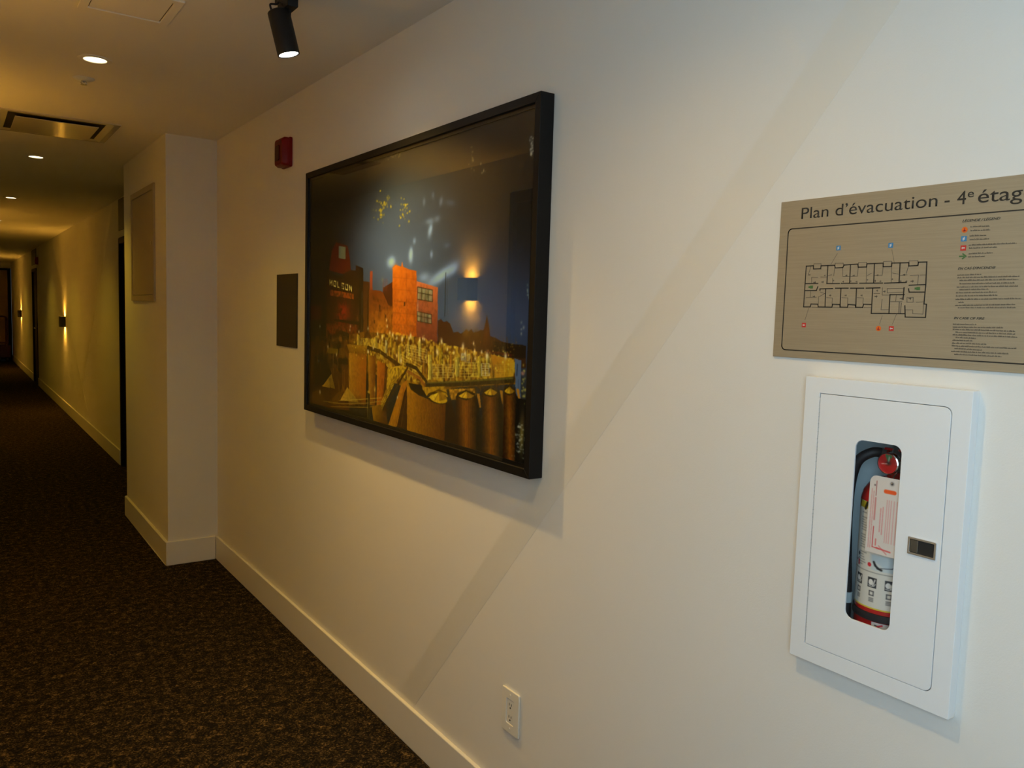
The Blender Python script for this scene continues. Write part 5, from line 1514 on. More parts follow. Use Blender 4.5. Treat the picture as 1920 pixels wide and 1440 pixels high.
('B',(203,134,30),(1482.6,297.0),3.8354611382274557,2.1312600290692028,0,0.3848607156018055),
('B',(203,134,30),(1327.8,288.1),2.2940090098810164,2.0489100545570387,0,0.33971148200334084),
('B',(203,134,30),(1298.9,292.8),2.6988605802194168,2.348788076746705,0,0.630937098600785),
('B',(203,134,30),(1205.8,285.4),3.4616473884588568,2.2353342103464158,0,0.40815183966936724),
('B',(203,134,30),(1455.5,302.8),3.3802250120667128,2.305704914366155,0,0.6781801784856412),
('B',(203,134,30),(1360.8,302.8),3.4608432824201927,2.4494116379547113,0,0.6738251736850547),
('B',(203,134,30),(1272.4,318.8),3.0444310428027084,1.5807140003152078,0,0.6637063907212157),
('B',(203,134,30),(1297.1,296.3),2.314381182002599,1.8337757513159945,0,0.31110018682543955),
('B',(203,134,30),(1484.6,312.3),3.915671198712855,1.8077872761888976,0,0.5493524122938879),
('B',(203,134,30),(1289.1,302.2),2.678618242950086,2.4248965489721632,0,0.5927398498761773),
('B',(203,134,30),(1277.3,293.3),3.733771681732433,1.9218741199861773,0,0.4713369330398298),
('B',(203,134,30),(1479.5,327.3),2.9247161637807095,1.8632829150099222,0,0.5475644763345571),
('B',(203,134,30),(1410.3,312.7),3.9806255031108035,1.6816069345004336,0,0.5337471619343023),
('B',(203,134,30),(1273.6,302.2),2.1009009745512097,1.7333261244610783,0,0.4643790423293156),
('B',(203,134,30),(1160.0,284.7),2.8071804602933916,1.5543893632450627,0,0.4260385453266293),
('B',(203,134,30),(1233.5,292.2),3.71503666561693,2.4257125902201313,0,0.6507154878559335),
('B',(203,134,30),(1478.2,319.1),3.2619711603015116,1.723388727248877,0,0.6689622375334401),
('B',(203,134,30),(1230.8,298.4),3.1658956745457676,2.1154164912086877,0,0.3397790577528891),
('B',(203,134,30),(1421.7,324.8),3.083997305803147,2.2803117995534645,0,0.34419468004402903),
('B',(203,134,30),(1231.5,297.3),3.360438290173459,1.5926671193284538,0,0.4609247019258817),
('B',(203,134,30),(1415.6,302.3),3.4001054717098054,1.7059855569340416,0,0.4235819220458732),
('B',(203,134,30),(1345.4,297.2),3.705477236467872,2.020322099500591,0,0.6406341683103881),
('B',(203,134,30),(1331.9,287.4),2.8742763009682686,1.6328680781137332,0,0.5265332947562665),
('B',(203,134,30),(1316.5,289.6),2.0050451114845123,1.803162739623366,0,0.351545398811658),
('B',(203,134,30),(1300.0,314.0),2.0924086043813395,1.7976550091862595,0,0.3108155223445891),
('B',(203,134,30),(1295.0,279.5),2.7048960922886995,1.8215789015882318,0,0.37504657504123895),
('B',(203,134,30),(1268.7,289.6),3.0535998556166177,2.0751453229547723,0,0.3988158483733628),
('B',(203,134,30),(1496.2,331.4),2.044467657415492,2.0055720963289723,0,0.5106806089913223),
('B',(203,134,30),(1343.0,292.5),2.232588380431184,1.60796837648757,0,0.5373820894925229),
('B',(203,134,30),(1146.9,301.6),2.7695748679161323,2.278895771404968,0,0.48608780483315195),
('B',(203,134,30),(1510.7,322.5),2.17745020311818,1.9503464062041123,0,0.4677998515620825),
('B',(203,134,30),(1417.4,307.2),3.168151626858059,2.370815328815315,0,0.4900305650104225),
('B',(203,134,30),(1310.1,289.7),2.6446800819152765,1.9641745200137746,0,0.5644493350759626),
('B',(203,134,30),(1356.7,295.3),2.368052855392344,2.168063596893525,0,0.36005498747883263),
('B',(203,134,30),(1484.6,283.5),2.962579648631673,1.855255690203229,0,0.5261040358116347),
('B',(203,134,30),(1434.0,310.5),2.448251182809626,2.137954883329522,0,0.4359444141533644),
('B',(203,134,30),(1293.9,287.1),2.676560295882565,2.0586150750634253,0,0.5129228366755122),
('B',(203,134,30),(1469.3,305.0),3.4615092401040712,2.240780628961038,0,0.6732760070776675),
('B',(203,134,30),(1461.3,299.2),3.755694180535845,1.6885522406769853,0,0.4117968010912109),
('B',(203,134,30),(1434.6,293.6),3.7718269764834327,1.5642867178844444,0,0.6082983639658082),
('B',(203,134,30),(1470.1,318.5),2.4982304722350257,1.7380718619600914,0,0.6407118801961676),
('B',(203,134,30),(1431.5,307.4),2.516837036538949,2.244280946710404,0,0.6271125134514157),
('B',(203,134,30),(1248.9,288.5),2.1290149745549236,1.8979099969372388,0,0.43592352744295104),
('B',(203,134,30),(1220.9,308.0),3.2537185522492047,1.92657410218687,0,0.6795666061490616),
('B',(203,134,30),(1319.4,324.6),2.012431273197766,1.8129733103959462,0,0.6619653578900061),
('B',(203,134,30),(1394.8,317.1),3.676582831685127,1.5667477454866803,0,0.6165546486451403),
('B',(203,134,30),(1246.6,304.3),3.053980938312714,2.346167797330339,0,0.5653702218203283),
('B',(203,134,30),(1409.6,299.9),2.457515841861497,2.2001279276797465,0,0.4506760891420704),
('B',(203,134,30),(1457.0,315.8),2.7845599868186075,2.1644201226413236,0,0.5589221762258174),
('B',(203,134,30),(1232.6,303.8),2.4132492099144107,2.240173692494485,0,0.33642226032404277),
]
PLAN_WALLS = [[(60.3,163.9),(75.0,164.1),(75.4,158.4),(89.8,158.5),(90.1,163.5),(116.9,163.5),(117.9,158.9),(132.3,159.1),(134.7,163.3),(160.0,164.0),(161.0,158.8),(176.0,158.7),(176.3,163.9),(204.8,164.0),(205.2,158.2),(219.4,158.1),(219.6,163.5),(247.8,163.2),(248.2,157.9),(262.8,158.3),(263.6,163.4),(276.7,163.2),(277.6,128.2),(277.0,98.5)],[(60.3,163.9),(59.9,91.7),(73.4,91.8),(74.6,96.9),(88.4,96.6),(89.4,91.9),(116.4,91.7),(117.4,96.7),(131.3,96.3),(132.0,91.9),(145.8,91.7),(146.8,96.6),(160.3,95.7),(161.2,91.9),(173.7,91.7),(175.2,97.0),(188.8,96.6)],[(189.5,123.0),(189.9,82.0),(206.9,82.2),(247.2,82.3)],[(246.3,94.9),(248.2,77.1),(280.8,77.1),(281.0,97.6),(277.0,97.9)],[(60.3,133.0),(85.8,132.9)],[(103.7,132.6),(128.0,132.2)],[(131.4,132.4),(160.9,132.2)],[(165.6,132.1),(205.9,131.7)],[(209.6,131.5),(246.0,132.1)],[(251.0,127.5),(277.1,128.2)],[(61.1,120.5),(83.8,120.6),(86.2,127.2)],[(91.0,120.9),(90.8,123.4),(115.5,123.8)],[(121.0,124.3),(144.9,124.1)],[(149.6,124.0),(173.3,123.8)],[(177.9,123.7),(202.0,124.0)],[(250.3,121.8),(251.8,116.6),(276.2,116.5)],[(103.6,163.7),(103.7,132.6)],[(146.4,163.5),(147.0,132.2)],[(189.7,163.8),(190.5,131.9)],[(233.5,163.4),(234.0,131.7)],[(102.2,123.3),(103.0,92.0)],[(131.4,123.6),(132.0,91.9)],[(160.3,123.3),(161.2,91.9)],[(220.2,112.8),(220.6,82.4)],[(220.2,112.8),(243.8,112.7)],[(243.0,123.6),(242.6,105.2)]]
PLAN_THIN = [[(117.2,158.9),(116.1,145.4)],[(132.3,158.5),(133.2,145.6)],[(161.0,158.8),(160.7,145.0)],[(176.0,158.9),(177.2,132.7)],[(205.2,158.2),(204.3,143.9)],[(219.7,158.1),(220.7,132.0)],[(247.6,157.7),(244.9,146.4)],[(90.8,144.1),(102.9,143.8)],[(133.4,143.8),(160.8,143.8)],[(189.8,144.3),(204.3,144.5)],[(233.8,143.2),(246.3,144.1)],[(85.1,143.6),(72.7,143.9),(73.5,133.1)],[(251.7,142.8),(265.1,143.1),(264.4,129.0)],[(267.4,143.0),(276.5,143.1)],[(88.9,110.2),(89.4,92.5)],[(115.9,107.6),(116.3,92.7)],[(145.4,107.6),(145.8,92.4)],[(173.8,107.6),(173.9,98.0)],[(207.1,105.2),(206.5,88.7)],[(206.5,88.1),(220.1,88.6)],[(236.3,100.6),(236.4,82.7)],[(221.6,101.7),(241.0,101.8)],[(206.4,124.0),(206.6,112.2),(220.3,112.2)],[(248.9,108.1),(258.9,108.1),(259.4,100.7),(249.4,100.6),(248.9,108.1)],[(264.7,100.7),(276.8,101.3)],[(72.3,119.1),(72.3,109.0)],[(63.5,108.3),(84.6,108.9)],[(75.7,164.0),(75.5,167.4),(89.9,167.3),(90.1,163.5)],[(117.5,163.9),(117.3,166.9),(132.4,166.7),(133.3,163.3)],[(161.3,163.9),(161.1,166.8),(175.4,166.6),(175.9,163.9)],[(205.4,164.0),(205.2,166.7),(219.1,166.5),(219.6,163.9)],[(248.2,163.2),(248.0,165.9),(262.2,166.0),(262.7,163.1)],[(247.9,88.6),(259.7,88.7),(260.2,82.5),(276.4,82.1),(276.4,98.5)],[(214.6,122.7),(241.9,123.0),(242.3,116.7),(215.1,115.7),(214.6,122.7)],[(192.0,114.7),(202.1,114.6)],[(230.7,111.6),(230.7,102.3)],[(91.9,117.7),(100.7,115.2),(91.0,110.2)],[(104.7,108.3),(115.9,107.6)],[(133.8,108.2),(145.4,107.6)],[(162.7,108.2),(173.8,107.6)],[(105.5,146.3),(112.4,147.3)],[(114.3,141.1),(114.8,133.1)],[(178.3,144.6),(185.1,147.9)],[(222.0,147.6),(231.8,145.6)],[(237.5,100.6),(238.8,83.3)],[(240.6,99.5),(240.0,82.7)],[(76.4,91.2),(88.8,91.0)],[(118.5,91.3),(130.9,91.1)],[(147.9,91.3),(160.6,91.1)],[(176.3,91.5),(188.5,91.4)],[(69.9,163.6),(65.2,147.2)]]
PLAN_BLOTS = [(111.4,112.0,3.2),(141.0,111.9,2.8),(170.3,111.8,2.8),(95.0,135.3,3.4),(115.9,137.4,2.1),(134.6,135.2,2.5),(148.1,135.6,2.8),(159.4,134.8,2.5),(178.8,137.4,2.1),(192.4,135.4,2.8),(201.9,134.6,2.5),(222.1,137.7,2.3),(235.7,134.0,3.2),(245.8,133.8,2.5),(210.0,118.1,3.2),(239.5,106.4,3.8),(196.1,109.9,3.8),(255.3,133.7,3.8),(79.2,134.9,3.8),(68.0,148.4,2.3),(98.5,146.4,2.3),(140.0,145.5,2.8),(153.4,145.1,2.8),(196.1,144.7,2.8),(241.5,144.2,2.8),(253.7,106.4,3.4),(197.3,119.4,2.5),(79.5,110.2,3.4)]
PLAN_LEADERS = [[(120.5,183.6),(108.6,164.1)],[(218.1,185.2),(224.2,161.9)],[(64.2,68.4),(70.4,89.4)],[(227.7,65.0),(233.6,82.3)],[(205.7,64.5),(209.4,78.5)]]
PLAN_ICONS = [('blue',121.9,192.6),('blue',215.7,192.1),('red',62.7,59.4),('orange',204.4,57.5),('red',226.4,58.1),('orange',330.6,208.9),('blue',330.4,195.8),('red',330.6,182.0),('arrow',330.8,169.7)]
PLAN_EXITS = [(71.7,126.8),(264.3,122.2)]
PLAN_TEXT = [(338.8,212.7,365.9,212.0),(339.6,207.1,367.1,206.5),(338.9,199.3,362.2,198.9),(339.3,194.0,366.5,193.6),(338.3,185.7,404.7,185.1),(339.1,181.2,379.0,180.8),(339.2,173.0,373.4,173.0),(338.9,168.4,362.2,168.4),(325.0,141.7,359.5,142.0),(325.3,137.7,412.0,138.0),(328.9,133.6,410.8,133.6),(329.3,128.6,406.1,128.7),(325.5,123.6,411.6,124.2),(329.9,119.6,371.3,120.2),(325.0,115.0,383.1,115.9),(325.4,110.3,384.2,111.2),(325.2,105.2,416.6,106.4),(329.7,100.6,337.8,100.9),(325.1,96.2,409.2,98.0),(329.5,92.5,410.2,93.4),(324.2,67.6,358.0,67.8),(324.2,63.2,395.3,64.3),(324.5,59.8,412.1,59.7),(328.9,55.6,412.4,55.6),(324.8,51.7,415.6,51.5),(329.5,47.9,358.7,47.2),(324.9,43.3,355.0,43.6),(324.7,38.9,374.3,39.5),(324.7,34.8,415.4,35.3),(329.1,31.0,368.7,30.4),(324.5,26.4,405.7,27.1),(329.3,22.2,397.0,22.5)]
PLAN_HEADS = [('LÉGENDE / LEGEND',326.5,220.5,379.8,219.3),("EN CAS D'INCENDIE",325.1,149.7,379.0,149.9),('IN CASE OF FIRE',324.7,75.3,369.2,75.9)]

# ================================================================== THE SETTING
fl = finish('floor', boxes((LEFT - 0.1, WALL + 0.2, NEAR - 0.1, FAR + 0.1, -0.06, 0.0)), CARPET)
struct(fl, 'dark brown and black speckled loop-pile carpet along the corridor', 'floor')
ce = finish('ceiling', boxes((LEFT - 0.1, WALL + 0.2, NEAR - 0.1, FAR + 0.1, CEIL, CEIL + 0.08)), CEILPAINT)
struct(ce, 'plain off-white painted corridor ceiling with recessed fittings', 'ceiling')

PIER_Y0, PIER_Y1, PIER_X = 4.762, 6.05, 0.984
DOORS_R = [(7.00, 7.955), (16.32, 17.22)]           # openings in the right-hand wall
CAB = (0.600, 0.846, 0.893, 1.358)                  # recess for the cabinet tub (y0, y1, z0, z1)
TUB_X = WALL + 0.115


def wall_with_openings(bm, x0, x1, y0, y1, openings):
    """openings: (ya, yb, za, zb) sorted by ya."""
    y = y0
    for ya, yb, za, zb in openings:
        if ya > y:
            box(bm, x0, x1, y, ya, 0, CEIL)
        if za > 0:
            box(bm, x0, x1, ya, yb, 0, za)
        if zb < CEIL:
            box(bm, x0, x1, ya, yb, zb, CEIL)
        y = yb
    box(bm, x0, x1, y, y1, 0, CEIL)


bm = bmesh.new()
wall_with_openings(bm, WALL, WALL + 0.16, NEAR, FAR, [CAB] + [(a, b, 0.0, 2.39) for a, b in DOORS_R])
wr = struct(finish('wall_right', bm, WALLPAINT), 'off-white wall carrying the picture and the cabinet, with satin diagonal stripes', 'wall')

# tone-on-tone satin stripes painted diagonally over the wall (each a thin film of paint)
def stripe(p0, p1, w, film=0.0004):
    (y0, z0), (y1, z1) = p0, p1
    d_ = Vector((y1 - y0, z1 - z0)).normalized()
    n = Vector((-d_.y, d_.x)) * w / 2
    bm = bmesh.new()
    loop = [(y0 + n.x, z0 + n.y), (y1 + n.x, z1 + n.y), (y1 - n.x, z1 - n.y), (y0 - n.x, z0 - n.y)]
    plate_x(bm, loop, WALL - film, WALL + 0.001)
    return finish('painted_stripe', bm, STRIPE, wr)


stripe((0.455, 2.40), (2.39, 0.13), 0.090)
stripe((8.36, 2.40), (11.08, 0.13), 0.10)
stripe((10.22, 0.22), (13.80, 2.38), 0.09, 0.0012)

DOORS_L = [(3.02, 3.97), (8.6, 9.5), (14.2, 15.1)]
WY0, WY1, WZ0, WZ1 = -1.03, 0.13, 0.88, 2.22          # added window beside the photographer
bm = bmesh.new()
wall_with_openings(bm, LEFT - 0.12, LEFT, NEAR, FAR, [(WY0, WY1, WZ0, WZ1)] + [(a, b, 0.0, 2.19) for a, b in DOORS_L])
struct(finish('wall_left', bm, WALLPAINT), 'off-white wall opposite the picture, seen in its glass', 'wall')
struct(finish('wall_pier', boxes((PIER_X, WALL, PIER_Y0, PIER_Y1, 0, CEIL)), WALLPAINT),
       'square off-white pier jutting into the corridor past the picture', 'wall')
struct(finish('wall_near', boxes((LEFT, WALL, NEAR - 0.12, NEAR, 0, CEIL)), WALLPAINT),
       'off-white end wall behind the photographer', 'wall')
struct(finish('wall_end', boxes((LEFT, 0.30, FAR, FAR + 0.1, 0, CEIL), (0.30, WALL, FAR, FAR + 0.1, 2.26, CEIL)), WALLPAINT),
       'off-white wall closing the far end of the corridor', 'wall')

# unseen window added in the left wall to let in the cool fill
win = thing('added_window', (LEFT - 0.06, (WY0 + WY1) / 2, WZ0), 'white framed window added unseen in the left wall for cool fill light', 'window', None, 'structure')
ym, xa, xb = (WY0 + WY1) / 2, LEFT - 0.09, LEFT - 0.03
finish('window_frame', boxes((xa, xb, WY0, WY0 + 0.05, WZ0, WZ1), (xa, xb, WY1 - 0.05, WY1, WZ0, WZ1), (xa, xb, WY0 + 0.05, WY1 - 0.05, WZ0, WZ0 + 0.05),
                             (xa, xb, WY0 + 0.05, WY1 - 0.05, WZ1 - 0.05, WZ1), (xa, xb, ym - 0.02, ym + 0.02, WZ0 + 0.05, WZ1 - 0.05)), WHITEMETAL, win)
for a, b in ((WY0 + 0.05, ym - 0.02), (ym + 0.02, WY1 - 0.05)):
    finish('pane', boxes((LEFT - 0.062, LEFT - 0.058, a, b, WZ0 + 0.05, WZ1 - 0.05)), WINGLASS, win)
finish('window_sill', boxes((LEFT - 0.03, LEFT + 0.03, WY0, WY1, WZ0 - 0.025, WZ0)), TRIMPAINT, win, bevel=0.004)

# baseboards
BT, BH = 0.014, 0.138


def base(name, label, b):
    struct(finish(name, boxes(*b), TRIMPAINT, bevel=0.004), label, 'baseboard')


base('baseboard_right', 'low painted baseboard under the picture wall', [(WALL - BT, WALL, NEAR, PIER_Y0 - BT, 0, BH)])
base('baseboard_pier', 'painted baseboard wrapping the square pier', [(PIER_X - BT, WALL - BT, PIER_Y0 - BT, PIER_Y0, 0, BH), (PIER_X - BT, PIER_X, PIER_Y0, PIER_Y1 + BT, 0, BH), (PIER_X, WALL, PIER_Y1, PIER_Y1 + BT, 0, BH)])
base('baseboard_right_middle', 'painted baseboard along the far wall between the two dark doors', [(WALL - BT, WALL, DOORS_R[0][1] + 0.05, DOORS_R[1][0] - 0.05, 0, BH)])
base('baseboard_right_end', 'painted baseboard along the last stretch before the corridor end', [(WALL - BT, WALL, DOORS_R[1][1] + 0.05, FAR - 0.02, 0, BH)])
ys = [NEAR] + [v for a, b in DOORS_L for v in (a - 0.05, b + 0.05)] + [FAR]
base('baseboard_left', 'painted baseboard along the left-hand wall', [(LEFT, LEFT + BT, ys[i], ys[i + 1], 0, BH) for i in range(0, len(ys), 2)])


# doors
def door_right(name, y0, y1, label):
    t = thing(name, (WALL + 0.05, (y0 + y1) / 2, 0), label, 'door', None, 'structure')
    x0, x1 = WALL - 0.012, WALL + 0.11
    finish('door_frame', boxes((x0, x1, y0 - 0.03, y0 + 0.03, 0, 2.05), (x0, x1, y1 - 0.03, y1 + 0.012, 0, 2.05), (x0, x1, y0 + 0.03, y1 - 0.03, 2.0, 2.05)), DOORBLACK, t, bevel=0.003)
    lf = finish('door_leaf', boxes((WALL + 0.02, WALL + 0.065, y0 + 0.03, y1 - 0.03, 0.005, 2.0)), DOORBLACK, t, bevel=0.003)
    bm = bmesh.new()
    tube(bm, [(WALL + 0.02, y0 + 0.10, 1.0), (WALL - 0.03, y0 + 0.10, 1.0), (WALL - 0.035, y0 + 0.12, 1.0), (WALL - 0.035, y0 + 0.22, 1.0)], 0.009)
    finish('handle', bm, CHROME, lf, smooth=40)
    finish('transom_rail', boxes((WALL - 0.004, WALL + 0.06, y0, y1, 2.05, 2.115)), WALLPAINT, t)
    finish('transom_panel', boxes((WALL - 0.010, WALL + 0.06, y0, y1, 2.115, 2.388)), TRANSOM, t, bevel=0.003)
    return t


door_right('door_1', *DOORS_R[0], 'black door half hidden behind the square pier')
door_right('door_2', *DOORS_R[1], 'narrow-looking black door near the corridor end, beside the far red alarm')


def door_left(name, y0, y1, label):
    t = thing(name, (LEFT - 0.05, (y0 + y1) / 2, 0), label, 'door', None, 'structure')
    finish('door_frame', boxes((LEFT - 0.11, LEFT + 0.012, y0 - 0.03, y0 + 0.03, 0, 2.19), (LEFT - 0.11, LEFT + 0.012, y1 - 0.03, y1 + 0.012, 0, 2.19), (LEFT - 0.11, LEFT + 0.012, y0 + 0.03, y1 - 0.03, 2.13, 2.19)), DOORBLACK, t, bevel=0.003)
    lf = finish('door_leaf', boxes((LEFT - 0.065, LEFT - 0.02, y0 + 0.03, y1 - 0.03, 0.005, 2.13)), DOORBLACK, t, bevel=0.003)
    bm = bmesh.new()
    tube(bm, [(LEFT - 0.02, y0 + 0.10, 1.0), (LEFT + 0.03, y0 + 0.10, 1.0), (LEFT + 0.035, y0 + 0.12, 1.0), (LEFT + 0.035, y0 + 0.22, 1.0)], 0.009)
    finish('handle', bm, CHROME, lf, smooth=40)


door_left('door_3', *DOORS_L[0], 'black door in the left wall mirrored at the edge of the picture glass')
door_left('door_4', *DOORS_L[1], 'black door in the left wall beyond the first one')
door_left('door_5', *DOORS_L[2], 'black door in the left wall farthest along')
t = thing('door_6', (0.78, FAR + 0.03, 0), 'brown door with dark frame closing the far end of the corridor', 'door', None, 'structure')
finish('door_frame', boxes((WALL - 0.075, WALL - 0.002, FAR - 0.03, FAR + 0.09, 0, 2.26), (0.30, 0.36, FAR - 0.03, FAR + 0.09, 0, 2.26), (0.36, WALL - 0.075, FAR - 0.03, FAR + 0.09, 2.21, 2.26)), DOORBLACK, t, bevel=0.004)
finish('door_leaf', boxes((0.36, WALL - 0.075, FAR + 0.01, FAR + 0.055, 0.005, 2.21)), BROWNDOOR, t, bevel=0.003)

# ================================================================== FRAMED PICTURE
FY0, FY1, FZ0, FZ1, FD, FW = 1.647, 3.257, 1.0505, 2.0255, 0.044, 0.0235
pic = thing('framed_picture', (WALL, (FY0 + FY1) / 2, FZ0), 'large black-framed night photograph of a floodlit brewery with golden tanks', 'picture')
xf = WALL - FD


def rail(pts):
    bm = bmesh.new()
    A = [bm.verts.new((WALL - 0.001, y, z)) for y, z in pts]
    B = [bm.verts.new((xf, y, z)) for y, z in pts]
    bm.faces.new(A)
    bm.faces.new(B[::-1])
    for i in range(4):
        bm.faces.new((A[i], A[(i + 1) % 4], B[(i + 1) % 4], B[i]))
    return finish('frame_rail', bm, BLACKWOOD, pic, bevel=0.0015)


a0, a1, b0, b1 = FY0 + FW, FY1 - FW, FZ0 + FW, FZ1 - FW
rail([(FY0, FZ0), (FY1, FZ0), (a1, b0), (a0, b0)])
rail([(FY0, FZ1), (FY1, FZ1), (a1, b1), (a0, b1)])
rail([(FY0, FZ0), (FY0, FZ1), (a0, b1), (a0, b0)])
rail([(FY1, FZ0), (FY1, FZ1), (a1, b1), (a1, b0)])
finish('backing_board', boxes((WALL - 0.028, WALL - 0.004, a0, a1, b0, b1)), BLACKWOOD, pic)
# inner fillet that holds the print away from the glazing
bm = bmesh.new()
plate_x(bm, [(a0, b0), (a1, b0), (a1, b1), (a0, b1)], WALL - 0.0352, WALL - 0.0315, [(a0 + 0.010, b0 + 0.010), (a1 - 0.010, b0 + 0.010), (a1 - 0.010, b1 - 0.010), (a0 + 0.010, b1 - 0.010)])
finish('inner_fillet', bm, BLACKWOOD, pic)
cv = Canvas(1546, 942, 640, 560, (30, 31, 29))
rng = np.random.default_rng(7)
for op in ART:
    k = op[0]
    if k == 'P':
        cv.poly(op[2], op[1])
    elif k == 'G':
        cv.grad(op[5], op[1], op[2], op[3], op[4])
    elif k == 'L':
        cv.line(op[4], op[2], op[1], op[3])
    elif k == 'B':
        cv.blob(op[2], op[3], op[4], op[5], op[1], op[6])
    elif k == 'R':
        cv.ribs(op[4], op[1], op[2], op[3])
    elif k == 'E':
        cv.ellipse(op[2], op[3], op[4], op[1])
    elif k == 'N':
        cv.speckle(op[3], op[1], op[2], op[4], rng)
cv.soften(1)
PRINT = painted('photo_print_ink', 0.55, 0.25)
U, V = np.meshgrid(cv.u, cv.v)
pos = np.stack([np.full_like(U, WALL - 0.030), 3.236 - U / 1000, 1.068 + V / 1000], -1)
pr = ink_grid('photo_print', pos, cv.reflectance(ART_GAIN), PRINT, pic)
pr['label'] = 'night print of a brewery, MOLSON in yellow letters'
finish('glazing', boxes((WALL - 0.0382, WALL - 0.0358, a0 + 0.0005, a1 - 0.0005, b0 + 0.0005, b1 - 0.0005)), GLASS, pic)

# ================================================================== DARK PLAQUE
pq = finish('wall_plaque', boxes((WALL - 0.006, WALL, 3.457, 3.722, 1.298, 1.626)), PLAQUE, bevel=0.001)
tag(pq, 'small dark bronze caption plaque left of the framed picture', 'plaque')

# ================================================================== FIRE ALARM HORN STROBES
def alarm(y, z, label):
    t = thing('fire_alarm', (WALL, y, z), label, 'fire alarm', 'red fire alarms on the right-hand wall')
    bm = bmesh.new()
    plate_x(bm, rrect(y - 0.056, y + 0.056, z - 0.064, z + 0.064, 0.008, 3), WALL, WALL - 0.012)
    finish('back_box', bm, RED, t, bevel=0.002)
    bm = bmesh.new()
    A = rrect(y - 0.054, y + 0.054, z - 0.062, z + 0.062, 0.012, 3)
    B = rrect(y - 0.046, y + 0.046, z - 0.056, z + 0.054, 0.014, 3)
    va = [bm.verts.new((WALL - 0.012, *p)) for p in A]
    vm = [bm.verts.new((WALL - 0.032, *p)) for p in A]
    vb = [bm.verts.new((WALL - 0.046, *p)) for p in B]
    for p_, q_ in ((va, vm), (vm, vb)):
        for i in range(len(A)):
            j = (i + 1) % len(A)
            bm.faces.new((p_[i], p_[j], q_[j], q_[i]))
    bm.faces.new(vb)
    bm.faces.new(va)
    finish('housing', bm, RED, t, smooth=35)
    bm = bmesh.new()
    plate_x(bm, rrect(y - 0.020, y + 0.034, z - 0.038, z + 0.030, 0.010, 3), WALL - 0.044, WALL - 0.050)
    finish('strobe_lens', bm, REDLENS, t, bevel=0.002)
    finish('sound_slot', boxes(*[(WALL - 0.0468, WALL - 0.040, y - 0.036, y + 0.036, z + 0.036 + i * 0.006, z + 0.039 + i * 0.006) for i in range(2)]), REDLENS, t)


alarm(3.592, 2.160, 'small red fire alarm high on the wall left of the picture')
alarm(16.02, 2.16, 'tiny red fire alarm far along the wall beside the distant dark door')

# ================================================================== OUTLET
OY0, OY1, OZ0, OZ1 = 1.7115, 1.7935, 0.311, 0.4345
oc, oz = (OY0 + OY1) / 2, (OZ0 + OZ1) / 2
ot = thing('wall_outlet', (WALL, oc, OZ0), 'ivory duplex power outlet low on the wall above the baseboard', 'outlet')
bm = bmesh.new()
H1 = rrect(oc - 0.0175, oc + 0.0175, oz - 0.0345, oz + 0.0345, 0.004, 3)
A = rrect(OY0, OY1, OZ0, OZ1, 0.004, 3)
plate_x(bm, A, WALL, WALL - 0.0065, H1)
finish('cover_plate', bm, PLASTIC, ot, bevel=0.0022)
bm = bmesh.new()
plate_x(bm, rrect(oc - 0.0168, oc + 0.0168, oz - 0.0338, oz + 0.0338, 0.004, 3), WALL, WALL - 0.0050)
rc = finish('receptacle', bm, PLASTIC, ot, bevel=0.001)
for s in (-1, 1):
    zc = oz + s * 0.0175
    for b in ((oc + 0.0045, oc + 0.0063, zc - 0.001, zc + 0.0065), (oc - 0.0063, oc - 0.0045, zc + 0.000, zc + 0.0065)):
        finish('slot', boxes((WALL - 0.0056, WALL - 0.0040, *b)), DARKSLOT, rc)
    bm = bmesh.new()
    cyl(bm, (WALL - 0.0040, oc, zc - 0.0065), (WALL - 0.0056, oc, zc - 0.0065), 0.0024, n=12)
    finish('ground_hole', bm, DARKSLOT, rc)
    bm = bmesh.new()
    lathe(bm, (WALL - 0.0060, oc, oz + s * 0.048), (-1, 0, 0), [(0.0034, 0), (0.0030, 0.0012), (0.001, 0.0016)], 14)
    finish('screw', bm, PLASTIC, ot, smooth=40)

# ================================================================== EVACUATION PLAN
SY1, SZ0, SW, SH = 0.950, 1.4086, 0.452, 0.2815
sg = thing('evacuation_plan_sign', (WALL, SY1 - SW / 2, SZ0), 'beige metal evacuation plan sign for the 4th floor above the white cabinet', 'sign')
finish('plate', boxes((WALL - 0.004, WALL, SY1 - SW, SY1, SZ0, SZ0 + SH)), SIGNPLATE, sg, bevel=0.0006)
SX = WALL - 0.0041


def S(u, v, e=0.0):
    return (SX - e, SY1 - u / 1000, SZ0 + v / 1000)


def strokes(bm, pts, w, e=0.0002):
    """Flat printed strokes on the plate, in mm; each stroke is a thin raised film."""
    for (u0, v0), (u1, v1) in zip(pts, pts[1:]):
        d_ = Vector((u1 - u0, v1 - v0))
        if d_.length < 1e-6:
            continue
        d_.normalize()
        n = Vector((-d_.y, d_.x)) * w / 2
        ex = d_ * w / 2
        q = [(u0 - ex.x + n.x, v0 - ex.y + n.y), (u1 + ex.x + n.x, v1 + ex.y + n.y), (u1 + ex.x - n.x, v1 + ex.y - n.y), (u0 - ex.x - n.x, v0 - ex.y - n.y)]
        A_ = [bm.verts.new(S(*p, e)) for p in q]
        B_ = [bm.verts.new(S(*p, -0.0003)) for p in q]
        bm.faces.new(A_)
        for i in range(4):
            bm.faces.new((A_[i], A_[(i + 1) % 4], B_[(i + 1) % 4], B_[i]))


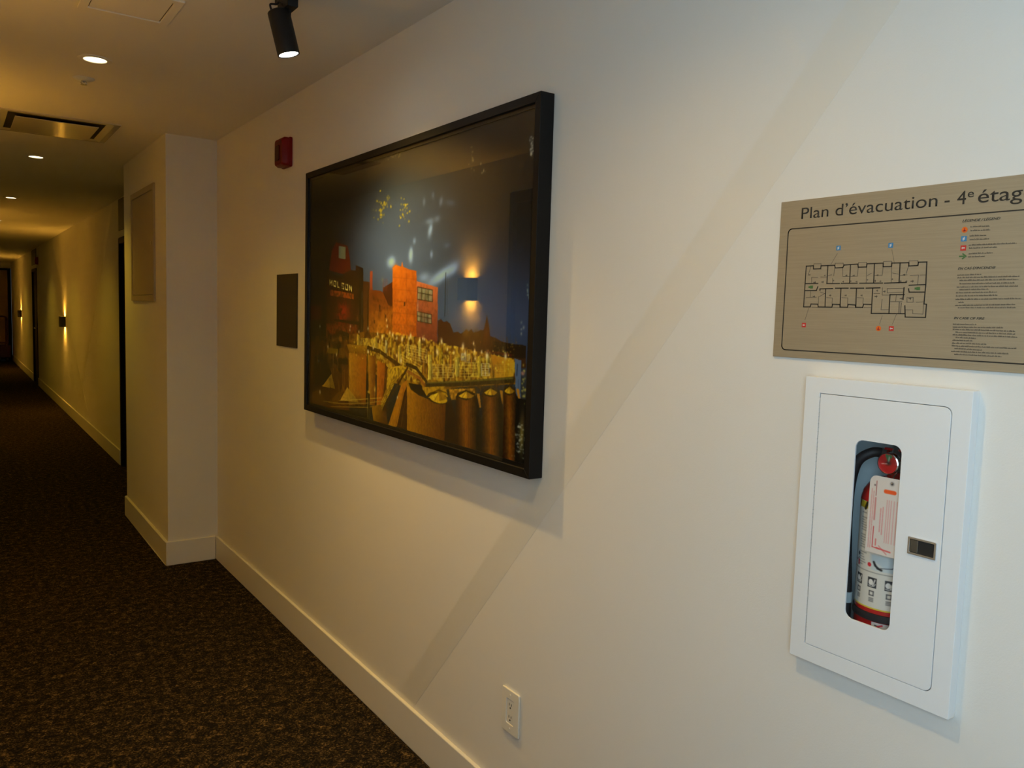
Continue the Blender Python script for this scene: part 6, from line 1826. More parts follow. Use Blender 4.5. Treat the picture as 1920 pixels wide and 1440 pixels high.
bm = bmesh.new()
lp = rrect(18.5, SW * 1000 - 18.5, 13.6, 231.6, 8, 6)
strokes(bm, lp + [lp[0]], 1.9)
finish('border_line', bm, INK, sg)
bm = bmesh.new()
for l in PLAN_WALLS:
    strokes(bm, l, 1.75)
finish('plan_walls', bm, INK, sg)
bm = bmesh.new()
for l in PLAN_THIN:
    strokes(bm, l, 0.85, 0.00015)
for u, v, w in PLAN_BLOTS:
    strokes(bm, [(u - w * 0.4, v), (u + w * 0.4, v)], w * 0.5, 0.00015)
    strokes(bm, [(u + w * 0.3, v - w * 0.5), (u + w * 0.3, v + w * 0.5)], 0.7, 0.00015)
finish('plan_partitions', bm, INKSOFT, sg)
for l in PLAN_LEADERS:
    bm = bmesh.new()
    strokes(bm, l, 0.45)
    finish('leader_line', bm, INKSOFT, sg)
for u, v in PLAN_EXITS:
    bm = bmesh.new()
    strokes(bm, [(u - 2.5, v), (u + 1, v)], 3.2)
    strokes(bm, [(u + 1.6, v), (u + 2.2, v)], 5.0, 0.0004)
    finish('exit_mark', bm, INKGREEN, sg)
for k, u, v in PLAN_ICONS:
    bm = bmesh.new()
    if k == 'orange':
        n = 20
        A_ = [bm.verts.new(S(u + 4.4 * math.cos(2 * math.pi * i / n), v + 4.4 * math.sin(2 * math.pi * i / n), 0.0003)) for i in range(n)]
        bm.faces.new(A_)
        B_ = [bm.verts.new(S(u + 4.4 * math.cos(2 * math.pi * i / n), v + 4.4 * math.sin(2 * math.pi * i / n), -0.0003)) for i in range(n)]
        for i in range(n):
            bm.faces.new((A_[i], A_[(i + 1) % n], B_[(i + 1) % n], B_[i]))
        s_ = finish('symbol', bm, INKORANGE, sg)
        bm = bmesh.new()
        strokes(bm, [(u - 1.5, v - 1.4), (u + 1.5, v - 1.4)], 1.8, 0.0005)
        strokes(bm, [(u, v - 1), (u, v + 1.6)], 1.8, 0.0005)
        finish('glyph', bm, INKRED, s_)
    elif k == 'arrow':
        strokes(bm, [(u - 4.5, v), (u + 1, v)], 2.0)
        strokes(bm, [(u, v + 3.5), (u + 4.4, v)], 1.8, 0.0004)
        strokes(bm, [(u, v - 3.5), (u + 4.4, v)], 1.8, 0.0006)
        finish('symbol', bm, INKGREEN, sg)
    else:
        strokes(bm, [(u - 0.1, v), (u + 0.1, v)], 8.0)
        s_ = finish('symbol', bm, INKBLUE if k == 'blue' else INKRED, sg)
        bm = bmesh.new()
        if k == 'blue':
            strokes(bm, [(u - 0.8, v - 2), (u - 0.8, v + 1)], 1.2, 0.0005)
            strokes(bm, [(u + 0.9, v + 2.2), (u + 0.9, v - 1.2)], 0.8, 0.0005)
        else:
            strokes(bm, [(u - 1.5, v), (u + 1.5, v)], 1.6, 0.0005)
            strokes(bm, [(u - 1.3, v + 1.2), (u - 1.3, v - 1.2)], 0.8, 0.0005)
        finish('glyph', bm, INKWHITE, s_)
rnd = random.Random(3)
bm = bmesh.new()
for u0, v0, u1, v1 in PLAN_TEXT:
    L = u1 - u0
    u = 0.0
    while u < L:
        w = min(rnd.uniform(1.6, 7.0), L - u)
        if w > 0.5:
            va, vb = v0 + (v1 - v0) * u / L, v0 + (v1 - v0) * (u + w) / L
            # a run of minute strokes: the print is too small to read in the photograph
            x = u
            while x < u + w - 0.4:
                h = rnd.choice((0.9, 1.2, 1.9))
                strokes(bm, [(u0 + x, va - 0.6), (u0 + x, va - 0.6 + h)], 0.42)
                x += 0.85
            strokes(bm, [(u0 + u, va - 0.2), (u0 + u + w - 0.3, vb - 0.2)], 0.55)
        u += w + 0.9
fp = finish('fine_print', bm, INKSOFT, sg)
fp['kind'] = 'stuff'


def lettering(name, text, u0, u1, v0, capmm, material, parent, shear=0.0, offset=0.0):
    """Raised lettering on the plate: from u0 to u1, baseline at v0, capital height in mm."""
    c = bpy.data.curves.new(name, 'FONT')
    c.body = text
    c.size = 1.0
    c.shear = shear
    c.offset = offset
    o_ = bpy.data.objects.new(name, c)
    COL.objects.link(o_)
    dg = bpy.context.evaluated_depsgraph_get()
    me = bpy.data.meshes.new_from_object(o_.evaluated_get(dg))
    bpy.data.objects.remove(o_)
    bpy.data.curves.remove(c)
    co = np.empty(len(me.vertices) * 3)
    me.vertices.foreach_get('co', co)
    co = co.reshape(-1, 3)
    lo, hi = co[:, 0].min(), co[:, 0].max()
    CAPH = 0.729
    k = (u1 - u0) / (hi - lo)
    uu = u0 + (co[:, 0] - lo) * k
    vv = v0 + co[:, 1] * capmm / CAPH * 1.06
    nc = np.stack([np.full(len(uu), SX - 0.0004), SY1 - uu / 1000, SZ0 + vv / 1000], -1)
    me.vertices.foreach_set('co', nc.reshape(-1))
    me.materials.clear()
    me.materials.append(material)
    me.update()
    o_ = bpy.data.objects.new(name, me)
    COL.objects.link(o_)
    o_.parent = parent
    o_.matrix_parent_inverse = Matrix.Translation(-Vector(parent_loc(parent)))
    md = o_.modifiers.new('thickness', 'SOLIDIFY')
    md.thickness = 0.0004
    md.offset = -1
    return o_


lettering('title_lettering', "Plan d\u2019\u00e9vacuation", 44.5, 286.5, 247.8, 19.6, INK, sg, 0.0, -0.004)
lettering('title_dash', '-', 297.5, 305.0, 247.4, 19.6, INK, sg)
lettering('title_number', '4', 316.2, 329.2, 247.4, 19.6, INK, sg)
lettering('title_superscript', 'e', 331.4, 340.0, 256.6, 12.0, INK, sg)
lettering('title_floor', '\u00e9tage', 346.5, 424.0, 247.0, 19.6, INK, sg)
for txt, u0, v0, u1, v1 in PLAN_HEADS:
    lettering('heading', txt, u0, u1, v0, 3.6, INK, sg, 0.3)

# ================================================================== EXTINGUISHER CABINET
CY0, CY1, CZ0, CZ1, CT = 0.5808, 0.8655, 0.8735, 1.3785, 0.020
cab = thing('extinguisher_cabinet', (WALL, (CY0 + CY1) / 2, CZ0), 'white steel fire extinguisher cabinet with a tall rounded window, set in the wall', 'cabinet')
xc = WALL - CT
DY0, DY1, DZ0, DZ1 = 0.6105, 0.8337, 0.9050, 1.3505     # door
def hinged(loop):
    """Square off the two corners on the hinge (high-y) side of a rounded-rectangle loop."""
    ym_, zm_ = (DY0 + DY1) / 2, (DZ0 + DZ1) / 2
    hy, lz, hz = max(p[0] for p in loop), min(p[1] for p in loop), max(p[1] for p in loop)
    res = []
    n_ = len(loop) // 4
    for i, (a_, b_) in enumerate(loop):
        q_, j_ = i // n_, i % n_
        if a_ > ym_:
            zc_ = hz if b_ > zm_ else lz
            f_ = 2 * j_ / (n_ - 1)
            ya, za = loop[q_ * n_]
            yb, zb = loop[q_ * n_ + n_ - 1]
            a_, b_ = (ya + (hy - ya) * f_, za + (zc_ - za) * f_) if f_ <= 1 else (hy + (yb - hy) * (f_ - 1), zc_ + (zb - zc_) * (f_ - 1))
        res.append((a_, b_))
    return res


bm = bmesh.new()
GAP = 0.0008
out_ = rrect(CY0, CY1, CZ0, CZ1, 0.0015, 6)
hole_ = hinged(rrect(DY0 - GAP, DY1 + 0.0022, DZ0 - GAP, DZ1 + GAP, 0.012, 6))
plate_x(bm, out_, xc, WALL, hole_)
finish('trim_frame', bm, WHITEMETAL, cab, bevel=0.0012)

dr_out = hinged(rrect(DY0, DY1, DZ0, DZ1, 0.0115, 6))
w_in = rrect(0.6828, 0.7625, 0.9765, 1.2808, 0.0135, 6)
bm = bmesh.new()
plate_x(bm, dr_out, xc - 0.0006, xc + 0.0030, w_in)
dr = finish('cabinet_door', bm, WHITEMETAL, cab, bevel=0.0006)
bm = bmesh.new()
plate_x(bm, rrect(0.679, 0.766, 0.972, 1.285, 0.014, 6), xc + 0.0034, xc + 0.0054)
finish('window_pane', bm, PANE, dr)
# piano hinge along the far edge of the door
bm = bmesh.new()
zz = DZ0 + 0.004
while zz < DZ1 - 0.006:
    cyl(bm, (xc + 0.0003, DY1 + 0.0011, zz), (xc + 0.0003, DY1 + 0.0011, zz + 0.0055), 0.0010, n=8)
    zz += 0.0066
finish('piano_hinge', bm, mat('hinge_steel', (0.62, 0.63, 0.65), 0.4, 0.3, bump=0.02), dr, smooth=40)
# recessed pull latch
LY0, LY1, LZ0, LZ1 = 0.6168, 0.6616, 1.1135, 1.1412
bm = bmesh.new()
plate_x(bm, rrect(LY0, LY1, LZ0, LZ1, 0.0012, 6), xc - 0.0030, xc - 0.0005, rrect(LY0 + 0.0035, LY1 - 0.0035, LZ0 + 0.0035, LZ1 - 0.0035, 0.001, 6))
lt = finish('latch', bm, CHROME, dr, bevel=0.0008)
lt['label'] = 'chrome recessed pull latch'
finish('latch_cup', boxes((xc - 0.0010, xc - 0.0004, LY0 + 0.0030, LY1 - 0.0030, LZ0 + 0.0030, LZ1 - 0.0030)), DARKSLOT, dr)
finish('latch_paddle', boxes((xc - 0.0026, xc - 0.0011, LY1 - 0.0165, LY1 - 0.0040, LZ0 + 0.0040, LZ1 - 0.0040)), mat('dark_nickel', (0.20, 0.20, 0.19), 0.25, 0.9, bump=0.02), dr, bevel=0.0006)
# tub let into the wall
y0, y1, z0, z1 = CAB[0] + 0.001, CAB[1] - 0.001, CAB[2] + 0.001, CAB[3] - 0.001
g = 0.0015
finish('tub', boxes((TUB_X, TUB_X + g, y0, y1, z0, z1), (WALL - 0.002, TUB_X, y0, y0 + g, z0, z1), (WALL - 0.002, TUB_X, y1 - g, y1, z0, z1),
                    (WALL - 0.002, TUB_X, y0 + g, y1 - g, z0, z0 + g), (WALL - 0.002, TUB_X, y0 + g, y1 - g, z1 - g, z1)), TUBPAINT, cab)

# ================================================================== FIRE EXTINGUISHER
EX, EY, ER, EZ0 = WALL + 0.053, 0.7275, 0.054, CAB[2] + 0.0025
HY = 0.722
ext = thing('fire_extinguisher', (EX, EY, EZ0), 'red fire extinguisher with white instruction label standing inside the white cabinet', 'extinguisher')
bm = bmesh.new()
prof = [(ER - 0.004, 0), (ER, 0.004), (ER, 0.284), (ER - 0.003, 0.296), (ER - 0.010, 0.307), (ER - 0.022, 0.316), (0.020, 0.321), (0.017, 0.322), (0.017, 0.330)]
lathe(bm, (EX, EY, EZ0), (0, 0, 1), prof, 48)
finish('cylinder', bm, REDPAINT, ext, smooth=40)
# printed wrap-round label
LZA, LZB = 0.998, 1.176
TH0, TH1 = math.radians(75), math.radians(285)
lw, lh = ER * (TH1 - TH0) * 1000, (LZB - LZA) * 1000
lc = Canvas(lw, lh, 230, 260, (214, 212, 204))
lc.poly([(0, 0), (lw, 0), (lw, 2.6), (0, 2.6)], (214, 190, 60))
lc.poly([(0, lh - 12), (lw, lh - 12), (lw, lh), (0, lh)], (190, 170, 30))
for k_ in range(9):
    lc.line([(8 + k_ * 22, lh - 12), (14 + k_ * 22, lh)], 6, (40, 40, 20))
lc.line([(0, 62), (lw, 62)], 0.9, (120, 120, 116))
for k_ in range(-3, 4):                              # pictogram row and symbols below
    u = 98 + k_ * 28 - 7.5
    lc.poly([(u, 36), (u + 15, 36), (u + 15, 53), (u, 53)], (46, 50, 56))
    lc.ellipse((u + 5.5, 45), 4.2, 5.0, (224, 224, 220))
    lc.line([(u + 9, 39), (u + 12.5, 50)], 2.2, (220, 220, 216))
    lc.line([(u + 2, 39), (u + 7, 38)], 1.6, (215, 215, 210))
    lc.line([(u + 11, 39), (u + 13.5, 43)], 1.4, (215, 215, 210))
    lc.line([(u + 4, 30), (u + 11, 30), (u + 11, 23), (u + 4, 23), (u + 4, 30)], 1.5, (60, 62, 66))
    for q_ in range(3):
        lc.line([(u + 4, 18 - q_ * 2.6), (u + 11, 18 - q_ * 2.6)], 1.6, (96, 98, 100), 0.9)
for k_ in range(-1, 2):                              # blocks of fine print and drawings above
    u = 66 + k_ * 70
    for q_ in range(22):
        if q_ % 7 == 6:
            continue
        lc.line([(u, 70 + q_ * 4.2), (u + 9 + (q_ * 7) % 9, 70 + q_ * 4.2)], 1.5, (120, 122, 122), 0.8)
    lc.poly([(u + 29, 66), (u + 70, 66), (u + 70, 92), (u + 29, 92)], (196, 208, 212), 0.8)
    lc.line([(u + 33, 80), (u + 35.5, 75), (u + 40, 71), (u + 46, 69)], 3.6, (30, 36, 40))
    lc.line([(u + 45, 72), (u + 62, 74), (u + 70, 80)], 1.0, (60, 64, 70))
    lc.ellipse((u + 25, 74), 3.4, 3.6, (206, 40, 50))
    lc.poly([(u + 66, 66), (u + 71, 66), (u + 71, 76), (u + 66, 76)], (190, 30, 40))
    lc.ellipse((u + 68, 86), 3.0, 3.4, (30, 44, 60))
lc.soften(1)
LABEL = painted('label_ink', 0.45, 0.4)
U, V = np.meshgrid(lc.u, lc.v)
TH = TH0 + U / lw * (TH1 - TH0)
pos = np.stack([EX + (ER + 0.0005) * np.cos(TH), EY + (ER + 0.0005) * np.sin(TH), LZA + V / 1000], -1)
lb = ink_grid('instruction_label', pos, lc.reflectance(1.0), LABEL, ext)
for p_ in lb.data.polygons:
    p_.use_smooth = True
bm = bmesh.new()
lathe(bm, (EX, EY, 0.9780), (0, 0, 1), [(ER + 0.0002, 0), (ER + 0.0026, 0.0005), (ER + 0.0026, 0.0125), (ER + 0.0002, 0.013)], 48)
finish('strap', bm, RUBBER, ext, smooth=40)
# small maker's sticker below the strap
mk = Canvas(30, 14, 60, 30, (214, 210, 204))
mk.line([(3, 4), (26, 4)], 3.4, (60, 60, 60))
mk.line([(6, 9), (12, 8)], 2.2, (50, 50, 54))
mk.line([(10, 8), (17, 11)], 2.6, (200, 40, 60))
U, V = np.meshgrid(mk.u, mk.v)
TH = math.radians(183) + U / 1000 / ER
pos = np.stack([EX + (ER + 0.0006) * np.cos(TH), EY + (ER + 0.0006) * np.sin(TH), 0.9630 + V / 1000], -1)
ink_grid('maker_sticker', pos, mk.reflectance(1.0), LABEL, ext)
# valve, gauge, lever, handle, hose
VZ = EZ0 + 0.328
bm = bmesh.new()
lathe(bm, (EX, EY, VZ), (0, 0, 1), [(0.016, 0), (0.018, 0.004), (0.018, 0.030), (0.014, 0.036), (0.010, 0.052)], 24)
cyl(bm, (EX - 0.010, EY, VZ + 0.018), (EX - 0.034, EY, VZ + 0.020), 0.010)
cyl(bm, (EX, EY + 0.010, VZ + 0.026), (EX, EY + 0.032, VZ + 0.030), 0.010)
finish('valve', bm, CHROME, ext, smooth=40)
gx, gy, gz = WALL + 0.004, 0.7175, 1.2455
bm = bmesh.new()
lathe(bm, (gx + 0.010, gy, gz), (-1, 0, 0), [(0.014, 0), (0.0182, 0.003), (0.0182, 0.0115), (0.0166, 0.0125), (0.0160, 0.0105)], 32)
ga = finish('pressure_gauge', bm, CHROME, ext, smooth=40)
gc = Canvas(32, 32, 48, 48, (176, 22, 26))
gc.poly([(16, 16), (9, 30), (23, 30)], (60, 110, 70))
gc.line([(16, 16), (17, 27)], 1.4, (220, 210, 190))
gc.blob((16, 16), 4.5, 3.5, 0, (40, 36, 34), 1)
gc.line([(5, 14), (14, 15)], 1.0, (230, 200, 190))
ga_r = np.linspace(0.0001, 0.0160, 14)
ga_t = np.linspace(0, 2 * math.pi, 41)
Rr, Tt = np.meshgrid(ga_r, ga_t)
pos = np.stack([np.full_like(Rr, gx - 0.0006), gy - Rr * np.cos(Tt), gz + Rr * np.sin(Tt)], -1)
ii = np.clip(((Rr * np.cos(Tt)) * 1000 + 16) / 32 * 47, 0, 47).astype(int)
jj = np.clip(((Rr * np.sin(Tt)) * 1000 + 16) / 32 * 47, 0, 47).astype(int)
ink_grid('dial', pos, gc.reflectance(1.0)[jj, ii], LABEL, ga)
bm = bmesh.new()
lathe(bm, (gx + 0.0075, gy, gz), (-1, 0, 0), [(0.0164, 0.006), (0.0158, 0.0075), (0.0115, 0.0095), (0.004, 0.0103)], 28, cap0=False)
finish('gauge_glass', bm, PANE, ga, smooth=60)
bm = bmesh.new()
for z_, tilt in ((VZ + 0.038, 0.00), (VZ + 0.062, 0.012)):
    A_ = [(EX + 0.012, EY + 0.020, z_), (EX + 0.012, EY - 0.085, z_ + tilt), (EX - 0.012, EY - 0.085, z_ + tilt), (EX - 0.012, EY + 0.020, z_)]
    lo = [bm.verts.new(p) for p in A_]
    hi = [bm.verts.new((p[0], p[1], p[2] + 0.004)) for p in A_]
    bm.faces.new(lo)
    bm.faces.new(hi)
    for i in range(4):
        bm.faces.new((lo[i], lo[(i + 1) % 4], hi[(i + 1) % 4], hi[i]))
finish('lever', bm, REDPAINT, ext, bevel=0.001)
bm = bmesh.new()
HX = WALL + 0.030
tube(bm, spline([(EX, EY + 0.028, VZ + 0.030), (HX + 0.010, HY + 0.046, VZ + 0.030), (HX, HY + 0.064, VZ + 0.014), (HX, HY + 0.0745, VZ - 0.020), (HX, HY + 0.078, VZ - 0.075),
                 (HX, HY + 0.075, VZ - 0.150), (HX, HY + 0.0705, VZ - 0.215), (HX, HY + 0.069, 0.935)], 8), 0.0085, 14)
hs = finish('hose', bm, RUBBER, ext, smooth=50)
bm = bmesh.new()
lathe(bm, (HX, HY + 0.0698, 0.985), (0, 0, 1), [(0.0086, 0), (0.0098, 0.0005), (0.0098, 0.0185), (0.0086, 0.019)], 20)
finish('hose_clip', bm, mat('grey_clip', (0.45, 0.55, 0.58), 0.4, bump=0.02), hs, smooth=40)

# ================================================================== INSPECTION TAG
tgt = thing('inspection_tag', (WALL - 0.010, 0.699, 1.096), 'white inspection tag with red print hanging from the extinguisher valve', 'tag')
TW, THH = 78.0, 129.0
tc = Canvas(TW, THH, 120, 190, (218, 210, 204))
rr_ = random.Random(5)
for c_, w_ in ((5, 0.9), (8.5, 0.9), (23, 1.2), (27, 1.2)):
    y = 8.0
    while y < 104:
        L = rr_.uniform(3, 9)
        if not (c_ > 20 and (y < 34 or y > 78)):
            tc.line([(c_, y), (c_, min(y + L, 106))], w_ * 1.5, (214, 130, 130), 0.75)
        y += L + 2
tc.line([(12.5, 10), (12.5, 44)], 1.3, (196, 40, 50))
tc.line([(12.5, 10), (25, 9)], 1.1, (196, 40, 50))
tc.line([(20, 10), (44, 8)], 2.4, (214, 70, 70), 0.8)
tc.line([(24, 14), (38, 3)], 1.4, (214, 70, 70), 0.6)
tc.line([(12.5, 96), (12.5, 120)], 1.0, (150, 60, 60))
tc.line([(12.5, 56), (12.5, 92)], 2.8, (200, 110, 110), 0.7)
for c_ in (33, 36.5, 40, 45, 50, 55, 60, 66, 71):
    tc.line([(c_, 22), (c_, 92)], 1.3, (214, 130, 130), 0.65)
tc.line([(29, 106), (44, 106)], 6.5, (232, 92, 40))
tc.line([(18, 14), (18, 24)], 2.2, (214, 90, 90), 0.7)
tc.blob((9.5, 113), 1.3, 1.3, 0, (70, 50, 50), 1)
tc.blob((39, 120), 2.6, 2.6, 0, (30, 30, 36), 1)
U, V = np.meshgrid(tc.u, tc.v)
V2 = np.where((V > THH - 16) & (U < 12), np.minimum(V, THH - 12 + np.sqrt(np.maximum(0, 144 - (12 - U) ** 2))), V)
pos = np.stack([WALL - 0.0135 + 0.000022 * (U - 39) ** 2 / 39 * 2, 0.738 - U / 1000 - (V - 64) * 0.00001, 1.0965 + V2 / 1000], -1)
ink_grid('card', pos, tc.reflectance(1.0), painted('tag_ink', 0.6, 0.3), tgt)
bm = bmesh.new()
tube(bm, spline([(WALL - 0.014, 0.699, 1.2165), (WALL - 0.008, 0.700, 1.226), (WALL + 0.012, 0.702, 1.238), (EX - 0.010, 0.706, 1.250)], 5), 0.0009, 6)
finish('tie_wire', bm, CHROME, tgt, smooth=50)

# ================================================================== ACCESS PANEL ON THE PIER
PY0, PY1, PZ0, PZ1 = 5.040, 5.746, 1.492, 2.169
ap = thing('electrical_panel', (PIER_X, (PY0 + PY1) / 2, PZ0), 'painted metal electrical panel on the corridor side of the square pier', 'panel')
PANELPAINT = mat('taupe_panel_paint', (0.42, 0.36, 0.27), 0.45, spec=0.4, bump=0.03, bscale=200)
bm = bmesh.new()
q = lambda k: [(PY0 + k, PZ0 + k), (PY1 - k, PZ0 + k), (PY1 - k, PZ1 - k), (PY0 + k, PZ1 - k)]
plate_x(bm, q(0), PIER_X - 0.012, PIER_X, q(0.035))
finish('panel_frame', bm, PANELPAINT, ap, bevel=0.002)
finish('panel_door', boxes((PIER_X - 0.008, PIER_X, PY0 + 0.039, PY1 - 0.039, PZ0 + 0.039, PZ1 - 0.039)), PANELPAINT, ap, bevel=0.002)
bm = bmesh.new()
lathe(bm, (PIER_X - 0.008, PY0 + 0.07, (PZ0 + PZ1) / 2), (-1, 0, 0), [(0.011, 0), (0.011, 0.004), (0.008, 0.006)], 18)
finish('lock', bm, CHROME, ap, smooth=40)

# ================================================================== CEILING: ACCESS HATCH, DIFFUSER, SPRINKLERS
hx0, hx1, hy0, hy1 = 0.352, 0.616, 2.690, 2.953
hp = thing('ceiling_access_hatch', ((hx0 + hx1) / 2, (hy0 + hy1) / 2, CEIL), 'square painted access hatch in the ceiling beside the track spotlight', 'hatch')
qq = lambda k: [(hx0 + k, hy0 + k), (hx1 - k, hy0 + k), (hx1 - k, hy1 - k), (hx0 + k, hy1 - k)]
bm = bmesh.new()
plate_z(bm, qq(0), CEIL - 0.007, CEIL, qq(0.026))
finish('hatch_frame', bm, CEILPAINT, hp, bevel=0.0015)
finish('hatch_door', boxes((hx0 + 0.0295, hx1 - 0.0295, hy0 + 0.0295, hy1 - 0.0295, CEIL - 0.0040, CEIL)), CEILPAINT, hp, bevel=0.0008)
finish('gap_shade', boxes((hx0 + 0.026, hx1 - 0.026, hy0 + 0.026, hy1 - 0.026, CEIL - 0.0008, CEIL - 0.0002)), DARKSLOT, hp)  # dark sheet standing in for shade in the gap round the door

vx0, vx1, vy0, vy1 = 0.197, 0.757, 4.712, 5.284
vt = thing('ceiling_air_diffuser', ((vx0 + vx1) / 2, (vy0 + vy1) / 2, CEIL), 'square glossy air diffuser with a floating centre plate in the ceiling', 'air vent')
vq = lambda k: [(vx0 + k, vy0 + k), (vx1 - k, vy0 + k), (vx1 - k, vy1 - k), (vx0 + k, vy1 - k)]
bm = bmesh.new()
L0, L1, L2 = vq(0), vq(0.028), vq(0.062)
va = [bm.verts.new((*p, CEIL)) for p in L0]
vb = [bm.verts.new((*p, CEIL - 0.006)) for p in L0]
vc = [bm.verts.new((*p, CEIL - 0.007)) for p in L1]
vd = [bm.verts.new((*p, CEIL - 0.0005)) for p in L2]
for p_, q_ in ((va, vb), (vb, vc), (vc, vd)):
    for i in range(4):
        bm.faces.new((p_[i], p_[(i + 1) % 4], q_[(i + 1) % 4], q_[i]))
finish('flange', bm, DIFFUSER, vt)
finish('neck', boxes((vx0 + 0.062, vx1 - 0.062, vy0 + 0.062, vy1 - 0.062, CEIL - 0.0012, CEIL - 0.0002)), DARKSLOT, vt)
finish('centre_plate', boxes((vx0 + 0.092, vx1 - 0.092, vy0 + 0.085, vy1 - 0.085, CEIL - 0.016, CEIL - 0.012)), DIFFUSER, vt, bevel=0.0015)
for sx_ in (vx0 + 0.16, vx1 - 0.16):
    for sy_ in (vy0 + 0.16, vy1 - 0.16):
        bm = bmesh.new()
        cyl(bm, (sx_, sy_, CEIL - 0.0125), (sx_, sy_, CEIL - 0.0005), 0.006, n=10)
        finish('hanger', bm, DARKSLOT, vt)


def sprinkler(x, y, label):
    t = thing('sprinkler_head', (x, y, CEIL), label, 'sprinkler', 'sprinkler heads in the ceiling')
    bm = bmesh.new()
    lathe(bm, (x, y, CEIL), (0, 0, -1), [(0.041, 0), (0.041, 0.002), (0.030, 0.008), (0.016, 0.009)], 28)
    finish('escutcheon', bm, WHITEMETAL, t, smooth=40)
    bm = bmesh.new()
    lathe(bm, (x, y, CEIL - 0.008), (0, 0, -1), [(0.010, 0), (0.010, 0.004), (0.006, 0.006), (0.004, 0.009)], 16)
    for s in (-1, 1):
        tube(bm, spline([(x + s * 0.008, y, CEIL - 0.012), (x + s * 0.011, y, CEIL - 0.018), (x + s * 0.004, y, CEIL - 0.024)], 4), 0.0016, 6)
    finish('body', bm, CHROME, t, smooth=40)
    bm = bmesh.new()
    lathe(bm, (x, y, CEIL - 0.024), (0, 0, -1), [(0.005, 0), (0.013, 0.001), (0.013, 0.002), (0.004, 0.0025)], 20)
    finish('deflector', bm, CHROME, t, smooth=40)


sprinkler(0.481, 3.865, 'small sprinkler head behind the nearest lit downlight')
sprinkler(0.492, 12.15, 'tiny dark sprinkler head on the bright far ceiling at the left edge')

# ================================================================== DOWNLIGHTS
def downlight(y, label, near=False):
    x = 0.480
    t = thing('recessed_downlight', (x, y, CEIL), label, 'downlight', 'recessed downlights along the corridor ceiling')
    bm = bmesh.new()
    lathe(bm, (x, y, CEIL), (0, 0, -1), [(0.060, 0), (0.060, 0.002), (0.052, 0.0045), (0.0415, 0.0040), (0.0400, 0.0015)], 36, cap1=False)
    finish('trim_ring', bm, CEILPAINT, t, smooth=40)
    bm = bmesh.new()
    lathe(bm, (x, y, CEIL - 0.0006), (0, 0, -1), [(0.0402, 0), (0.0395, 0.0009)], 36)
    finish('lens', bm, LENS_NEAR if near else LENS_DOWN, t)
    if near:
        lamp('downlight_lamp', 'SPOT', (x, y, CEIL - 0.02), P_NEAR, WHITE, (0.0, 0.0, -1), 145, 1.0, 0.04, t)
    else:
        lamp('downlight_lamp', 'SPOT', (x, y, CEIL - 0.02), P_DOWN, AMBER, (0, 0, -1), 120, 0.9, 0.04, t)


downlight(-1.565, 'lit round downlight behind the photographer by the added window', True)
downlight(0.986, 'bright white round downlight overhead in front of the white cabinet', True)
downlight(3.537, 'lit round downlight nearest in view, beside the ceiling hatch')
downlight(6.122, 'lit round downlight just beyond the square air diffuser')
downlight(8.690, 'lit round downlight third from the front')
downlight(11.25, 'lit round downlight cut by the left edge, just before the tiny sprinkler')
downlight(13.82, 'lit round downlight out of sight left of the far sconce')
downlight(18.9, 'lit round downlight close to the corridor end')

# ================================================================== WALL SCONCES
def sconce(side, y, z, label, power=1.0):
    xw = WALL if side > 0 else LEFT
    s = -side                                   # direction away from the wall
    t = thing('wall_sconce', (xw, y, z), label, 'sconce', 'black up-and-down wall sconces')
    bm = bmesh.new()
    D, Wd, Hh = 0.068, 0.078, 0.070
    loop = [(xw + s * 0.001, y - Wd), (xw + s * (D - 0.02), y - Wd), (xw + s * D, y - Wd + 0.02), (xw + s * D, y + Wd - 0.02), (xw + s * (D - 0.02), y + Wd), (xw + s * 0.001, y + Wd)]
    hole = [(xw + s * 0.004, y - 0.068), (xw + s * (D - 0.026), y - 0.068), (xw + s * (D - 0.010), y - 0.052), (xw + s * (D - 0.010), y + 0.052), (xw + s * (D - 0.026), y + 0.068), (xw + s * 0.004, y + 0.068)]
    plate_z(bm, loop, z - Hh, z + Hh, hole)
    finish('shade', bm, BLACKMETAL, t, bevel=0.001)
    for up_ in (1, -1):
        bm = bmesh.new()
        zc = z + up_ * (Hh - 0.016)
        plate_z(bm, hole, min(zc, zc - up_ * 0.006), max(zc, zc - up_ * 0.006))
        finish('lamp_lens', bm, emit('sconce_glow_%d' % round(power * 100), WARM, 6.0 * P_SCONCE * power), t)
        lamp('sconce_lamp', 'SPOT', (xw + s * 0.032, y, z + up_ * (Hh - 0.010)), 0.4 * P_SCONCE * power * (1.0 if up_ > 0 else 0.8), WARM, (s * 0.06, 0, up_), 140, 1.0, 0.012, t)


sconce(1, 12.22, 1.213, 'small black up-and-down sconce glowing on the far right wall', 1.25)
sconce(1, 20.20, 1.200, 'tiny black up-and-down sconce glowing nearest the corridor end')
sconce(-1, 4.405, 1.628, 'black up-and-down sconce on the left wall mirrored in the picture glass', 0.88)
sconce(-1, 2.585, 1.628, 'black up-and-down sconce added out of view on the left wall for warm fill', 0.75)  # extra lamp, added to warm the middle of the wall and ceiling
sconce(-1, 10.30, 1.5, 'black up-and-down sconce added out of view midway along the left wall for fill', 1.2)  # unseen lamp, placed here to brighten the far right wall
sconce(-1, 20.20, 1.3, 'black up-and-down sconce far along the left wall, out of view')

# ================================================================== TRACK AND SPOTLIGHTS
TX = 0.842
tr = thing('lighting_track', (TX, 1.3, CEIL), 'black ceiling lighting track running parallel to the picture wall', 'track')
finish('rail', boxes((TX - 0.017, TX + 0.017, 0.15, 2.475, CEIL - 0.020, CEIL)), BLACKMETAL, tr, bevel=0.002)
finish('end_cap', boxes((TX - 0.018, TX + 0.018, 2.475, 2.485, CEIL - 0.021, CEIL)), BLACKMETAL, tr, bevel=0.002)


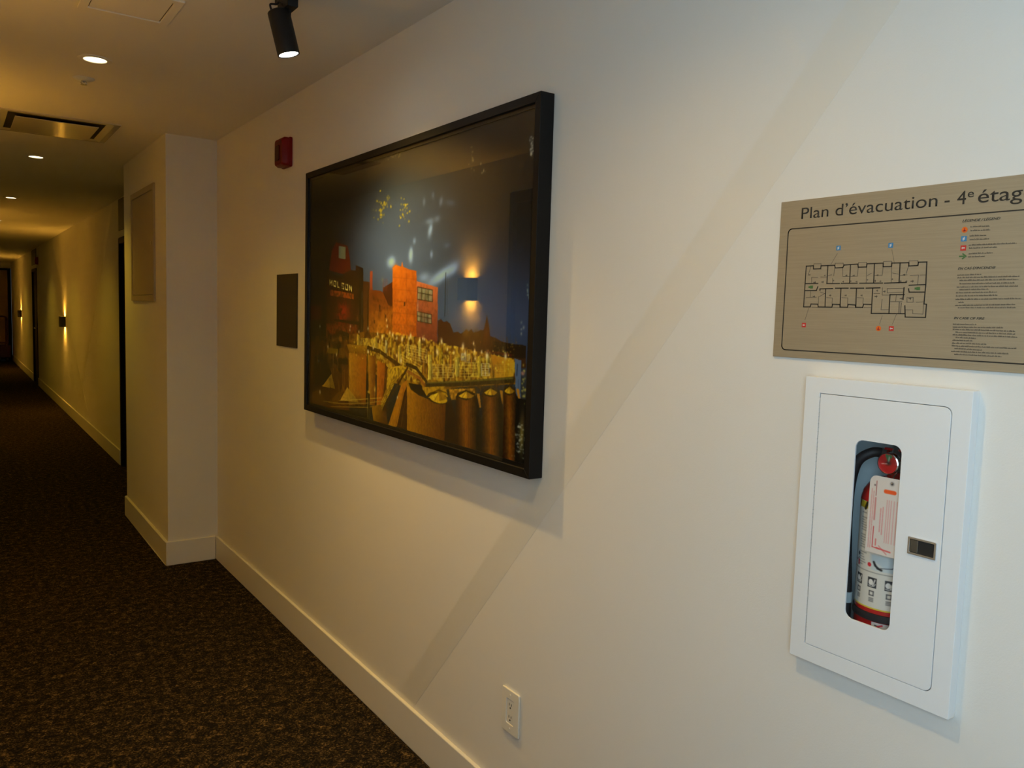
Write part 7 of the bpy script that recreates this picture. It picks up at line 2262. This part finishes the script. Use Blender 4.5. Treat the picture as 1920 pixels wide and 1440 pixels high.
def spotlight(lens, axis, label, power, size=114):
    axis = Vector(axis).normalized()
    L = Vector(lens)
    top = L - axis * 0.128
    t = thing('track_spotlight', (L.x, L.y, CEIL - 0.020), label, 'spotlight')
    bm = bmesh.new()
    lathe(bm, top, axis, [(0.024, 0), (0.030, 0.003), (0.0325, 0.006), (0.0325, 0.128), (0.0290, 0.128), (0.0270, 0.1235)], 40, cap1=False)
    bd = finish('can', bm, BLACKMETAL, t, smooth=40)
    bm = bmesh.new()
    lathe(bm, L - axis * 0.006, axis, [(0.0285, 0), (0.0270, 0.0045)], 36)
    finish('lens', bm, LENS_SPOT, t)
    bm = bmesh.new()
    # adapter that clips into the track
    box(bm, TX - 0.016, TX + 0.016, L.y - 0.045, L.y + 0.045, CEIL - 0.052, CEIL - 0.020)
    finish('track_adapter', bm, BLACKMETAL, t, bevel=0.002)
    # swivel arm, a flat stem on the wall side of the can
    side = Vector((1, 0, 0)) - axis * axis.x
    side.normalize()
    j = top + side * 0.014 + axis * 0.030
    bm = bmesh.new()
    box(bm, j.x - 0.004, j.x + 0.012, L.y - 0.012, L.y + 0.012, j.z - 0.01, CEIL - 0.040)
    finish('stem', bm, BLACKMETAL, t, bevel=0.002)
    bm = bmesh.new()
    a = top - side * 0.020
    tube(bm, spline([a + axis * 0.004, a - axis * 0.016, a + Vector((0.014, 0, 0.020)), a + Vector((0.024, 0, 0.027)), Vector((TX - 0.006, L.y - 0.01, CEIL - 0.050))], 6), 0.0032, 8)
    finish('cable', bm, RUBBER, t, smooth=50)
    lamp('spot_lamp', 'SPOT', L + axis * 0.004, power, NEUTRAL, axis, size, 1.0, 0.018, t)
    return t


spotlight((0.846, 2.42, 2.222), (0.24, -0.07, -1), 'black cylindrical track spotlight aimed down at the framed picture', P_TRACK)

# ================================================================== TROLLEY AT THE CORRIDOR END
tl = thing('service_trolley', (0.8, 23.1, 0), 'dark red trolley with a tubular handle parked at the corridor end', 'trolley')
tx0, tx1, ty0, ty1 = 0.42, 1.13, 22.85, 23.35
finish('deck', boxes((tx0, tx1 + 0.06, ty0, ty1, 0.10, 0.40)), TROLLEYRED, tl, bevel=0.01)
for y in (ty0 + 0.03, ty1 - 0.03):
    bm = bmesh.new()
    tube(bm, [(tx0 + 0.04, y, 0.38), (tx0 + 0.04, y, 1.04), (tx0 + 0.06, y, 1.075), (tx0 + 0.1, y, 1.085), (tx1 - 0.08, y, 1.085), (tx1 - 0.03, y, 1.075), (tx1 - 0.01, y, 1.04), (tx1 - 0.01, y, 0.38)], 0.018, 10)
    finish('handle_frame', bm, TROLLEYRED, tl, smooth=50)
bm = bmesh.new()
tube(bm, [(tx0 + 0.04, ty0 + 0.03, 0.46), (tx1 - 0.01, ty0 + 0.03, 0.46)], 0.015, 10)
finish('cross_bar', bm, TROLLEYRED, tl, smooth=50)
for x in (tx0 + 0.07, tx1 - 0.02):
    for y in (ty0 + 0.06, ty1 - 0.06):
        bm = bmesh.new()
        cyl(bm, (x - 0.015, y, 0.05), (x + 0.015, y, 0.05), 0.05, n=20)
        box(bm, x - 0.02, x + 0.02, y - 0.015, y + 0.015, 0.05, 0.105)
        finish('castor', bm, RUBBER, tl, smooth=40)
